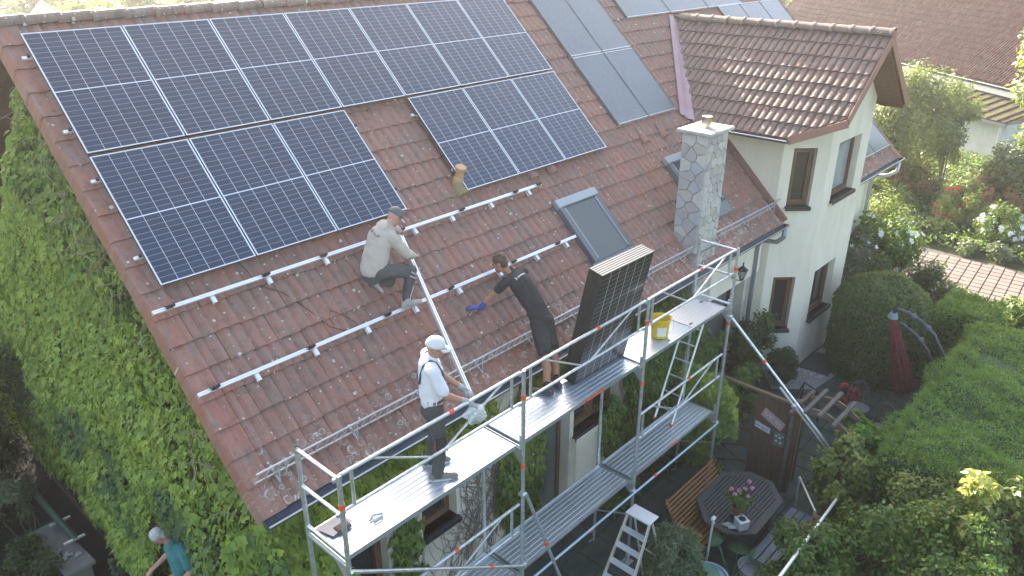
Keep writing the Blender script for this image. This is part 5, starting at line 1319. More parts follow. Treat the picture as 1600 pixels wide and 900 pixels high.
shm=mat('taupe_shoe',(.15,.13,.115),.8,c2=(.2,.18,.16),ns=30); solem=mat('pale_sole',(.45,.44,.41),.7)
for a_ in (anR,anL):
    b=MB(); h0=Vector((a_.x,a_.y,zb+.012))-F*.06; shoe(b,h0,h0+F*.29+RT*(.02 if a_ is anR else -.02),U); organic('shoe',b,.009,shm,mw,2)
    MB().prism([tuple((h0+F*x+RT*y)[:2]) for x,y in ((-.04,-.03),(-.045,.03),(.05,.048),(.18,.055),(.26,.035),(.275,0),(.26,-.035),(.18,-.052),(.05,-.045))],zb+.004,zb+.030).build('sole',solem,mw)
capw=mat('white_cap',(.66,.66,.66),.85); cap(mw,hc,hf,U,capw,capw,vis=.085)
glv=mat('grey_glove',(.26,.27,.28),.8,c2=(.38,.39,.39),ns=25)
b=MB(); hand(b,wrR,(wrR-elR)+Vector((0,0,-.02)),(0,0,-1),-RT,.5,1.18); cone_mb(b,wrR-(wrR-elR).normalized()*.05,wrR+(wrR-elR).normalized()*.02,.037,.036); organic('glove',b,.006,glv,mw,2)
b=MB(); hand(b,wrL,(wrL-elL),(0,0,-1),RT,.7,1.18); cone_mb(b,wrL-(wrL-elL).normalized()*.05,wrL+(wrL-elL).normalized()*.02,.037,.036); organic('glove',b,.006,glv,mw,2)
# crumpled transparent bag hanging from his hand
vs=[];fs=[];r_=random.Random(6); hp=wrR+(wrR-elR).normalized()*.08
for i in range(7):
    for j in range(12):
        a=2*math.pi*j/12; q=i/6; rr_=.03+.085*math.sin(q*2.6)*(1+.35*math.sin(j*2.3+i)); vs.append(hp+Vector((math.cos(a)*rr_*1.2,math.sin(a)*rr_*.8,-.02-.20*q+r_.uniform(-.01,.01)))+F*.04*q)
fs=[(i*12+j,i*12+(j+1)%12,(i+1)*12+(j+1)%12,(i+1)*12+j) for i in range(6) for j in range(12)]
pm=bpy.data.materials.new('clear_film'); pm.use_nodes=True; pb=pm.node_tree.nodes['Principled BSDF']; pb.inputs['Base Color'].default_value=(.75,.78,.80,1); pb.inputs['Alpha'].default_value=.42; pb.inputs['Roughness'].default_value=.2
tag(MB().add(vs,fs).build('plastic_bag',pm),'crumpled clear plastic bag held in the gloved hand of the man in white','bag')
# ================= man in black bending over the roof =================
mbk=empty('person',loc=(3.68,-4.85,ZU),label='dark haired man in black t-shirt and shorts leaning far over the roof tiles',cat='person')
V=lambda *a: Vector(a)
aL,aR=V(3.60,-4.98,-4.33),V(3.82,-4.96,-4.33); kL,kR=V(3.74,-4.83,-3.96),V(3.93,-4.80,-3.97); hL,hR=V(3.95,-4.52,-3.68),V(4.12,-4.50,-3.68)
pel=V(4.03,-4.50,-3.64); wai=V(4.06,-4.36,-3.49); che=V(4.04,-4.12,-3.24); nk=V(4.00,-3.96,-3.08); hc2=V(3.925,-3.85,-2.985)
sL,sR=V(3.85,-4.04,-3.17),V(4.20,-4.03,-3.15); eL,wL=V(3.70,-3.93,-3.34),V(3.56,-3.83,-3.52); eR,wR=V(4.26,-3.83,-3.20),V(4.20,-3.62,-3.20)
F2=V(-.35,.60,-.35).normalized(); U2=V(-.10,.45,.72).normalized(); NB=V(.03,-.66,.75).normalized()
b=MB(); cone_mb(b,pel,che,.12,.14,(NB,.72)); cone_mb(b,che.lerp(nk,.6),hc2,.058,.054); head_build(b,hc2,F2,U2)
for s_,e_,w_ in ((sL,eL,wL),(sR,eR,wR)): cone_mb(b,s_,e_,.048,.038); cone_mb(b,e_,w_,.040,.026)
for h_,k_,a_ in ((hL,kL,aL),(hR,kR,aR)): cone_mb(b,h_,k_,.085,.056); cone_mb(b,k_,k_.lerp(a_,.4)+V(.0,-.02,0),.056,.062); cone_mb(b,k_.lerp(a_,.4)+V(0,-.02,0),a_,.060,.038)
hand(b,wL,V(-.5,.7,-.1),V(0,.3,-1),V(.5,.5,0),.3); hand(b,wR,V(.0,1,.5),V(0,.2,-1),V(-1,0,0),.4)
organic('body',b,.0075,skin3,mbk,3); face_bits(mbk,hc2,F2,U2)
tee=mat('black_tshirt',(.017,.017,.019),.85,c2=(.026,.026,.028),ns=7)
b=MB(); cone_mb(b,pel.lerp(wai,.05),wai,.160,.156,(NB,.80)); cone_mb(b,wai,che,.158,.175,(NB,.76)); cone_mb(b,sL.lerp(sR,.2),sR.lerp(sL,.2),.075,.075); cone_mb(b,che,nk,.09,.062)
for s_,e_ in ((sL,eL),(sR,eR)): cone_mb(b,s_,s_.lerp(e_,.62),.070,.064)
organic('tshirt',b,.010,tee,mbk,3,.016)
sho=mat('black_shorts',(.022,.022,.021),.85,c2=(.034,.034,.032),ns=9)
b=MB(); cone_mb(b,pel-V(0,.02,.02),pel.lerp(wai,.45),.155,.150,(NB,.82))
for h_,k_ in ((hL,kL),(hR,kR)): cone_mb(b,h_,k_.lerp(h_,.16),.115,.100)
organic('shorts',b,.010,sho,mbk,3,.02)
b=MB()
for a_,d_ in ((aL,V(-.1,1,0)),(aR,V(.1,1,0))): cone_mb(b,a_+V(0,0,.07),a_,.043,.045)
organic('socks',b,.009,mat('black_sock',(.02,.02,.022),.9),mbk,1)
for a_,d_ in ((aL,V(-.25,.7,0)),(aR,V(.05,.75,0))):
    d_=d_.normalized(); b=MB(); h0=V(a_.x,a_.y,ZU+.012)-d_*.06; shoe(b,h0,h0+d_*.28,U); organic('shoe',b,.009,mat('black_shoe',(.022,.022,.025),.6,c2=(.07,.075,.09),ns=22),mbk,2)
hair(mbk,hc2,F2,U2,mat('dark_brown_hair',(.045,.028,.016),.7,c2=(.10,.065,.035),ns=30),full=True)
# blue glove on his left hand
b=MB(); hand(b,wL,V(-.5,.7,-.1),V(0,.3,-1),V(.5,.5,0),.3,1.25); cone_mb(b,wL-(wL-eL).normalized()*.06,wL+(wL-eL).normalized()*.02,.040,.036); organic('glove',b,.006,mat('blue_glove',(.015,.055,.26),.6),mbk,2)
# logo print between the shoulder blades: chevron and a pale line of print
def chest_pt(a,b_): return che.lerp(nk,.32+.5*b_)+(sR-sL).normalized()*a+NB*.118
wm=mat('white_print',(.72,.72,.72),.7)
LS=1.55; lg=MB(); ex=(sR-sL).normalized(); ey=(nk-che).normalized()
def bar(mb,p,q,w,z=0): 
    d=(q-p).normalized(); n=NB.cross(d).normalized()*w; mb.add([p-n,q-n,q+n,p+n],[(0,1,2,3)])
o0=che.lerp(nk,.35)+NB*.128
Q=lambda x,y: o0+ex*(x*LS)+ey*(y*LS)
bar(lg,Q(-.085,.016),Q(-.066,0),.006); bar(lg,Q(-.066,0),Q(-.085,-.016),.006)
x=-.05; r_=random.Random(1)
while x<.075:
    w=r_.uniform(.007,.012); h=r_.choice((.010,.013,.013,.017)); bar(lg,Q(x,-h*.5),Q(x,h*.5),.0042); bar(lg,Q(x,0),Q(x+w*.7,0),.0034); x+=w
bar(lg,Q(-.05,-.015),Q(.08,-.015),.0025)
lo=lg.build('printed_logo',wm,mbk); sm=lo.modifiers.new('w','SHRINKWRAP'); 
for ob in mbk.children:
    if ob.name.startswith('tshirt'): sm.target=ob
sm.wrap_method='PROJECT'; sm.use_negative_direction=True; sm.use_positive_direction=True; sm.use_project_z=False; sm.wrap_method='NEAREST_SURFACEPOINT'; sm.wrap_mode='ABOVE_SURFACE'; sm.offset=.004
MB().box(pel.lerp(wai,.35)+NB*.122+ex*.10,(.03,.012,.012)).build('white_tag',wm,mbk)
# ================= kneeling man in beige =================
mk=empty('person',loc=rp(2.3,4.5,-.12),label='man in beige hoodie and grey cap kneeling on the roof at the rails',cat='person')
pe=V(2.27,-3.25,-2.72); ch_=V(2.42,-3.25,-2.36); nk3=V(2.54,-3.26,-2.22); hc3=V(2.63,-3.29,-2.115)
hR3,hL3=V(2.30,-3.33,-2.74),V(2.27,-3.16,-2.76); kR3=V(2.66,-3.50,-2.80); aR3=V(2.60,-3.47,-3.19); kL3=V(2.55,-3.20,-2.98); aL3=V(2.27,-3.20,-2.93)
sR3,sL3=V(2.48,-3.40,-2.33),V(2.55,-3.13,-2.27); eR3=V(2.66,-3.46,-2.58); wR3=V(2.835,-3.36,-2.68); eL3=V(2.80,-3.05,-2.38); wL3=V(2.93,-2.98,-2.46)
F3=V(.70,-.10,-.62).normalized(); U3=V(.62,-.05,.72).normalized(); NB3=V(-.70,-.25,.60).normalized(); SD=(sR3-sL3).normalized()
b=MB(); cone_mb(b,pe,ch_,.12,.14,(NB3,.74)); cone_mb(b,nk3-V(.02,0,.03),hc3,.060,.055); head_build(b,hc3,F3,U3)
for s_,e_,w_ in ((sR3,eR3,wR3),(sL3,eL3,wL3)): cone_mb(b,s_,e_,.048,.04); cone_mb(b,e_,w_,.04,.027)
for h_,k_,a_ in ((hR3,kR3,aR3),(hL3,kL3,aL3)): cone_mb(b,h_,k_,.085,.057); cone_mb(b,k_,a_,.055,.037)
rd=(V(3.07,-2.80,-2.53)-V(2.30,-4.92,-3.86)).normalized()
hand(b,wR3,V(1,.25,-.35),V(0,.2,-1),rd,.9); hand(b,wL3,V(.9,.4,-.5),V(0,.1,-1),rd,.9)
organic('body',b,.0075,skin2,mk,3); face_bits(mk,hc3,F3,U3)
hood=mat('beige_hoodie',(.42,.37,.31),.9,c2=(.48,.43,.37),ns=6)
b=MB(); cone_mb(b,pe+V(-.0,0,.03),pe.lerp(ch_,.5),.165,.175,(NB3,.80)); cone_mb(b,pe.lerp(ch_,.4),ch_,.175,.172,(NB3,.76)); cone_mb(b,sR3.lerp(sL3,.18),sL3.lerp(sR3,.18),.088,.088); cone_mb(b,ch_,nk3,.10,.075)
ell(b,nk3-V(.055,0,.0)+NB3*.03,.10,.085,.05,SD,NB3.cross(SD),NB3)        # hood lying on the back
for s_,e_,w_ in ((sR3,eR3,wR3),(sL3,eL3,wL3)): cone_mb(b,s_,e_,.080,.066); cone_mb(b,e_,e_.lerp(w_,.92),.066,.047)
organic('hoodie',b,.010,hood,mk,3,.022)
tr3=mat('charcoal_work_trousers',(.060,.064,.064),.85,c2=(.085,.09,.09),ns=9)
b=MB(); cone_mb(b,pe-V(.0,0,.05),pe+V(.02,0,.03),.15,.155,(NB3,.85))
for h_,k_,a_ in ((hR3,kR3,aR3),(hL3,kL3,aL3)): cone_mb(b,h_,k_,.105,.082); cone_mb(b,k_,k_.lerp(a_,.93),.080,.062)
organic('trousers',b,.010,tr3,mk,3,.02)
wst=mat('reflective_stripe',(.55,.57,.58),.5)
b=MB(); 
q=kR3.lerp(aR3,.12); 
for off in (.10,.22): c0=kR3.lerp(hR3,.10+off*.3); 
b.poly([kR3+V(-.05,-.085,.03),kR3+V(.01,-.085,-.02),kR3+V(.055,-.06,-.03)],.006,5); b.poly([kR3+V(-.07,-.075,-.02),kR3+V(-.0,-.085,-.07),kR3+V(.04,-.065,-.08)],.006,5); b.poly([kR3.lerp(aR3,.45)+V(.02,-.075,0),kR3.lerp(aR3,.7)+V(.0,-.072,0),kR3.lerp(aR3,.95)+V(-.01,-.064,0)],.006,5)
b.build('pocket_stripes',wst,mk)
RN=V(0,-ST,CT)
sh3=mat('pale_grey_shoe',(.30,.28,.26),.8,c2=(.40,.38,.35),ns=25)
b=MB(); h0=V(2.545,-3.47,-3.265); shoe(b,h0,h0+V(.27,-.035,-.03),V(0,-.25,.95)); organic('shoe',b,.009,sh3,mk,2)
b=MB(); h0=V(2.215,-3.20,-2.86); shoe(b,h0,h0+V(.13,-.12,-.205),V(.80,-.05,.50)); organic('shoe',b,.009,sh3,mk,2)
so=MB(); dd=V(.13,-.12,-.205).normalized(); nn3=V(.80,-.05,.50); nn3=(nn3-dd*nn3.dot(dd)).normalized(); rr3=dd.cross(nn3)
for k in range(6): so.box((0,0,0),(.012,.075,.008),basis(h0+dd*(.03+.04*k)-nn3*.008,dd,rr3,nn3))
so.build('sole_tread',mat('tread',(.14,.13,.12),.8),mk)
cap(mk,hc3,F3,U3,mat('grey_cap',(.12,.125,.135),.85),mat('beige_visor',(.45,.42,.37),.85),vis=.085)
# print on the hoodie back
fc=bpy.data.curves.new('print','FONT'); fc.body='ELEKTRO'; fc.size=.064; fc.align_x='CENTER'; fc.align_y='CENTER'; fo_=bpy.data.objects.new('print',fc); COL.objects.link(fo_)
dg=bpy.context.evaluated_depsgraph_get(); tm=bpy.data.meshes.new_from_object(fo_.evaluated_get(dg)); bpy.data.objects.remove(fo_)
bp3=(sR3+sL3)/2*.55+pe.lerp(ch_,.75)*.45
ex3=(SD+V(0,0,-.0)).normalized(); n3=NB3; n3=(n3-ex3*n3.dot(ex3)).normalized(); ey3=n3.cross(ex3)
tm.transform(basis(ch_+n3*.19-ey3*.0+ex3*.0,ex3,ey3,n3)); tm.transform(MW[mk.name].inverted())
lo=link('printed_lettering',tm,mat('dark_print',(.06,.07,.10),.8),mk)
sm=lo.modifiers.new('w','SHRINKWRAP'); sm.target=[q for q in mk.children if q.name.startswith('hoodie')][0]; sm.wrap_method='NEAREST_SURFACEPOINT'; sm.wrap_mode='ABOVE_SURFACE'; sm.offset=.004
# ================= man in teal by the ivy wall =================
mt=empty('person',loc=(-.5,-1.8,-7.25),label='grey haired man in teal t-shirt bending his head beside the ivy wall',cat='person')
ox=V(-.40,-1.95,-5.93)
pe4=ox+V(.13,-.05,-.80); ch4=ox+V(.10,-.06,-.38); nk4=ox+V(.06,-.06,-.15); hc4=ox+V(-.04,.0,-.02)
F4=V(-.62,.30,-.72).normalized(); U4=V(-.62,.25,.70).normalized(); SD4=V(.45,-.75,-.1).normalized(); N4=V(.7,.6,.3).normalized()
s4a,s4b=ch4+V(.03,-.17,.14),ch4+V(.02,.17,.14); e4=s4a+V(-.02,-.12,-.28); w4=e4+V(-.20,.05,-.14); e4b=s4b+V(-.05,.08,-.28); w4b=e4b+V(-.2,0,-.1)
b=MB(); cone_mb(b,pe4,ch4,.13,.145,(V(1,0,0),.75)); cone_mb(b,nk4-V(-.02,0,.04),hc4,.060,.056); head_build(b,hc4,F4,U4)
for s_,e_,w_ in ((s4a,e4,w4),(s4b,e4b,w4b)): cone_mb(b,s_,e_,.05,.041); cone_mb(b,e_,w_,.042,.028); hand(b,w_,w_-e_,(0,0,-1),(0,1,0),.6)
for s in (-1,1): cone_mb(b,pe4+V(0,.09*s,-.05),pe4+V(-.02,.1*s,-.45),.085,.058); cone_mb(b,pe4+V(-.02,.1*s,-.45),V(pe4.x,pe4.y+.1*s,-7.22+.0),.056,.04)
organic('body',b,.0085,skinm('skin_pinkish',(.48,.24,.18)),mt,3); face_bits(mt,hc4,F4,U4)
b=MB(); cone_mb(b,pe4+V(0,0,.02),ch4,.155,.165,(V(1,0,0),.78)); cone_mb(b,s4a.lerp(s4b,.2),s4b.lerp(s4a,.2),.08,.08); cone_mb(b,ch4,nk4,.09,.064)
for s_,e_ in ((s4a,e4),(s4b,e4b)): cone_mb(b,s_,s_.lerp(e_,.7),.075,.068)
organic('tshirt',b,.011,mat('teal_tshirt',(.03,.17,.18),.85,c2=(.045,.21,.22),ns=6),mt,3,.018)
b=MB(); cone_mb(b,pe4-V(0,0,.02),pe4+V(0,0,.06),.15,.15,(V(1,0,0),.82))
for s in (-1,1): cone_mb(b,pe4+V(0,.09*s,-.05),pe4+V(-.02,.1*s,-.45),.10,.08); cone_mb(b,pe4+V(-.02,.1*s,-.45),V(pe4.x,pe4.y+.1*s,-7.15),.078,.065)
organic('trousers',b,.012,tro,mt,2)
hair(mt,hc4,F4,U4,mat('grey_hair',(.36,.35,.34),.7,c2=(.52,.51,.50),ns=40),amp=.006)
# ================= PLANTS =================
SH={'leaf':([(0,0,0),(-.26,.42,.05),(0,1,-.10),(.26,.42,.05)],[(0,3,2,1)]),
    'narrow':([(0,0,0),(-.13,.45,.03),(0,1,-.12),(.13,.45,.03)],[(0,3,2,1)]),
    'oval':([(0,0,0),(-.30,.25,.06),(-.30,.62,.05),(0,1,-.08),(.30,.62,.05),(.30,.25,.06)],[(0,3,2,1),(0,5,4,3)]),
    'ivy':([(0,.12,0),(-.18,-.02,.0),(-.40,.12,-.06),(-.27,.40,.06),(-.36,.68,-.08),(-.13,.70,.05),(0,1.32,-.26),(.13,.70,.05),(.36,.68,-.08),(.27,.40,.06),(.40,.12,-.06),(.18,-.02,.0)],[(0,6,5,4,3,2,1),(0,11,10,9,8,7,6)])}
def nrm(a): return a/np.maximum(np.linalg.norm(a,axis=1,keepdims=True),1e-9)
def leaves(name,P,N,D,size,tint,shape,m,parent,kind='stuff',label=None):
    n=len(P); 
    if n==0: return None
    if parent is not None and parent.name in MW:
        I=np.array(MW[parent.name].inverted()); P=P@I[:3,:3].T+I[:3,3]; N=N@I[:3,:3].T; D=D@I[:3,:3].T
    N=nrm(N); D=nrm(D-N*np.sum(D*N,1,keepdims=True)); X=np.cross(D,N)
    sv,sf=SH[shape]; k=len(sv); V_=np.zeros((n,k,3)); s=size[:,None]
    for i,(a,b,c) in enumerate(sv): V_[:,i]=P+X*(a*s)+D*(b*s)+N*(c*s)
    me=bpy.data.meshes.new(name); nf=len(sf); tot=[len(f) for f in sf]; L=sum(tot)
    me.vertices.add(n*k); me.vertices.foreach_set('co',V_.reshape(-1).astype(np.float32))
    me.loops.add(n*L); fl=np.concatenate([np.array(f) for f in sf]); idx=(fl[None,:]+np.arange(n)[:,None]*k).reshape(-1)
    me.loops.foreach_set('vertex_index',idx.astype(np.int32))
    me.polygons.add(n*nf); st=np.concatenate([[0],np.cumsum(tot)[:-1]]); ls=(st[None,:]+np.arange(n)[:,None]*L).reshape(-1)
    me.polygons.foreach_set('loop_start',ls.astype(np.int32)); 
    try: me.polygons.foreach_set('loop_total',np.tile(tot,n).astype(np.int32))
    except Exception: pass
    me.update(calc_edges=True)
    at=me.attributes.new('tint','FLOAT','POINT'); at.data.foreach_set('value',np.repeat(tint,k).astype(np.float32))
    o=link(name,me,m,parent,label=label); 
    if kind: o['kind']=kind
    return o
def rv(n,s=1.0): return rng.normal(0,s,(n,3))
def snoise(P,sc,seed=0):
    """cheap smooth noise, sum of sines, 0..1"""
    r_=np.random.RandomState(seed); v=np.zeros(len(P))
    for k in range(5):
        w=r_.normal(0,1,3)*sc*(1+.5*k); v+=np.sin(P@w+r_.uniform(0,6.28))/(1+.4*k)
    return np.clip(.5+v/4.2,0,1)
LM={}
def lm(k):
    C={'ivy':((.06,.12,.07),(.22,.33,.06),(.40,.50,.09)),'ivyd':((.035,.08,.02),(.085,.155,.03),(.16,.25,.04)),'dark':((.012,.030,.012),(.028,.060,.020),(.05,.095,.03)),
       'thuja':((.06,.14,.03),(.13,.25,.05),(.21,.34,.08)),'box':((.03,.065,.022),(.07,.12,.035),(.15,.20,.07)),'mid':((.03,.075,.02),(.09,.165,.03),(.19,.27,.05)),
       'olive':((.045,.075,.045),(.09,.135,.075),(.17,.22,.13)),'yellow':((.10,.14,.03),(.26,.30,.06),(.48,.46,.14)),'grey':((.05,.07,.045),(.10,.13,.08),(.2,.22,.14)),'fresh':((.03,.10,.02),(.07,.18,.03),(.14,.28,.04)),
       'autumn':((.10,.07,.03),(.22,.13,.06),(.42,.22,.14)),'pale':((.06,.095,.025),(.135,.18,.04),(.26,.30,.08)),
       'pink':((.55,.16,.38),(.65,.25,.48),(.75,.4,.6)),'red':((.45,.01,.02),(.6,.02,.05),(.7,.06,.1)),'white':((.7,.7,.66),(.8,.8,.78),(.85,.85,.84))}
    if k not in LM: LM[k]=leafmat('leaf_'+k,*C[k],trans=.15 if k in('pink','red','white') else .3)
    return LM[k]
def clump_points(n,c,rad,nc,spread=.28,seed=0,flat=.0,hollow=.55):
    """leaf positions in clumps through an ellipsoid crown"""
    r_=np.random.RandomState(seed); c=np.array(c); rad=np.array(rad)
    u=nrm(r_.normal(0,1,(nc,3))); rr=(hollow+(1-hollow)*r_.uniform(0,1,nc)**.6)[:,None]; cc=c+u*rad*rr*(1-spread*.6)
    k=r_.randint(0,nc,n); loc=r_.normal(0,1,(n,3)); loc=nrm(loc)*(r_.uniform(0,1,(n,1))**.45); P=cc[k]+loc*(rad.mean()*spread)*r_.uniform(.7,1.25,(nc,1))[k]
    N=nrm((P-c)/rad+loc*.7); ct=r_.uniform(-.18,.18,nc)[k]
    return P,N,ct
def bush(name,label,cat,c,rad,n,size,key,shape='leaf',group=None,seed=0,nc=None,stems=5,spread=.30,ground=G,droop=.3,tv=.5,hollow=.5,trunk=None,blossom=None,core=True,stemc=None):
    base=(c[0],c[1],ground); t=empty(name,loc=base,label=label,cat=cat,group=group)
    nc=nc or max(8,int(14*(rad[0]*rad[2])**.5*2)); P,N,ct=clump_points(n,c,rad,nc,spread,seed,hollow=hollow)
    P[:,2]=np.maximum(P[:,2],ground+.03)
    D=N*.5+rv(n,.7)+np.array([0,0,-droop]); Nn=N+rv(n,.55)+np.array([0,0,.45])
    tint=np.clip(tv+ct+rng.normal(0,.17,n),0,1); sz=size*rng.uniform(.65,1.25,n)
    # the leaves that show largest are single leaves
    leaves('foliage',P,Nn,D,sz,tint,shape,lm(key),t)
    wm_=mat('bark',(.10,.075,.05),.9,c2=(.16,.13,.10),ns=20) if not stemc else stemc
    if trunk:
        tr=MB().poly([(c[0],c[1],ground),(c[0]+trunk*.5,c[1],ground+(c[2]-ground)*.5),(c[0],c[1]+trunk*.4,c[2])],[trunk,trunk*.8,trunk*.4],8).build('trunk',wm_,t)
    r_=random.Random(seed+5)
    for k in range(stems):
        u=P[r_.randrange(n)]; b0=Vector((c[0]+r_.uniform(-.1,.1)*rad[0],c[1]+r_.uniform(-.1,.1)*rad[1],ground if not trunk else ground+(c[2]-ground)*r_.uniform(.45,.8)))
        e=Vector(u); mid=b0.lerp(e,.5)+Vector((r_.uniform(-.1,.1),r_.uniform(-.1,.1),.12*rad[2])); w=.010+.012*rad[2]
        MB().poly([b0,mid,e],[w,w*.65,w*.25],5).build('branch',wm_,t)
    if blossom:
        for key2,nb,bs,region in blossom:
            idx=[i for i in range(n) if region(P[i])]
            r_.shuffle(idx)
            for i in idx[:nb]:
                m_=7; p=P[i]+N[i]*size*.5; cn=N[i]+np.array([-.4,-.5,.6]); cn=cn/np.linalg.norm(cn)
                a=2*np.pi*np.arange(m_)/m_; e1=np.cross(cn,[0,0,1.]); e1/=np.linalg.norm(e1)+1e-9; e2=np.cross(cn,e1)
                Dd=np.cos(a)[:,None]*e1+np.sin(a)[:,None]*e2+cn*.25
                leaves('blossom',np.tile(p,(m_,1))+rng.normal(0,bs*.10,(m_,3)),np.tile(cn,(m_,1)),Dd,np.full(m_,bs),rng.uniform(0,1,m_),'oval',lm(key2),t,kind=None)
    return t
def hedge(name,label,x0,x1,y0,y1,z1,n,size,key,seed=0,ground=G,rot=0,shape='leaf',rnd=.0,bump_=.06,tv=.5):
    t=empty(name,loc=((x0+x1)/2,(y0+y1)/2,ground),label=label,cat='hedge'); r_=np.random.RandomState(seed)
    H=z1-ground; cx,cy=(x0+x1)/2,(y0+y1)/2; a=(x1-x0)/2; b=(y1-y0)/2
    ar=[4*a*b*1.2,2*a*H,2*a*H,2*b*H,2*b*H]; ar=np.array(ar)/sum(ar); f=r_.choice(5,n,p=ar); u=r_.uniform(-1,1,n); v=r_.uniform(-1,1,n); w=r_.uniform(0,1,n)
    P=np.zeros((n,3)); N=np.zeros((n,3))
    q=f==0; P[q]=np.c_[u[q]*a,v[q]*b,np.full(q.sum(),H)]; N[q]=[0,0,1]
    for k,(sx,sy) in enumerate(((0,-1),(0,1),(-1,0),(1,0))):
        q=f==k+1
        P[q]=np.c_[(u[q]*a if sx==0 else np.full(q.sum(),sx*a)),(v[q]*b if sy==0 else np.full(q.sum(),sy*b)),w[q]*H]; N[q]=[sx,sy,0]
    # soften the edges, wobble the surface
    k_=np.c_[P[:,0]/a,P[:,1]/b,(P[:,2]/H*2-1)]; e=np.sort(np.abs(k_),axis=1)[:,1]; P[:,:2]*=(1-.04*(e[:,None]>.93)*((P[:,2:3]/H)>.9))
    W_=P+np.array([cx,cy,ground]); d=(snoise(W_,1.6,seed)-.5)*bump_*2+(snoise(W_,6,seed+1)-.5)*bump_; P=W_+N*d[:,None]+N*r_.uniform(-.09,.03,(n,1))
    D=N*.9+rv(n,.45)+np.array([0,0,.35]); tint=np.clip(tv+(snoise(W_,4,seed+2)-.5)*.5+r_.normal(0,.15,n),0,1)
    leaves('foliage',P,rv(n,.8)+N*.6,D,size*r_.uniform(.6,1.3,n),tint,shape,lm(key),t)
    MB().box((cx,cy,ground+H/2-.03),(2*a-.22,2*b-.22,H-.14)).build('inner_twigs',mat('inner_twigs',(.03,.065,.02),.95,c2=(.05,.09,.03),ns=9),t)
    return t
# ---------------- ivy on the gable wall ----------------
def big_leaf_parts(t,P,N,D,sz,ti,shape,m,nmax=300):
    """the leaves nearest to the camera as single leaf objects that share one mesh, the rest as one foliage part"""
    cp=np.array([-2.98,-10.4,1.03]); d=np.linalg.norm(P-cp,axis=1)/sz; o=np.argsort(d); near=o[:nmax]; far=o[nmax:]
    leaves('foliage',P[far],N[far],D[far],sz[far],ti[far],shape,m,t)
    I=MW[t.name].inverted(); srcs=[]
    for q in range(4):
        s_=leaves('leaf',np.zeros((1,3)),np.array([[0,0,1.]]),np.array([[0,1.,0]]),np.array([1.0]),np.array([.25+.22*q]),shape,m,None,kind=None); srcs.append(s_)
    used=set()
    for i in near:
        q=min(3,max(0,int((ti[i]-.14)/.22))); n_=Vector(N[i]).normalized(); d_=Vector(D[i]); d_=(d_-n_*d_.dot(n_)).normalized(); x_=d_.cross(n_)
        s_=sz[i]; M_=I@Matrix.Translation(P[i])@Matrix((x_,d_,n_)).transposed().to_4x4()@Matrix.Scale(s_,4)
        if q in used: o_=srcs[q].copy(); COL.objects.link(o_)
        else: o_=srcs[q]; used.add(q)
        o_.parent=t; o_.matrix_local=M_
    for q in range(4):
        if q not in used: bpy.data.objects.remove(srcs[q])
iv=empty('ivy',loc=(-.1,0,G),label='dense yellow green climbing vine covering the whole gable wall beside the verge',cat='climbing plant')
n=50000
y=rng.uniform(-4.6,4.9,n); z=rng.uniform(G+.15,-.3,n)
roofz=-.15-np.abs(y-.2)*math.tan(TH)-.35
keep=z<roofz+.12*rng.uniform(-1,.6,n)
keep&=z>G+.25+.5*snoise(np.c_[y,y*0,y*0],1.3,4)
y,z=y[keep],z[keep]; n=len(y); W_=np.c_[np.zeros(n),y,z]
bulge=.10+.30*snoise(W_,.9,1)+.14*(snoise(W_,3.2,2))+.10*np.clip((-z-3)/4,0,1)
bulge*=np.clip((roofz[keep]-z)/.9,.25,1)
bulge=np.where((y>-2.9)&(y<-1.3)&(z<-5.7),np.minimum(bulge,.13),bulge); cor=y<-4.0; x=-bulge+rng.uniform(-.05,.05,n)
P=np.c_[x,y,z]
e=.02; g=lambda Q:.10+.30*snoise(Q,.9,1)+.14*snoise(Q,3.2,2)
gy=(g(W_+[0,.05,0])-g(W_-[0,.05,0]))/.1; gz=(g(W_+[0,0,.05])-g(W_-[0,0,.05]))/.1
N=nrm(np.c_[-np.ones(n),-gy*1.3,-gz*1.3]+np.array([0,-.1,.30])); 
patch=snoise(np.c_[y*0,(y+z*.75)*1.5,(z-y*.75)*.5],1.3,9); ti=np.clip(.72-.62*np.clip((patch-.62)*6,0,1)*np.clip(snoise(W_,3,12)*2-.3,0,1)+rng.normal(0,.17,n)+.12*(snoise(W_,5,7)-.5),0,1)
D=np.c_[rng.normal(-.1,.2,n),rng.normal(0,.28,n),-np.ones(n)]
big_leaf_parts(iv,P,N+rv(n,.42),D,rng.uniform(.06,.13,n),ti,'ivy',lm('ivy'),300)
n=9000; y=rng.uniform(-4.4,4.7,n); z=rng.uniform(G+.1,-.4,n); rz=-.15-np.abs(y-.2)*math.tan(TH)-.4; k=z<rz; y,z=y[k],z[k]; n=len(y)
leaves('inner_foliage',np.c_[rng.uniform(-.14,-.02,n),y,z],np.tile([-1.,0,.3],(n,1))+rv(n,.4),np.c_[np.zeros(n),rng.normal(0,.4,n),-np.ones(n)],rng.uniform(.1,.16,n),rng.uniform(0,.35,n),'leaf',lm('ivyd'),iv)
# bare curling twigs below the verge
dry=mat('dry_twig',(.22,.17,.11),.9); grn=mat('green_tendril',(.22,.28,.08),.8)
for q in range(70):
    yy=random.uniform(-3.9,.1) if q%4 else random.uniform(-1.6,-.6); z0=-.15-abs(yy-.2)*math.tan(TH)-random.uniform(.3,.75); x0=-random.uniform(.12,.32)
    pts=[Vector((x0,yy,z0))]
    dirv=Vector((random.uniform(-.6,.1),random.uniform(-1,1),random.uniform(-.4,.9)))
    for k in range(6): dirv=(dirv+Vector((random.uniform(-.5,.5),random.uniform(-.6,.6),-.32))).normalized(); pts.append(pts[-1]+dirv*random.uniform(.05,.10))
    MB().poly(pts,[.007]*3+[.005]*2+[.003]*2,4).build('tendril',dry if q%3 else grn,iv)
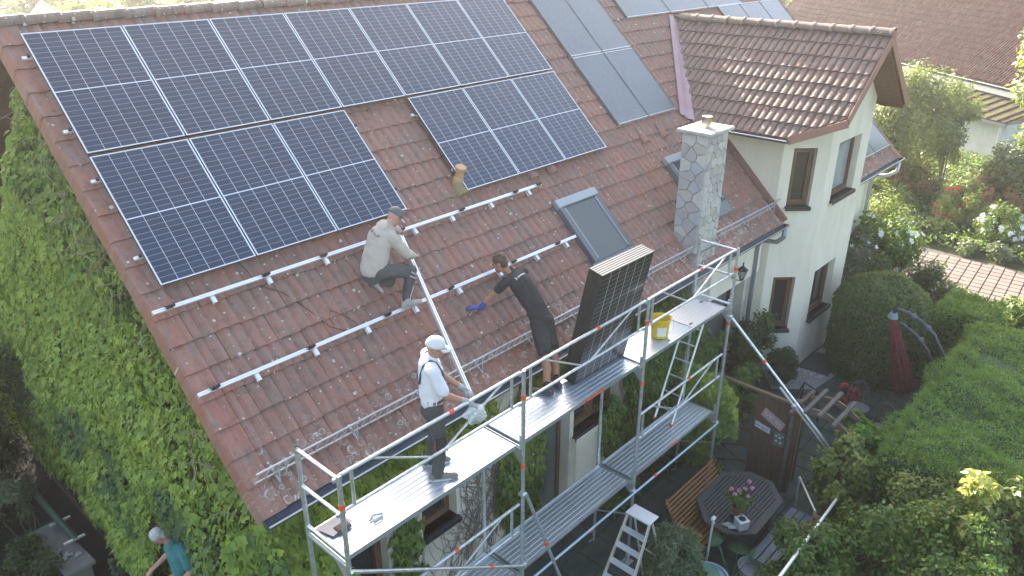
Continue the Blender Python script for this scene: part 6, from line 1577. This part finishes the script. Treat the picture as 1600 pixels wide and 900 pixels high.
# vine below the gutter at the front corner
def vine_wall(label,x0,x1,z0,z1,n,size,key,tv,seed,dens=None,yy=-4.0,thick=.22,shape='ivy',mask=None,leafparts=0):
    t=empty('vine',loc=((x0+x1)/2,yy,G),label=label,cat='climbing plant'); r_=np.random.RandomState(seed)
    x=r_.uniform(x0,x1,n); z=r_.uniform(z0,z1,n); W_=np.c_[x,np.zeros(n),z]; k=snoise(W_,2.2,seed)>(dens if dens is not None else 0)
    if mask is not None: k&=mask(x,z)
    x,z=x[k],z[k]; n=len(x); W_=np.c_[x,np.zeros(n),z]; d=thick*(.25+.75*snoise(W_,1.9,seed+1))
    P=np.c_[x,yy-d+r_.uniform(-.05,.05,n),z]; N=np.tile([0,-1.,.4],(n,1))+rv(n,.38); D=np.c_[r_.normal(0,.45,n),r_.normal(-.1,.3,n),-np.ones(n)]
    ti=np.clip(tv+(snoise(W_,3,seed+2)-.5)*.5+r_.normal(0,.16,n),0,1); sz=size*r_.uniform(.65,1.3,n)
    if leafparts: big_leaf_parts(t,P,N,D,sz,ti,shape,lm(key),leafparts)
    else: leaves('foliage',P,N,D,sz,ti,shape,lm(key),t)
    return t
def not_openings(x,z):
    k=np.ones(len(x),bool)
    for (a,b,c,d) in fo: k&=~((x>a-.05)&(x<b+.05)&(z>c-.1)&(z<d+.05))
    return k
vine_wall('bright green vine hanging under the gutter behind the near end of the scaffold',-.5,1.25,-8,-4.55,3600,.155,'ivy',.72,21,thick=.40,mask=lambda x,z:(z<-4.6-.0*x)&((x<.75)|(z>-5.3)),leafparts=150)
vine_wall('green vine along the top of the front wall under the gutter',1.2,3.45,-5.6,-4.5,1500,.12,'ivy',.62,22,thick=.3,mask=lambda x,z:not_openings(x,z)&(z>-5.15-.25*np.sin(x*5)))
vine_wall('narrow leafy vine between the first two front windows',1.62,2.15,-8,-5.0,700,.10,'ivyd',.65,23,dens=.35,thick=.15)
vine_wall('leafy green vine left of the garden door',3.55,4.5,-8,-4.6,1900,.10,'ivyd',.55,24,thick=.2,mask=lambda x,z:x>3.75+.35*np.sin(z*2.3)-.3*(z<-6.5))
vine_wall('thick dark green vine covering the wall behind the far scaffold bay',6.15,10.0,-8,-4.55,10500,.11,'ivyd',.45,25,thick=.42,mask=lambda x,z:(x>6.35+.35*np.sin(z*3)+.25*(z>-5.4))&((x<8.3)|(z<-5.6)|(z>-3))&((x<9.0)|(z<-6.2)))
vine_wall('pale dry and green vine just under the gutter above the garden door',3.4,6.4,-5.3,-4.5,1300,.09,'pale',.5,26,thick=.2,dens=.38)
# net of bare vine stems on the white wall
st=empty('bare_vine',loc=(3.4,-4.0,G),label='net of dark bare vine stems spread on the white wall between window and door',cat='climbing plant')
stm=mat('vine_stem',(.11,.10,.085),.9,c2=(.19,.17,.14),ns=20); r_=random.Random(44)
for q in range(170):
    x=r_.uniform(2.95,4.45) if q<125 else r_.choice((r_.uniform(1.65,2.1),r_.uniform(2.2,3.2))); z=-7.9+r_.uniform(0,1.8)
    if q>=125 and x>2.2: z=-7.9
    pts=[Vector((x,-4.012,z))]; a=math.pi/2+r_.uniform(-.5,.5)
    for k in range(r_.randint(10,22)):
        a+=r_.uniform(-.45,.45); a=min(max(a,.5),2.65); nx=pts[-1].x+math.cos(a)*.12; nz=pts[-1].z+math.sin(a)*.12
        if nz>-4.6 or any(o[0]-.04<nx<o[1]+.04 and o[2]-.08<nz<o[3]+.05 for o in fo): break
        pts.append(Vector((nx,-4.012-r_.uniform(0,.012),nz)))
    if len(pts)>3: MB().poly(pts,[r_.uniform(.004,.009)*(1-.6*i/len(pts)) for i in range(len(pts))],4).build('stem',stm,st)
vine_wall('bright green vine climbing over the left part of the plank fence',-.0,1.25,-8,-5.95,10,.1,'ivyd',.6,27)if False else None
tv_=empty('vine',loc=(8.2,-5.2,G),label='bright green vine climbing over the left part of the plank fence',cat='climbing plant')
n=3600; y=rng.uniform(-5.75,-4.55,n); z=rng.uniform(-8,-5.95,n); W_=np.c_[np.zeros(n),y,z]; k=(y>-5.55+.22*np.sin(z*4))|((z<-6.6)&(z>-7.0)); y,z=y[k],z[k]; n=len(y); W_=np.c_[np.zeros(n),y,z]
leaves('foliage',np.c_[8.15-.40*snoise(W_,2.5,3)+rng.uniform(-.05,.05,n),y,z],np.tile([-1.,-.4,.5],(n,1))+rv(n,.4),np.c_[rng.normal(0,.3,n),rng.normal(0,.4,n),-np.ones(n)],.085*rng.uniform(.6,1.3,n),np.clip(.40+.4*(snoise(W_,4,5)-.5)+.25*(z>-6.6)+rng.normal(0,.15,n),0,1),'ivy',lm('ivy'),tv_)
# ---------------- hedges and shrubs right of the patio ----------------
hedge('thuja_hedge','wide light green thuja hedge with a flat clipped top at the right edge',7.95,14.0,-11.6,-7.9,-6.2,95000,.075,'thuja',1,bump_=.13,tv=.55,shape='narrow')
hedge('thuja_hedge','darker clipped hedge between the round box bush and the big hedge',14.15,15.4,-8.15,-7.1,-6.3,14000,.10,'thuja',2,tv=.35,shape='narrow')
def topiary(label,cx,cy,r0,H,n,size,key,seed):
    t=empty('clipped_bush',loc=(cx,cy,G),label=label,cat='bush'); r_=np.random.RandomState(seed)
    th=r_.uniform(0,2*np.pi,n); s=r_.uniform(0,1,n); hs=H-r0*.75
    side=s<.62; zz=np.where(side,s/.62*hs,hs); ph=np.where(side,0,(s-.62)/.38*np.pi/2); ph=np.arcsin(np.clip(np.where(side,0,(s-.62)/.38),0,1))
    rad=r0*np.cos(ph)*(1-.06*(zz<.3)); z=G+zz+np.sin(ph)*r0*.75
    N=np.c_[np.cos(th)*np.cos(ph),np.sin(th)*np.cos(ph),np.sin(ph)]; P=np.c_[cx+np.cos(th)*rad,cy+np.sin(th)*rad,z]; d=(snoise(P,1.8,seed)-.5)*.12+(snoise(P,7,seed)-.5)*.06
    P=P+N*(d+r_.uniform(-.07,.03,n))[:,None]
    leaves('foliage',P,N+rv(n,.6),N*.6+rv(n,.7),size*r_.uniform(.6,1.3,n),np.clip(.5+(snoise(P,5,seed)-.5)*.5+r_.normal(0,.22,n),0,1),'oval',lm(key),t)
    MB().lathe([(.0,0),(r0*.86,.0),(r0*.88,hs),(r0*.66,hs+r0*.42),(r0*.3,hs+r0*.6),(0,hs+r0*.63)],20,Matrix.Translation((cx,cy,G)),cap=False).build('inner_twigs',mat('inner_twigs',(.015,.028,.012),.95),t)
    return t
topiary('large round clipped box bush beside the white bay',13.75,-6.12,.98,2.25,30000,.055,'box',3)
sh='shrubs around the garden path'
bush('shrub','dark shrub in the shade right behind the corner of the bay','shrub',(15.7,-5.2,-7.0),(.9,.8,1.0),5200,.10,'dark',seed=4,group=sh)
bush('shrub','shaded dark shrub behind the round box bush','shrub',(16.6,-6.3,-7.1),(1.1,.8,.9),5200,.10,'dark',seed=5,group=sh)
bush('hibiscus','hibiscus shrub with white flowers beside the garden path','shrub',(18.0,-4.75,-6.75),(1.05,.95,1.35),9000,.11,'mid',shape='oval',seed=6,blossom=[('white',60,.10,lambda p:p[1]<-4.6 or p[0]<17.8)],tv=.4)
bush('shrub','sunlit yellow green shrub above the hibiscus','shrub',(19.3,-4.1,-6.7),(.8,.9,1.3),3200,.12,'pale',seed=7,spread=.34,tv=.55,group=sh)
bush('shrub','small pale flowering shrub against the bay wall by the downpipe','shrub',(16.9,-4.5,-6.9),(.6,.5,1.1),2200,.09,'grey',seed=8,group=sh,blossom=[('white',14,.06,lambda p:True)])
bush('shrub','long leaved dark shrub in front of the paved path','shrub',(17.3,-7.0,-7.45),(.8,.7,.6),2000,.17,'grey',shape='narrow',seed=9,group=sh,tv=.3,droop=.0)
bush('shrub','long leaved shrub at the sunny end of the path above the hedge','shrub',(17.0,-8.3,-7.3),(.8,.8,.65),1700,.18,'mid',shape='narrow',seed=10,group=sh,tv=.35,droop=.0)
bush('potted_bush','small round dark bush in front of the white bay','bush',(11.75,-4.95,-7.52),(.42,.42,.42),2600,.085,'dark',shape='oval',seed=11,tv=.6,spread=.4)
bush('climber_shrub','tall dark shrub growing up at the foot of the downpipe','shrub',(10.9,-4.5,-6.9),(.50,.45,1.05),4200,.10,'dark',seed=12,tv=.55,group=sh)
bush('shrub','pale green shrub low beside the fence end near the scaffold foot','shrub',(9.7,-4.9,-7.3),(.6,.45,.65),2400,.10,'ivyd',seed=13,tv=.6,group=sh)
bush('shrub','bright fresh green leafy shrub on the end of the timber arch','shrub',(8.75,-7.55,-6.62),(.42,.42,.48),2400,.12,'fresh',shape='oval',seed=14,tv=.55,group='shrubs around the patio',stems=6)
# flower bed beyond the path
n=26000; x=rng.uniform(22.9,36,n); y=rng.uniform(-13,4,n); W_=np.c_[x,y,x*0]
hz=.10+.35*snoise(W_,.8,31)
leaves('ground_cover',np.c_[x,y,G+hz*rng.uniform(.2,1,n)],np.tile([0,0,1.],(n,1))+rv(n,.6),rv(n,.8)+[0,0,.5],rng.uniform(.09,.2,n),np.clip(snoise(W_,.6,32)*.9-.05+rng.normal(0,.15,n),0,1),'leaf',lm('mid'),None)
tag(bpy.data.objects['ground_cover'],'low green ground cover plants beyond the paved path','ground cover')
gb_='bushes in the flower bed'
bush('rose_bush','red flowering rose bush in the bed beyond the path','rose bush',(25.6,-4.95,-7.25),(1.05,.9,.8),4200,.12,'pale',seed=15,tv=.45,blossom=[('red',60,.095,lambda p:p[2]>-7.6)])
bush('rose_bush','white flowering rose bush right of the red one','rose bush',(24.6,-6.25,-7.35),(.9,.9,.65),3400,.12,'mid',seed=16,tv=.5,blossom=[('white',45,.10,lambda p:p[2]>-7.6)])
bush('shrub','russet pink flowering bush behind the roses','bush',(27.8,-5.9,-7.1),(1.2,1.6,.8),3600,.13,'autumn',seed=17,tv=.6,group=gb_)
bush('shrub','reddish brown bush left of the red roses, sunlit','bush',(28.2,-2.6,-7.3),(1.5,1.3,.65),3600,.14,'autumn',seed=18,tv=.4,group=gb_)
bush('shrub','low dry golden green bush near the garden stake','bush',(25.6,-2.4,-7.55),(1.5,1.2,.45),3200,.13,'pale',seed=19,tv=.5,group=gb_)
bush('shrub','dark low plants in the shade along the path edge','plant',(23.9,-3.6,-7.7),(.8,2.0,.3),3000,.13,'dark',seed=20,tv=.6,group=gb_)
bush('shrub','grey green plants along the path edge under the white roses','plant',(23.2,-6.6,-7.75),(.6,1.6,.25),2400,.12,'grey',seed=28,tv=.5,group=gb_)
tag(MB().tube((25.2,-2.7,G),(24.95,-2.95,-6.2),.025,6).build('garden_stake',blackpl),'thin dark stake standing in the bed beyond the path','stake')
tb_='tall bushes in front of the neighbouring house'
bush('tall_bush','large sunlit bush covering the neighbouring wall','bush',(28.8,-1.9,-5.6),(2.0,1.9,2.3),17000,.16,'pale',seed=29,tv=.45,group=tb_,stems=14,spread=.26,nc=60)
bush('tall_bush','lower part of the green bush left of the shed','bush',(27.6,.2,-6.0),(1.6,1.6,1.8),9000,.15,'mid',seed=30,tv=.55,group=tb_,stems=8,nc=40)
bush('tall_bush','dark shaded bush right below the shed roof','bush',(28.4,-6.0,-6.6),(2.0,1.5,1.5),9500,.15,'dark',seed=33,tv=.65,group=tb_,nc=40)
bush('tall_bush','tall shrub reaching over the neighbour gutter','bush',(30.3,-3.0,-5.4),(.8,.8,2.2),5000,.15,'pale',seed=34,tv=.35,group=tb_,nc=22)
t=bush('tree','leafy sunlit tree at the upper right edge of the picture','tree',(24.8,-6.9,-2.6),(1.3,1.5,2.5),12000,.19,'pale',seed=35,tv=.5,trunk=.10,stems=14,nc=52,spread=.30)
# shrubs in the lower right corner
lr_='loose shrubs in the lower right corner'
for k,(c,rd,n,key,sz,lb,tvv) in enumerate((((8.0,-7.55,-6.95),(.70,.50,.85),4200,'pale',.10,'loose shrub with narrow light leaves in front of the timber arch',.7),
    ((8.1,-8.7,-6.85),(.8,.7,.9),9000,'pale',.085,'loose yellow green shrub left of the middle of the corner thicket',.62),
    ((6.9,-8.75,-7.0),(.9,.8,.85),10000,'mid',.085,'broad green shrub at the lower edge of the picture right of the pole tube',.5),
    ((6.6,-9.6,-6.6),(.95,.8,1.05),11000,'mid',.085,'tall green shrub in the lower right corner',.52),
    ((7.7,-9.7,-6.5),(.8,.7,.95),5200,'pale',.11,'shrub with reddish tips against the big hedge',.42),
    ((6.05,-7.95,-7.15),(.90,.60,.80),13000,'mid',.08,'dense dark green rounded shrub beside the blue grey bench',.45))):
    bush('shrub',lb,'shrub',c,rd,n,sz,key,seed=40+k,tv=tvv-.12,group=lr_,stems=24,spread=.30,nc=26,shape='leaf')
bush('twig_shrub','single yellow sunlit shoot standing out of the corner thicket','shrub',(7.05,-9.50,-5.50),(.16,.16,.40),330,.12,'yellow',seed=50,tv=.85,spread=.5,stems=3,nc=8,ground=-7.5)
bush('twig_shrub','lower pale yellow shoot below the brightest one','shrub',(6.75,-9.55,-5.95),(.13,.13,.28),200,.11,'yellow',seed=51,tv=.75,spread=.5,stems=2,nc=6,ground=-7.5)
bush('olive_bush','grey green olive bush beside the step ladder','bush',(4.78,-6.45,-7.20),(.50,.46,.78),6500,.085,'olive',shape='narrow',seed=52,tv=.55,spread=.3,nc=30,droop=-.3,stems=10)
bush('shrub','low bright green shrub at the foot of the olive bush','shrub',(4.95,-6.85,-7.6),(.35,.3,.35),1500,.09,'fresh',seed=53,tv=.5,group='shrubs around the patio')
bush('plant','reddish leaved plant with pale leaves beside the grey bench','plant',(6.75,-7.75,-7.15),(.30,.28,.35),520,.13,'autumn',shape='oval',seed=54,tv=.6,ground=G)
bush('plant','creeping plants along the house wall below the lower deck','plant',(6.6,-4.55,-7.75),(1.6,.35,.28),3200,.08,'ivyd',seed=55,tv=.35)
bush('plant','dark fern like plants under the far scaffold bay','plant',(7.9,-4.7,-7.7),(.9,.4,.33),2200,.09,'dark',seed=56,tv=.6)
# pelargonium in the pot
t=fp; n=700; P,N,ct=clump_points(n,(6.42,-6.60,zt+.33),(.18,.17,.17),14,.4,61)
leaves('foliage',P,N+rv(n,.5)+[0,0,.5],N+rv(n,.6),rng.uniform(.04,.075,n),np.clip(.4+rng.normal(0,.2,n),0,1),'oval',lm('mid'),fp)
for q,(dx,dy,dz_) in enumerate(((-.13,.10,.20),(-.04,.02,.16),(.10,-.02,.13),(.12,-.12,.18),(.16,-.04,.24),(-.12,.04,.12),(.05,-.10,.06))):
    m_=34; c0=np.array([6.42+dx,-6.60+dy,zt+.33+dz_]); u=nrm(rng.normal(0,1,(m_,3))); u[:,2]=np.abs(u[:,2])
    leaves('blossom',c0+u*.028,u,u+rv(m_,.8),rng.uniform(.022,.034,m_),rng.uniform(0,1,m_),'oval',lm('pink'),fp,kind=None)
    MB().tube(Vector((6.42,-6.6,zt+.16)),Vector(c0),.004,4).build('flower_stalk',mat('stalk',(.06,.12,.03),.8),fp)
# red flowers in a pot
rf=bush('flower_pot','pot of red flowers standing on the patio before the round box bush','flower pot',(11.75,-6.35,-7.62),(.22,.22,.18),900,.07,'dark',seed=62,blossom=[('red',60,.05,lambda p:p[2]>-7.68)],ground=G+.2)
MB().lathe([(.13,0),(.17,.26),(.18,.27),(.16,.27),(.15,.2),(0,.2)],16,Matrix.Translation((11.75,-6.35,G+.005)),cap=False).build('pot',mat('terracotta',(.28,.10,.06),.8),rf)
# fan palm
pm_=empty('fan_palm',loc=(5.72,-6.95,G),label='small fan palm with stiff green fans beside the round planter',cat='palm'); pmm=mat('palm_green',(.05,.12,.05),.5,c2=(.08,.17,.07),ns=6)
for q in range(7):
    a=q*.95+.3; el=.5+.35*(q%3); b0=Vector((5.72,-6.95,G+.12)); tip=b0+Vector((math.cos(a)*math.cos(el),math.sin(a)*math.cos(el),math.sin(el)))*(.42+.1*(q%2))
    MB().tube(b0,tip,.008,5,r1=.005).build('leaf_stalk',pmm,pm_)
    d=(tip-b0).normalized(); sdv=d.cross(Vector((0,0,1))).normalized(); f_=MB()
    for k in range(11):
        an=(k-5)*.24; dd=(d*math.cos(an)+sdv*math.sin(an)).normalized(); w=d.cross(sdv)*.004; L=.27-.012*abs(k-5); s2=dd.cross(d.cross(sdv)).normalized()*.013
        f_.add([tip,tip+dd*L*.5+s2+w*2,tip+dd*L,tip+dd*L*.5-s2+w*2],[(0,1,2,3)])
    f_.build('fan_leaf',pmm,pm_)
# ---------------- left side yard ----------------
lt_='dark trees and shrubs at the left edge'
bush('conifer','dark evergreen tree at the left edge with specks of light behind','tree',(-1.55,3.6,-5.6),(1.0,1.7,2.0),15000,.085,'dark',seed=70,tv=.5,trunk=.09,stems=12,group=lt_,nc=60)
bush('conifer','taller dark tree behind at the left edge','tree',(.3,8.4,-4.6),(1.7,1.9,3.1),15000,.10,'dark',seed=71,tv=.6,trunk=.10,stems=10,group=lt_,nc=60)
bush('tree','broad tree added behind the house to shade the side yard','tree',(3.2,11.5,-5.4),(3.4,1.6,2.6),9000,.2,'dark',seed=90,group=lt_,trunk=.15,nc=50)  # added mostly out of view, so its shadow falls on the side yard
bush('shrub','sparse green shrub with long leaves above the stone ledge','shrub',(-1.25,1.55,-6.75),(.42,.45,.42),1500,.10,'olive',shape='narrow',seed=72,tv=.35,group=lt_,spread=.36)
bush('shrub','dark grey green low shrub below the stone ledge','shrub',(-1.6,.35,-7.3),(.55,.75,.45),3200,.075,'dark',seed=73,tv=.5,group=lt_)
bush('shrub','dark tall shrub mass at the far left behind the stone ledge','shrub',(-2.2,2.6,-6.6),(.9,1.6,1.4),9000,.09,'dark',seed=76,tv=.45,group=lt_,nc=44)
bush('shrub','low dark ground plants filling the left corner','shrub',(-2.2,.2,-7.6),(1.0,1.6,.4),6000,.09,'dark',seed=77,tv=.4,group=lt_,nc=40)
bush('shrub','dark shrub filling the yard strip below the conifer','shrub',(-1.35,3.6,-7.2),(.85,1.3,.85),7000,.09,'dark',seed=79,tv=.45,group=lt_,nc=44)
bush('shrub','dark shrub at the end of the side yard','shrub',(-.6,6.2,-6.6),(.9,1.7,1.5),12000,.10,'dark',seed=78,tv=.5,group=lt_,nc=44)
bush('shrub','cut grey green branches lying on the ground near the man in teal','shrub',(-.42,-.25,-7.35),(.36,.45,.28),650,.115,'olive',shape='oval',seed=74,tv=.35,spread=.34,stems=12,group='cut branches')
bush('shrub','pale leaved shoots beside the far end of the ivy wall','shrub',(-.35,3.9,-5.85),(.25,.4,.6),420,.13,'olive',shape='oval',seed=75,tv=.6,group=lt_)
tag(MB().box((-.30,3.3,-5.95),(.04,.30,.55)).box((-.30,3.62,-5.95),(.04,.24,.5)).build('weathered_board',mat('weathered_board',(.35,.31,.27),.8)),'weathered pale board leaning at the far end of the ivy wall','board')
tag(MB().lathe([(.0,0),(.36,.01),(.42,.42),(.44,.44),(.40,.44),(.34,.36),(0,.34)],22,Matrix.Translation((-.78,-.95,G+.01)),cap=False).build('black_tub',blackpl),'large black plastic tub on the ground beside the man in teal','tub')
# ================= BACKGROUND =================
# neighbouring house on the right
NE=Vector((41.39,2.57,-5.0)); ND=(Vector((36.97,-3.13,-5.0))-NE).normalized(); NP=Vector((-ND.y,ND.x,0)); 
if NP.x<0: NP=-NP
nh=empty('neighbour_house',loc=(NE.x,NE.y,G),label='neighbouring house with a dull red brown tiled roof at the upper right',cat='house')
pit=R(42); FN=basis(NE-ND*16.0+Vector((0,0,0)),ND,(NP*math.cos(pit)+Vector((0,0,math.sin(pit)))),(-NP*math.sin(pit)+Vector((0,0,math.cos(pit)))))
T_n=tilemat('neighbour_tile',tuple(NE),tuple(ND),tuple(-(NP*math.cos(pit)+Vector((0,0,math.sin(pit))))),(.052,.017,.019),(.072,.026,.027),(.036,.015,.017),lichen=0,grey=.4,spec=.04,tw=.34,tl=.38)
MB().box((13.0,4.0,-.1),(26.2,8.2,.14),FN).build('roof_boards',deckm,nh)
cells=[(i*.34,j*.38) for j in range(18) for i in range(76)]
tile_field(nh,FN,cells,T_n,nmax=290,w=.34,gauge=.38,seed=8,amp=.065)
gutter(NE-ND*16.0+Vector((0,0,-.06))-NP*.06,NE+ND*10+Vector((0,0,-.06))-NP*.06,-NP,nh,r=.09)
wfn=basis(NE-ND*15.7+NP*.45+Vector((0,0,0)),ND,-NP,Vector((0,0,1)))
MB().box((12.5,-.12,-1.6),(25,.24,3.0),basis(NE-ND*15.7+NP*.45,ND,NP,Vector((0,0,1)))).build('wall',mat('neigh_wall',(.55,.53,.48),.9,c2=(.48,.47,.43),ns=2),nh)
MB().box((12.5,-.34,-.32),(25,.30,.22),basis(NE-ND*15.7+NP*.45,ND,NP,Vector((0,0,1)))).build('eaves_board',mat('eaves_white',(.62,.62,.60),.7),nh)
for k in range(4): 
    MW_=basis(NE-ND*15.7+NP*.45,ND,NP,Vector((0,0,1))); o=MB().box((9.2+k*3.2,-.25,-1.75),(1.1,.06,1.2),MW_).build('window',frame_brown,nh); MB().box((9.2+k*3.2,-.285,-1.75),(.95,.02,1.05),MW_).build('pane',glass,o)
# shed
sd0=empty('shed',loc=(33,-3,G),label='small white shed with a dark ribbed lean-to roof covered in moss',cat='shed')
S0=Vector((34.9,-3.05,-6.1)); SDx=(Vector((36.1,-1.55,0))-Vector((35.0,-3.5,0))); SDx.z=0; SDx.normalize(); SN=Vector((SDx.y,-SDx.x,0))
if SN.x<0: SN=-SN
FS=basis(S0-SDx*.9,SDx,SN,Vector((0,0,1)))
rfm=mat('shed_roof',(.055,.04,.033),.95,c2=(.085,.095,.03),ns=1.8,spec=.1)
tilt=Matrix.Rotation(R(14),4,'X')
MB().box((1.6,1.4,.05),(3.6,3.1,.10),FS@tilt).build('roof_panel',rfm,sd0)
for k in range(7): MB().box((.1+k*.55,1.4,.13),(.06,3.1,.06),FS@tilt).build('roof_rib',mat('shed_rib',(.06,.038,.03),.95,spec=.1),sd0)
MB().box((1.6,-.12,-.06),(3.7,.08,.14),FS).build('gutter_board',mat('shed_board',(.25,.25,.24),.7),sd0)
MB().box((1.6,.35,-1.05),(3.2,.2,1.9),FS).build('front_wall',mat('shed_wall',(.55,.57,.56),.85,c2=(.45,.48,.47),ns=3),sd0)
MB().box((.05,1.6,-1.05),(.2,2.7,1.9),FS).build('side_wall',mat('shed_wall',(.55,.57,.56),.85),sd0)
MB().tube(FS@Vector((.0,-.05,-.1)),FS@Vector((.0,.12,-1.9)),.06,8).build('downpipe',mat('shed_pipe',(.6,.62,.62),.5),sd0)
# house behind at the upper left
hb=empty('far_house',loc=(5.4,34,G),label='distant house with a purple brown roof at the upper left corner',cat='house')
hm=mat('far_roof',(.16,.115,.12),.8,c2=(.12,.09,.095),ns=1.2)
A=Vector((5.4,32.5,-4.0)); src=None
for k in range(11):
    MB().box((A.x+0,A.y+k*.42,A.z+k*.36),(8.2,.60,.06),Matrix.Identity(4)).build('tile_course',hm,hb)
MB().box((A.x,A.y+3.0,A.z-1.3),(7.6,5.4,2.4)).build('wall',mat('far_wall',(.6,.58,.54),.9),hb)
MB().prism([(-.0,0),(2.6,0),(1.3,1.2)],-.1,.1,Matrix.Translation((A.x+4.5,A.y+2,A.z+.9))@Matrix.Rotation(R(90),4,'X')).build('gable',mat('far_wall',(.6,.58,.54),.9),hb)
# tree belt behind the ridge
bt='trees beyond the ridge'
tl=[((15.0,40,-4.3),(2.6,2.2,2.6),'yellow',.30,5200,'bright yellow green tree above the left end of the ridge'),((19.5,42,-4.0),(2.6,2.2,2.8),'pale',.30,5200,'second bright tree beyond the ridge near the far house'),((24.0,43.5,-4.1),(2.8,2.2,2.6),'pale',.32,5000,'pale bushy tree beyond the ridge above the third panel'),
 ((29,44,-3.6),(3.0,2.4,3.0),'mid',.34,5000,'dark green tree beyond the ridge above the fourth panel'),((35,44,-3.4),(3.2,2.4,3.2),'dark',.36,5000,'dark tree behind the ridge further right'),((41,42,-3.3),(3.4,2.6,3.3),'mid',.36,5000,'green tree behind the ridge over the fifth panel'),
 ((20,56,-2.8),(5,4,4),'grey',.45,6000,'distant hazy tree crown behind the ridge at the left'),((34,60,-2.2),(6,4,4.6),'mid',.5,7000,'distant broad tree crown behind the ridge'),((50,52,-2.2),(6,4,4.6),'dark',.5,7000,'distant dark tree crown right of centre'),((56,33,-3),(4,4,4),'mid',.45,5000,'tree between the modules and the neighbouring roof'),((62,22,-2.5),(4,4,4.4),'dark',.45,5000,'dark tree beside the neighbouring roof top')]
for k,(c,rd,key,sz,n,lb) in enumerate(tl): bush('tree',lb,'tree',c,rd,n,sz,key,seed=80+k,tv=.5,group=bt,trunk=.22,stems=4,nc=44,spread=.26,ground=G)
# far wood closing the view
n=30000; a=rng.uniform(R(-20),R(115),n); d=rng.uniform(75,110,n); hh=rng.uniform(0,1,n)**.7*(4.6+2.2*snoise(np.c_[np.cos(a)*9,np.sin(a)*9,a*0],1.1,5))
P=np.c_[np.sin(a)*d,np.cos(a)*d,G+hh]; 
tag(leaves('far_wood',P,rv(n,.6)+[0,0,.8],rv(n,1),rng.uniform(.7,1.6,n),np.clip(rng.normal(.5,.25,n),0,1),'leaf',lm('mid'),None),'distant wood beyond the houses','wood')
# ================= HAZE VOLUME ADDED TO IMITATE VEILING GLARE =================
hz=MB().box((25,40,(G-1+6)/2+0),(260,250,6-(G-1))); hm_=bpy.data.materials.new('glare_haze'); hm_.use_nodes=True; t=hm_.node_tree
for n_ in list(t.nodes):
    if n_.type!='OUTPUT_MATERIAL': t.nodes.remove(n_)
pv=t.nodes.new('ShaderNodeVolumePrincipled'); pv.inputs['Color'].default_value=(.95,.96,1,1); pv.inputs['Density'].default_value=.0012; pv.inputs['Anisotropy'].default_value=.55
out=[n_ for n_ in t.nodes if n_.type=='OUTPUT_MATERIAL'][0]; t.links.new(pv.outputs[0],out.inputs['Volume'])
o=hz.build('haze',hm_); o['kind']='stuff'; tag(o,'thin haze volume added for a veil of glare over the view','haze')
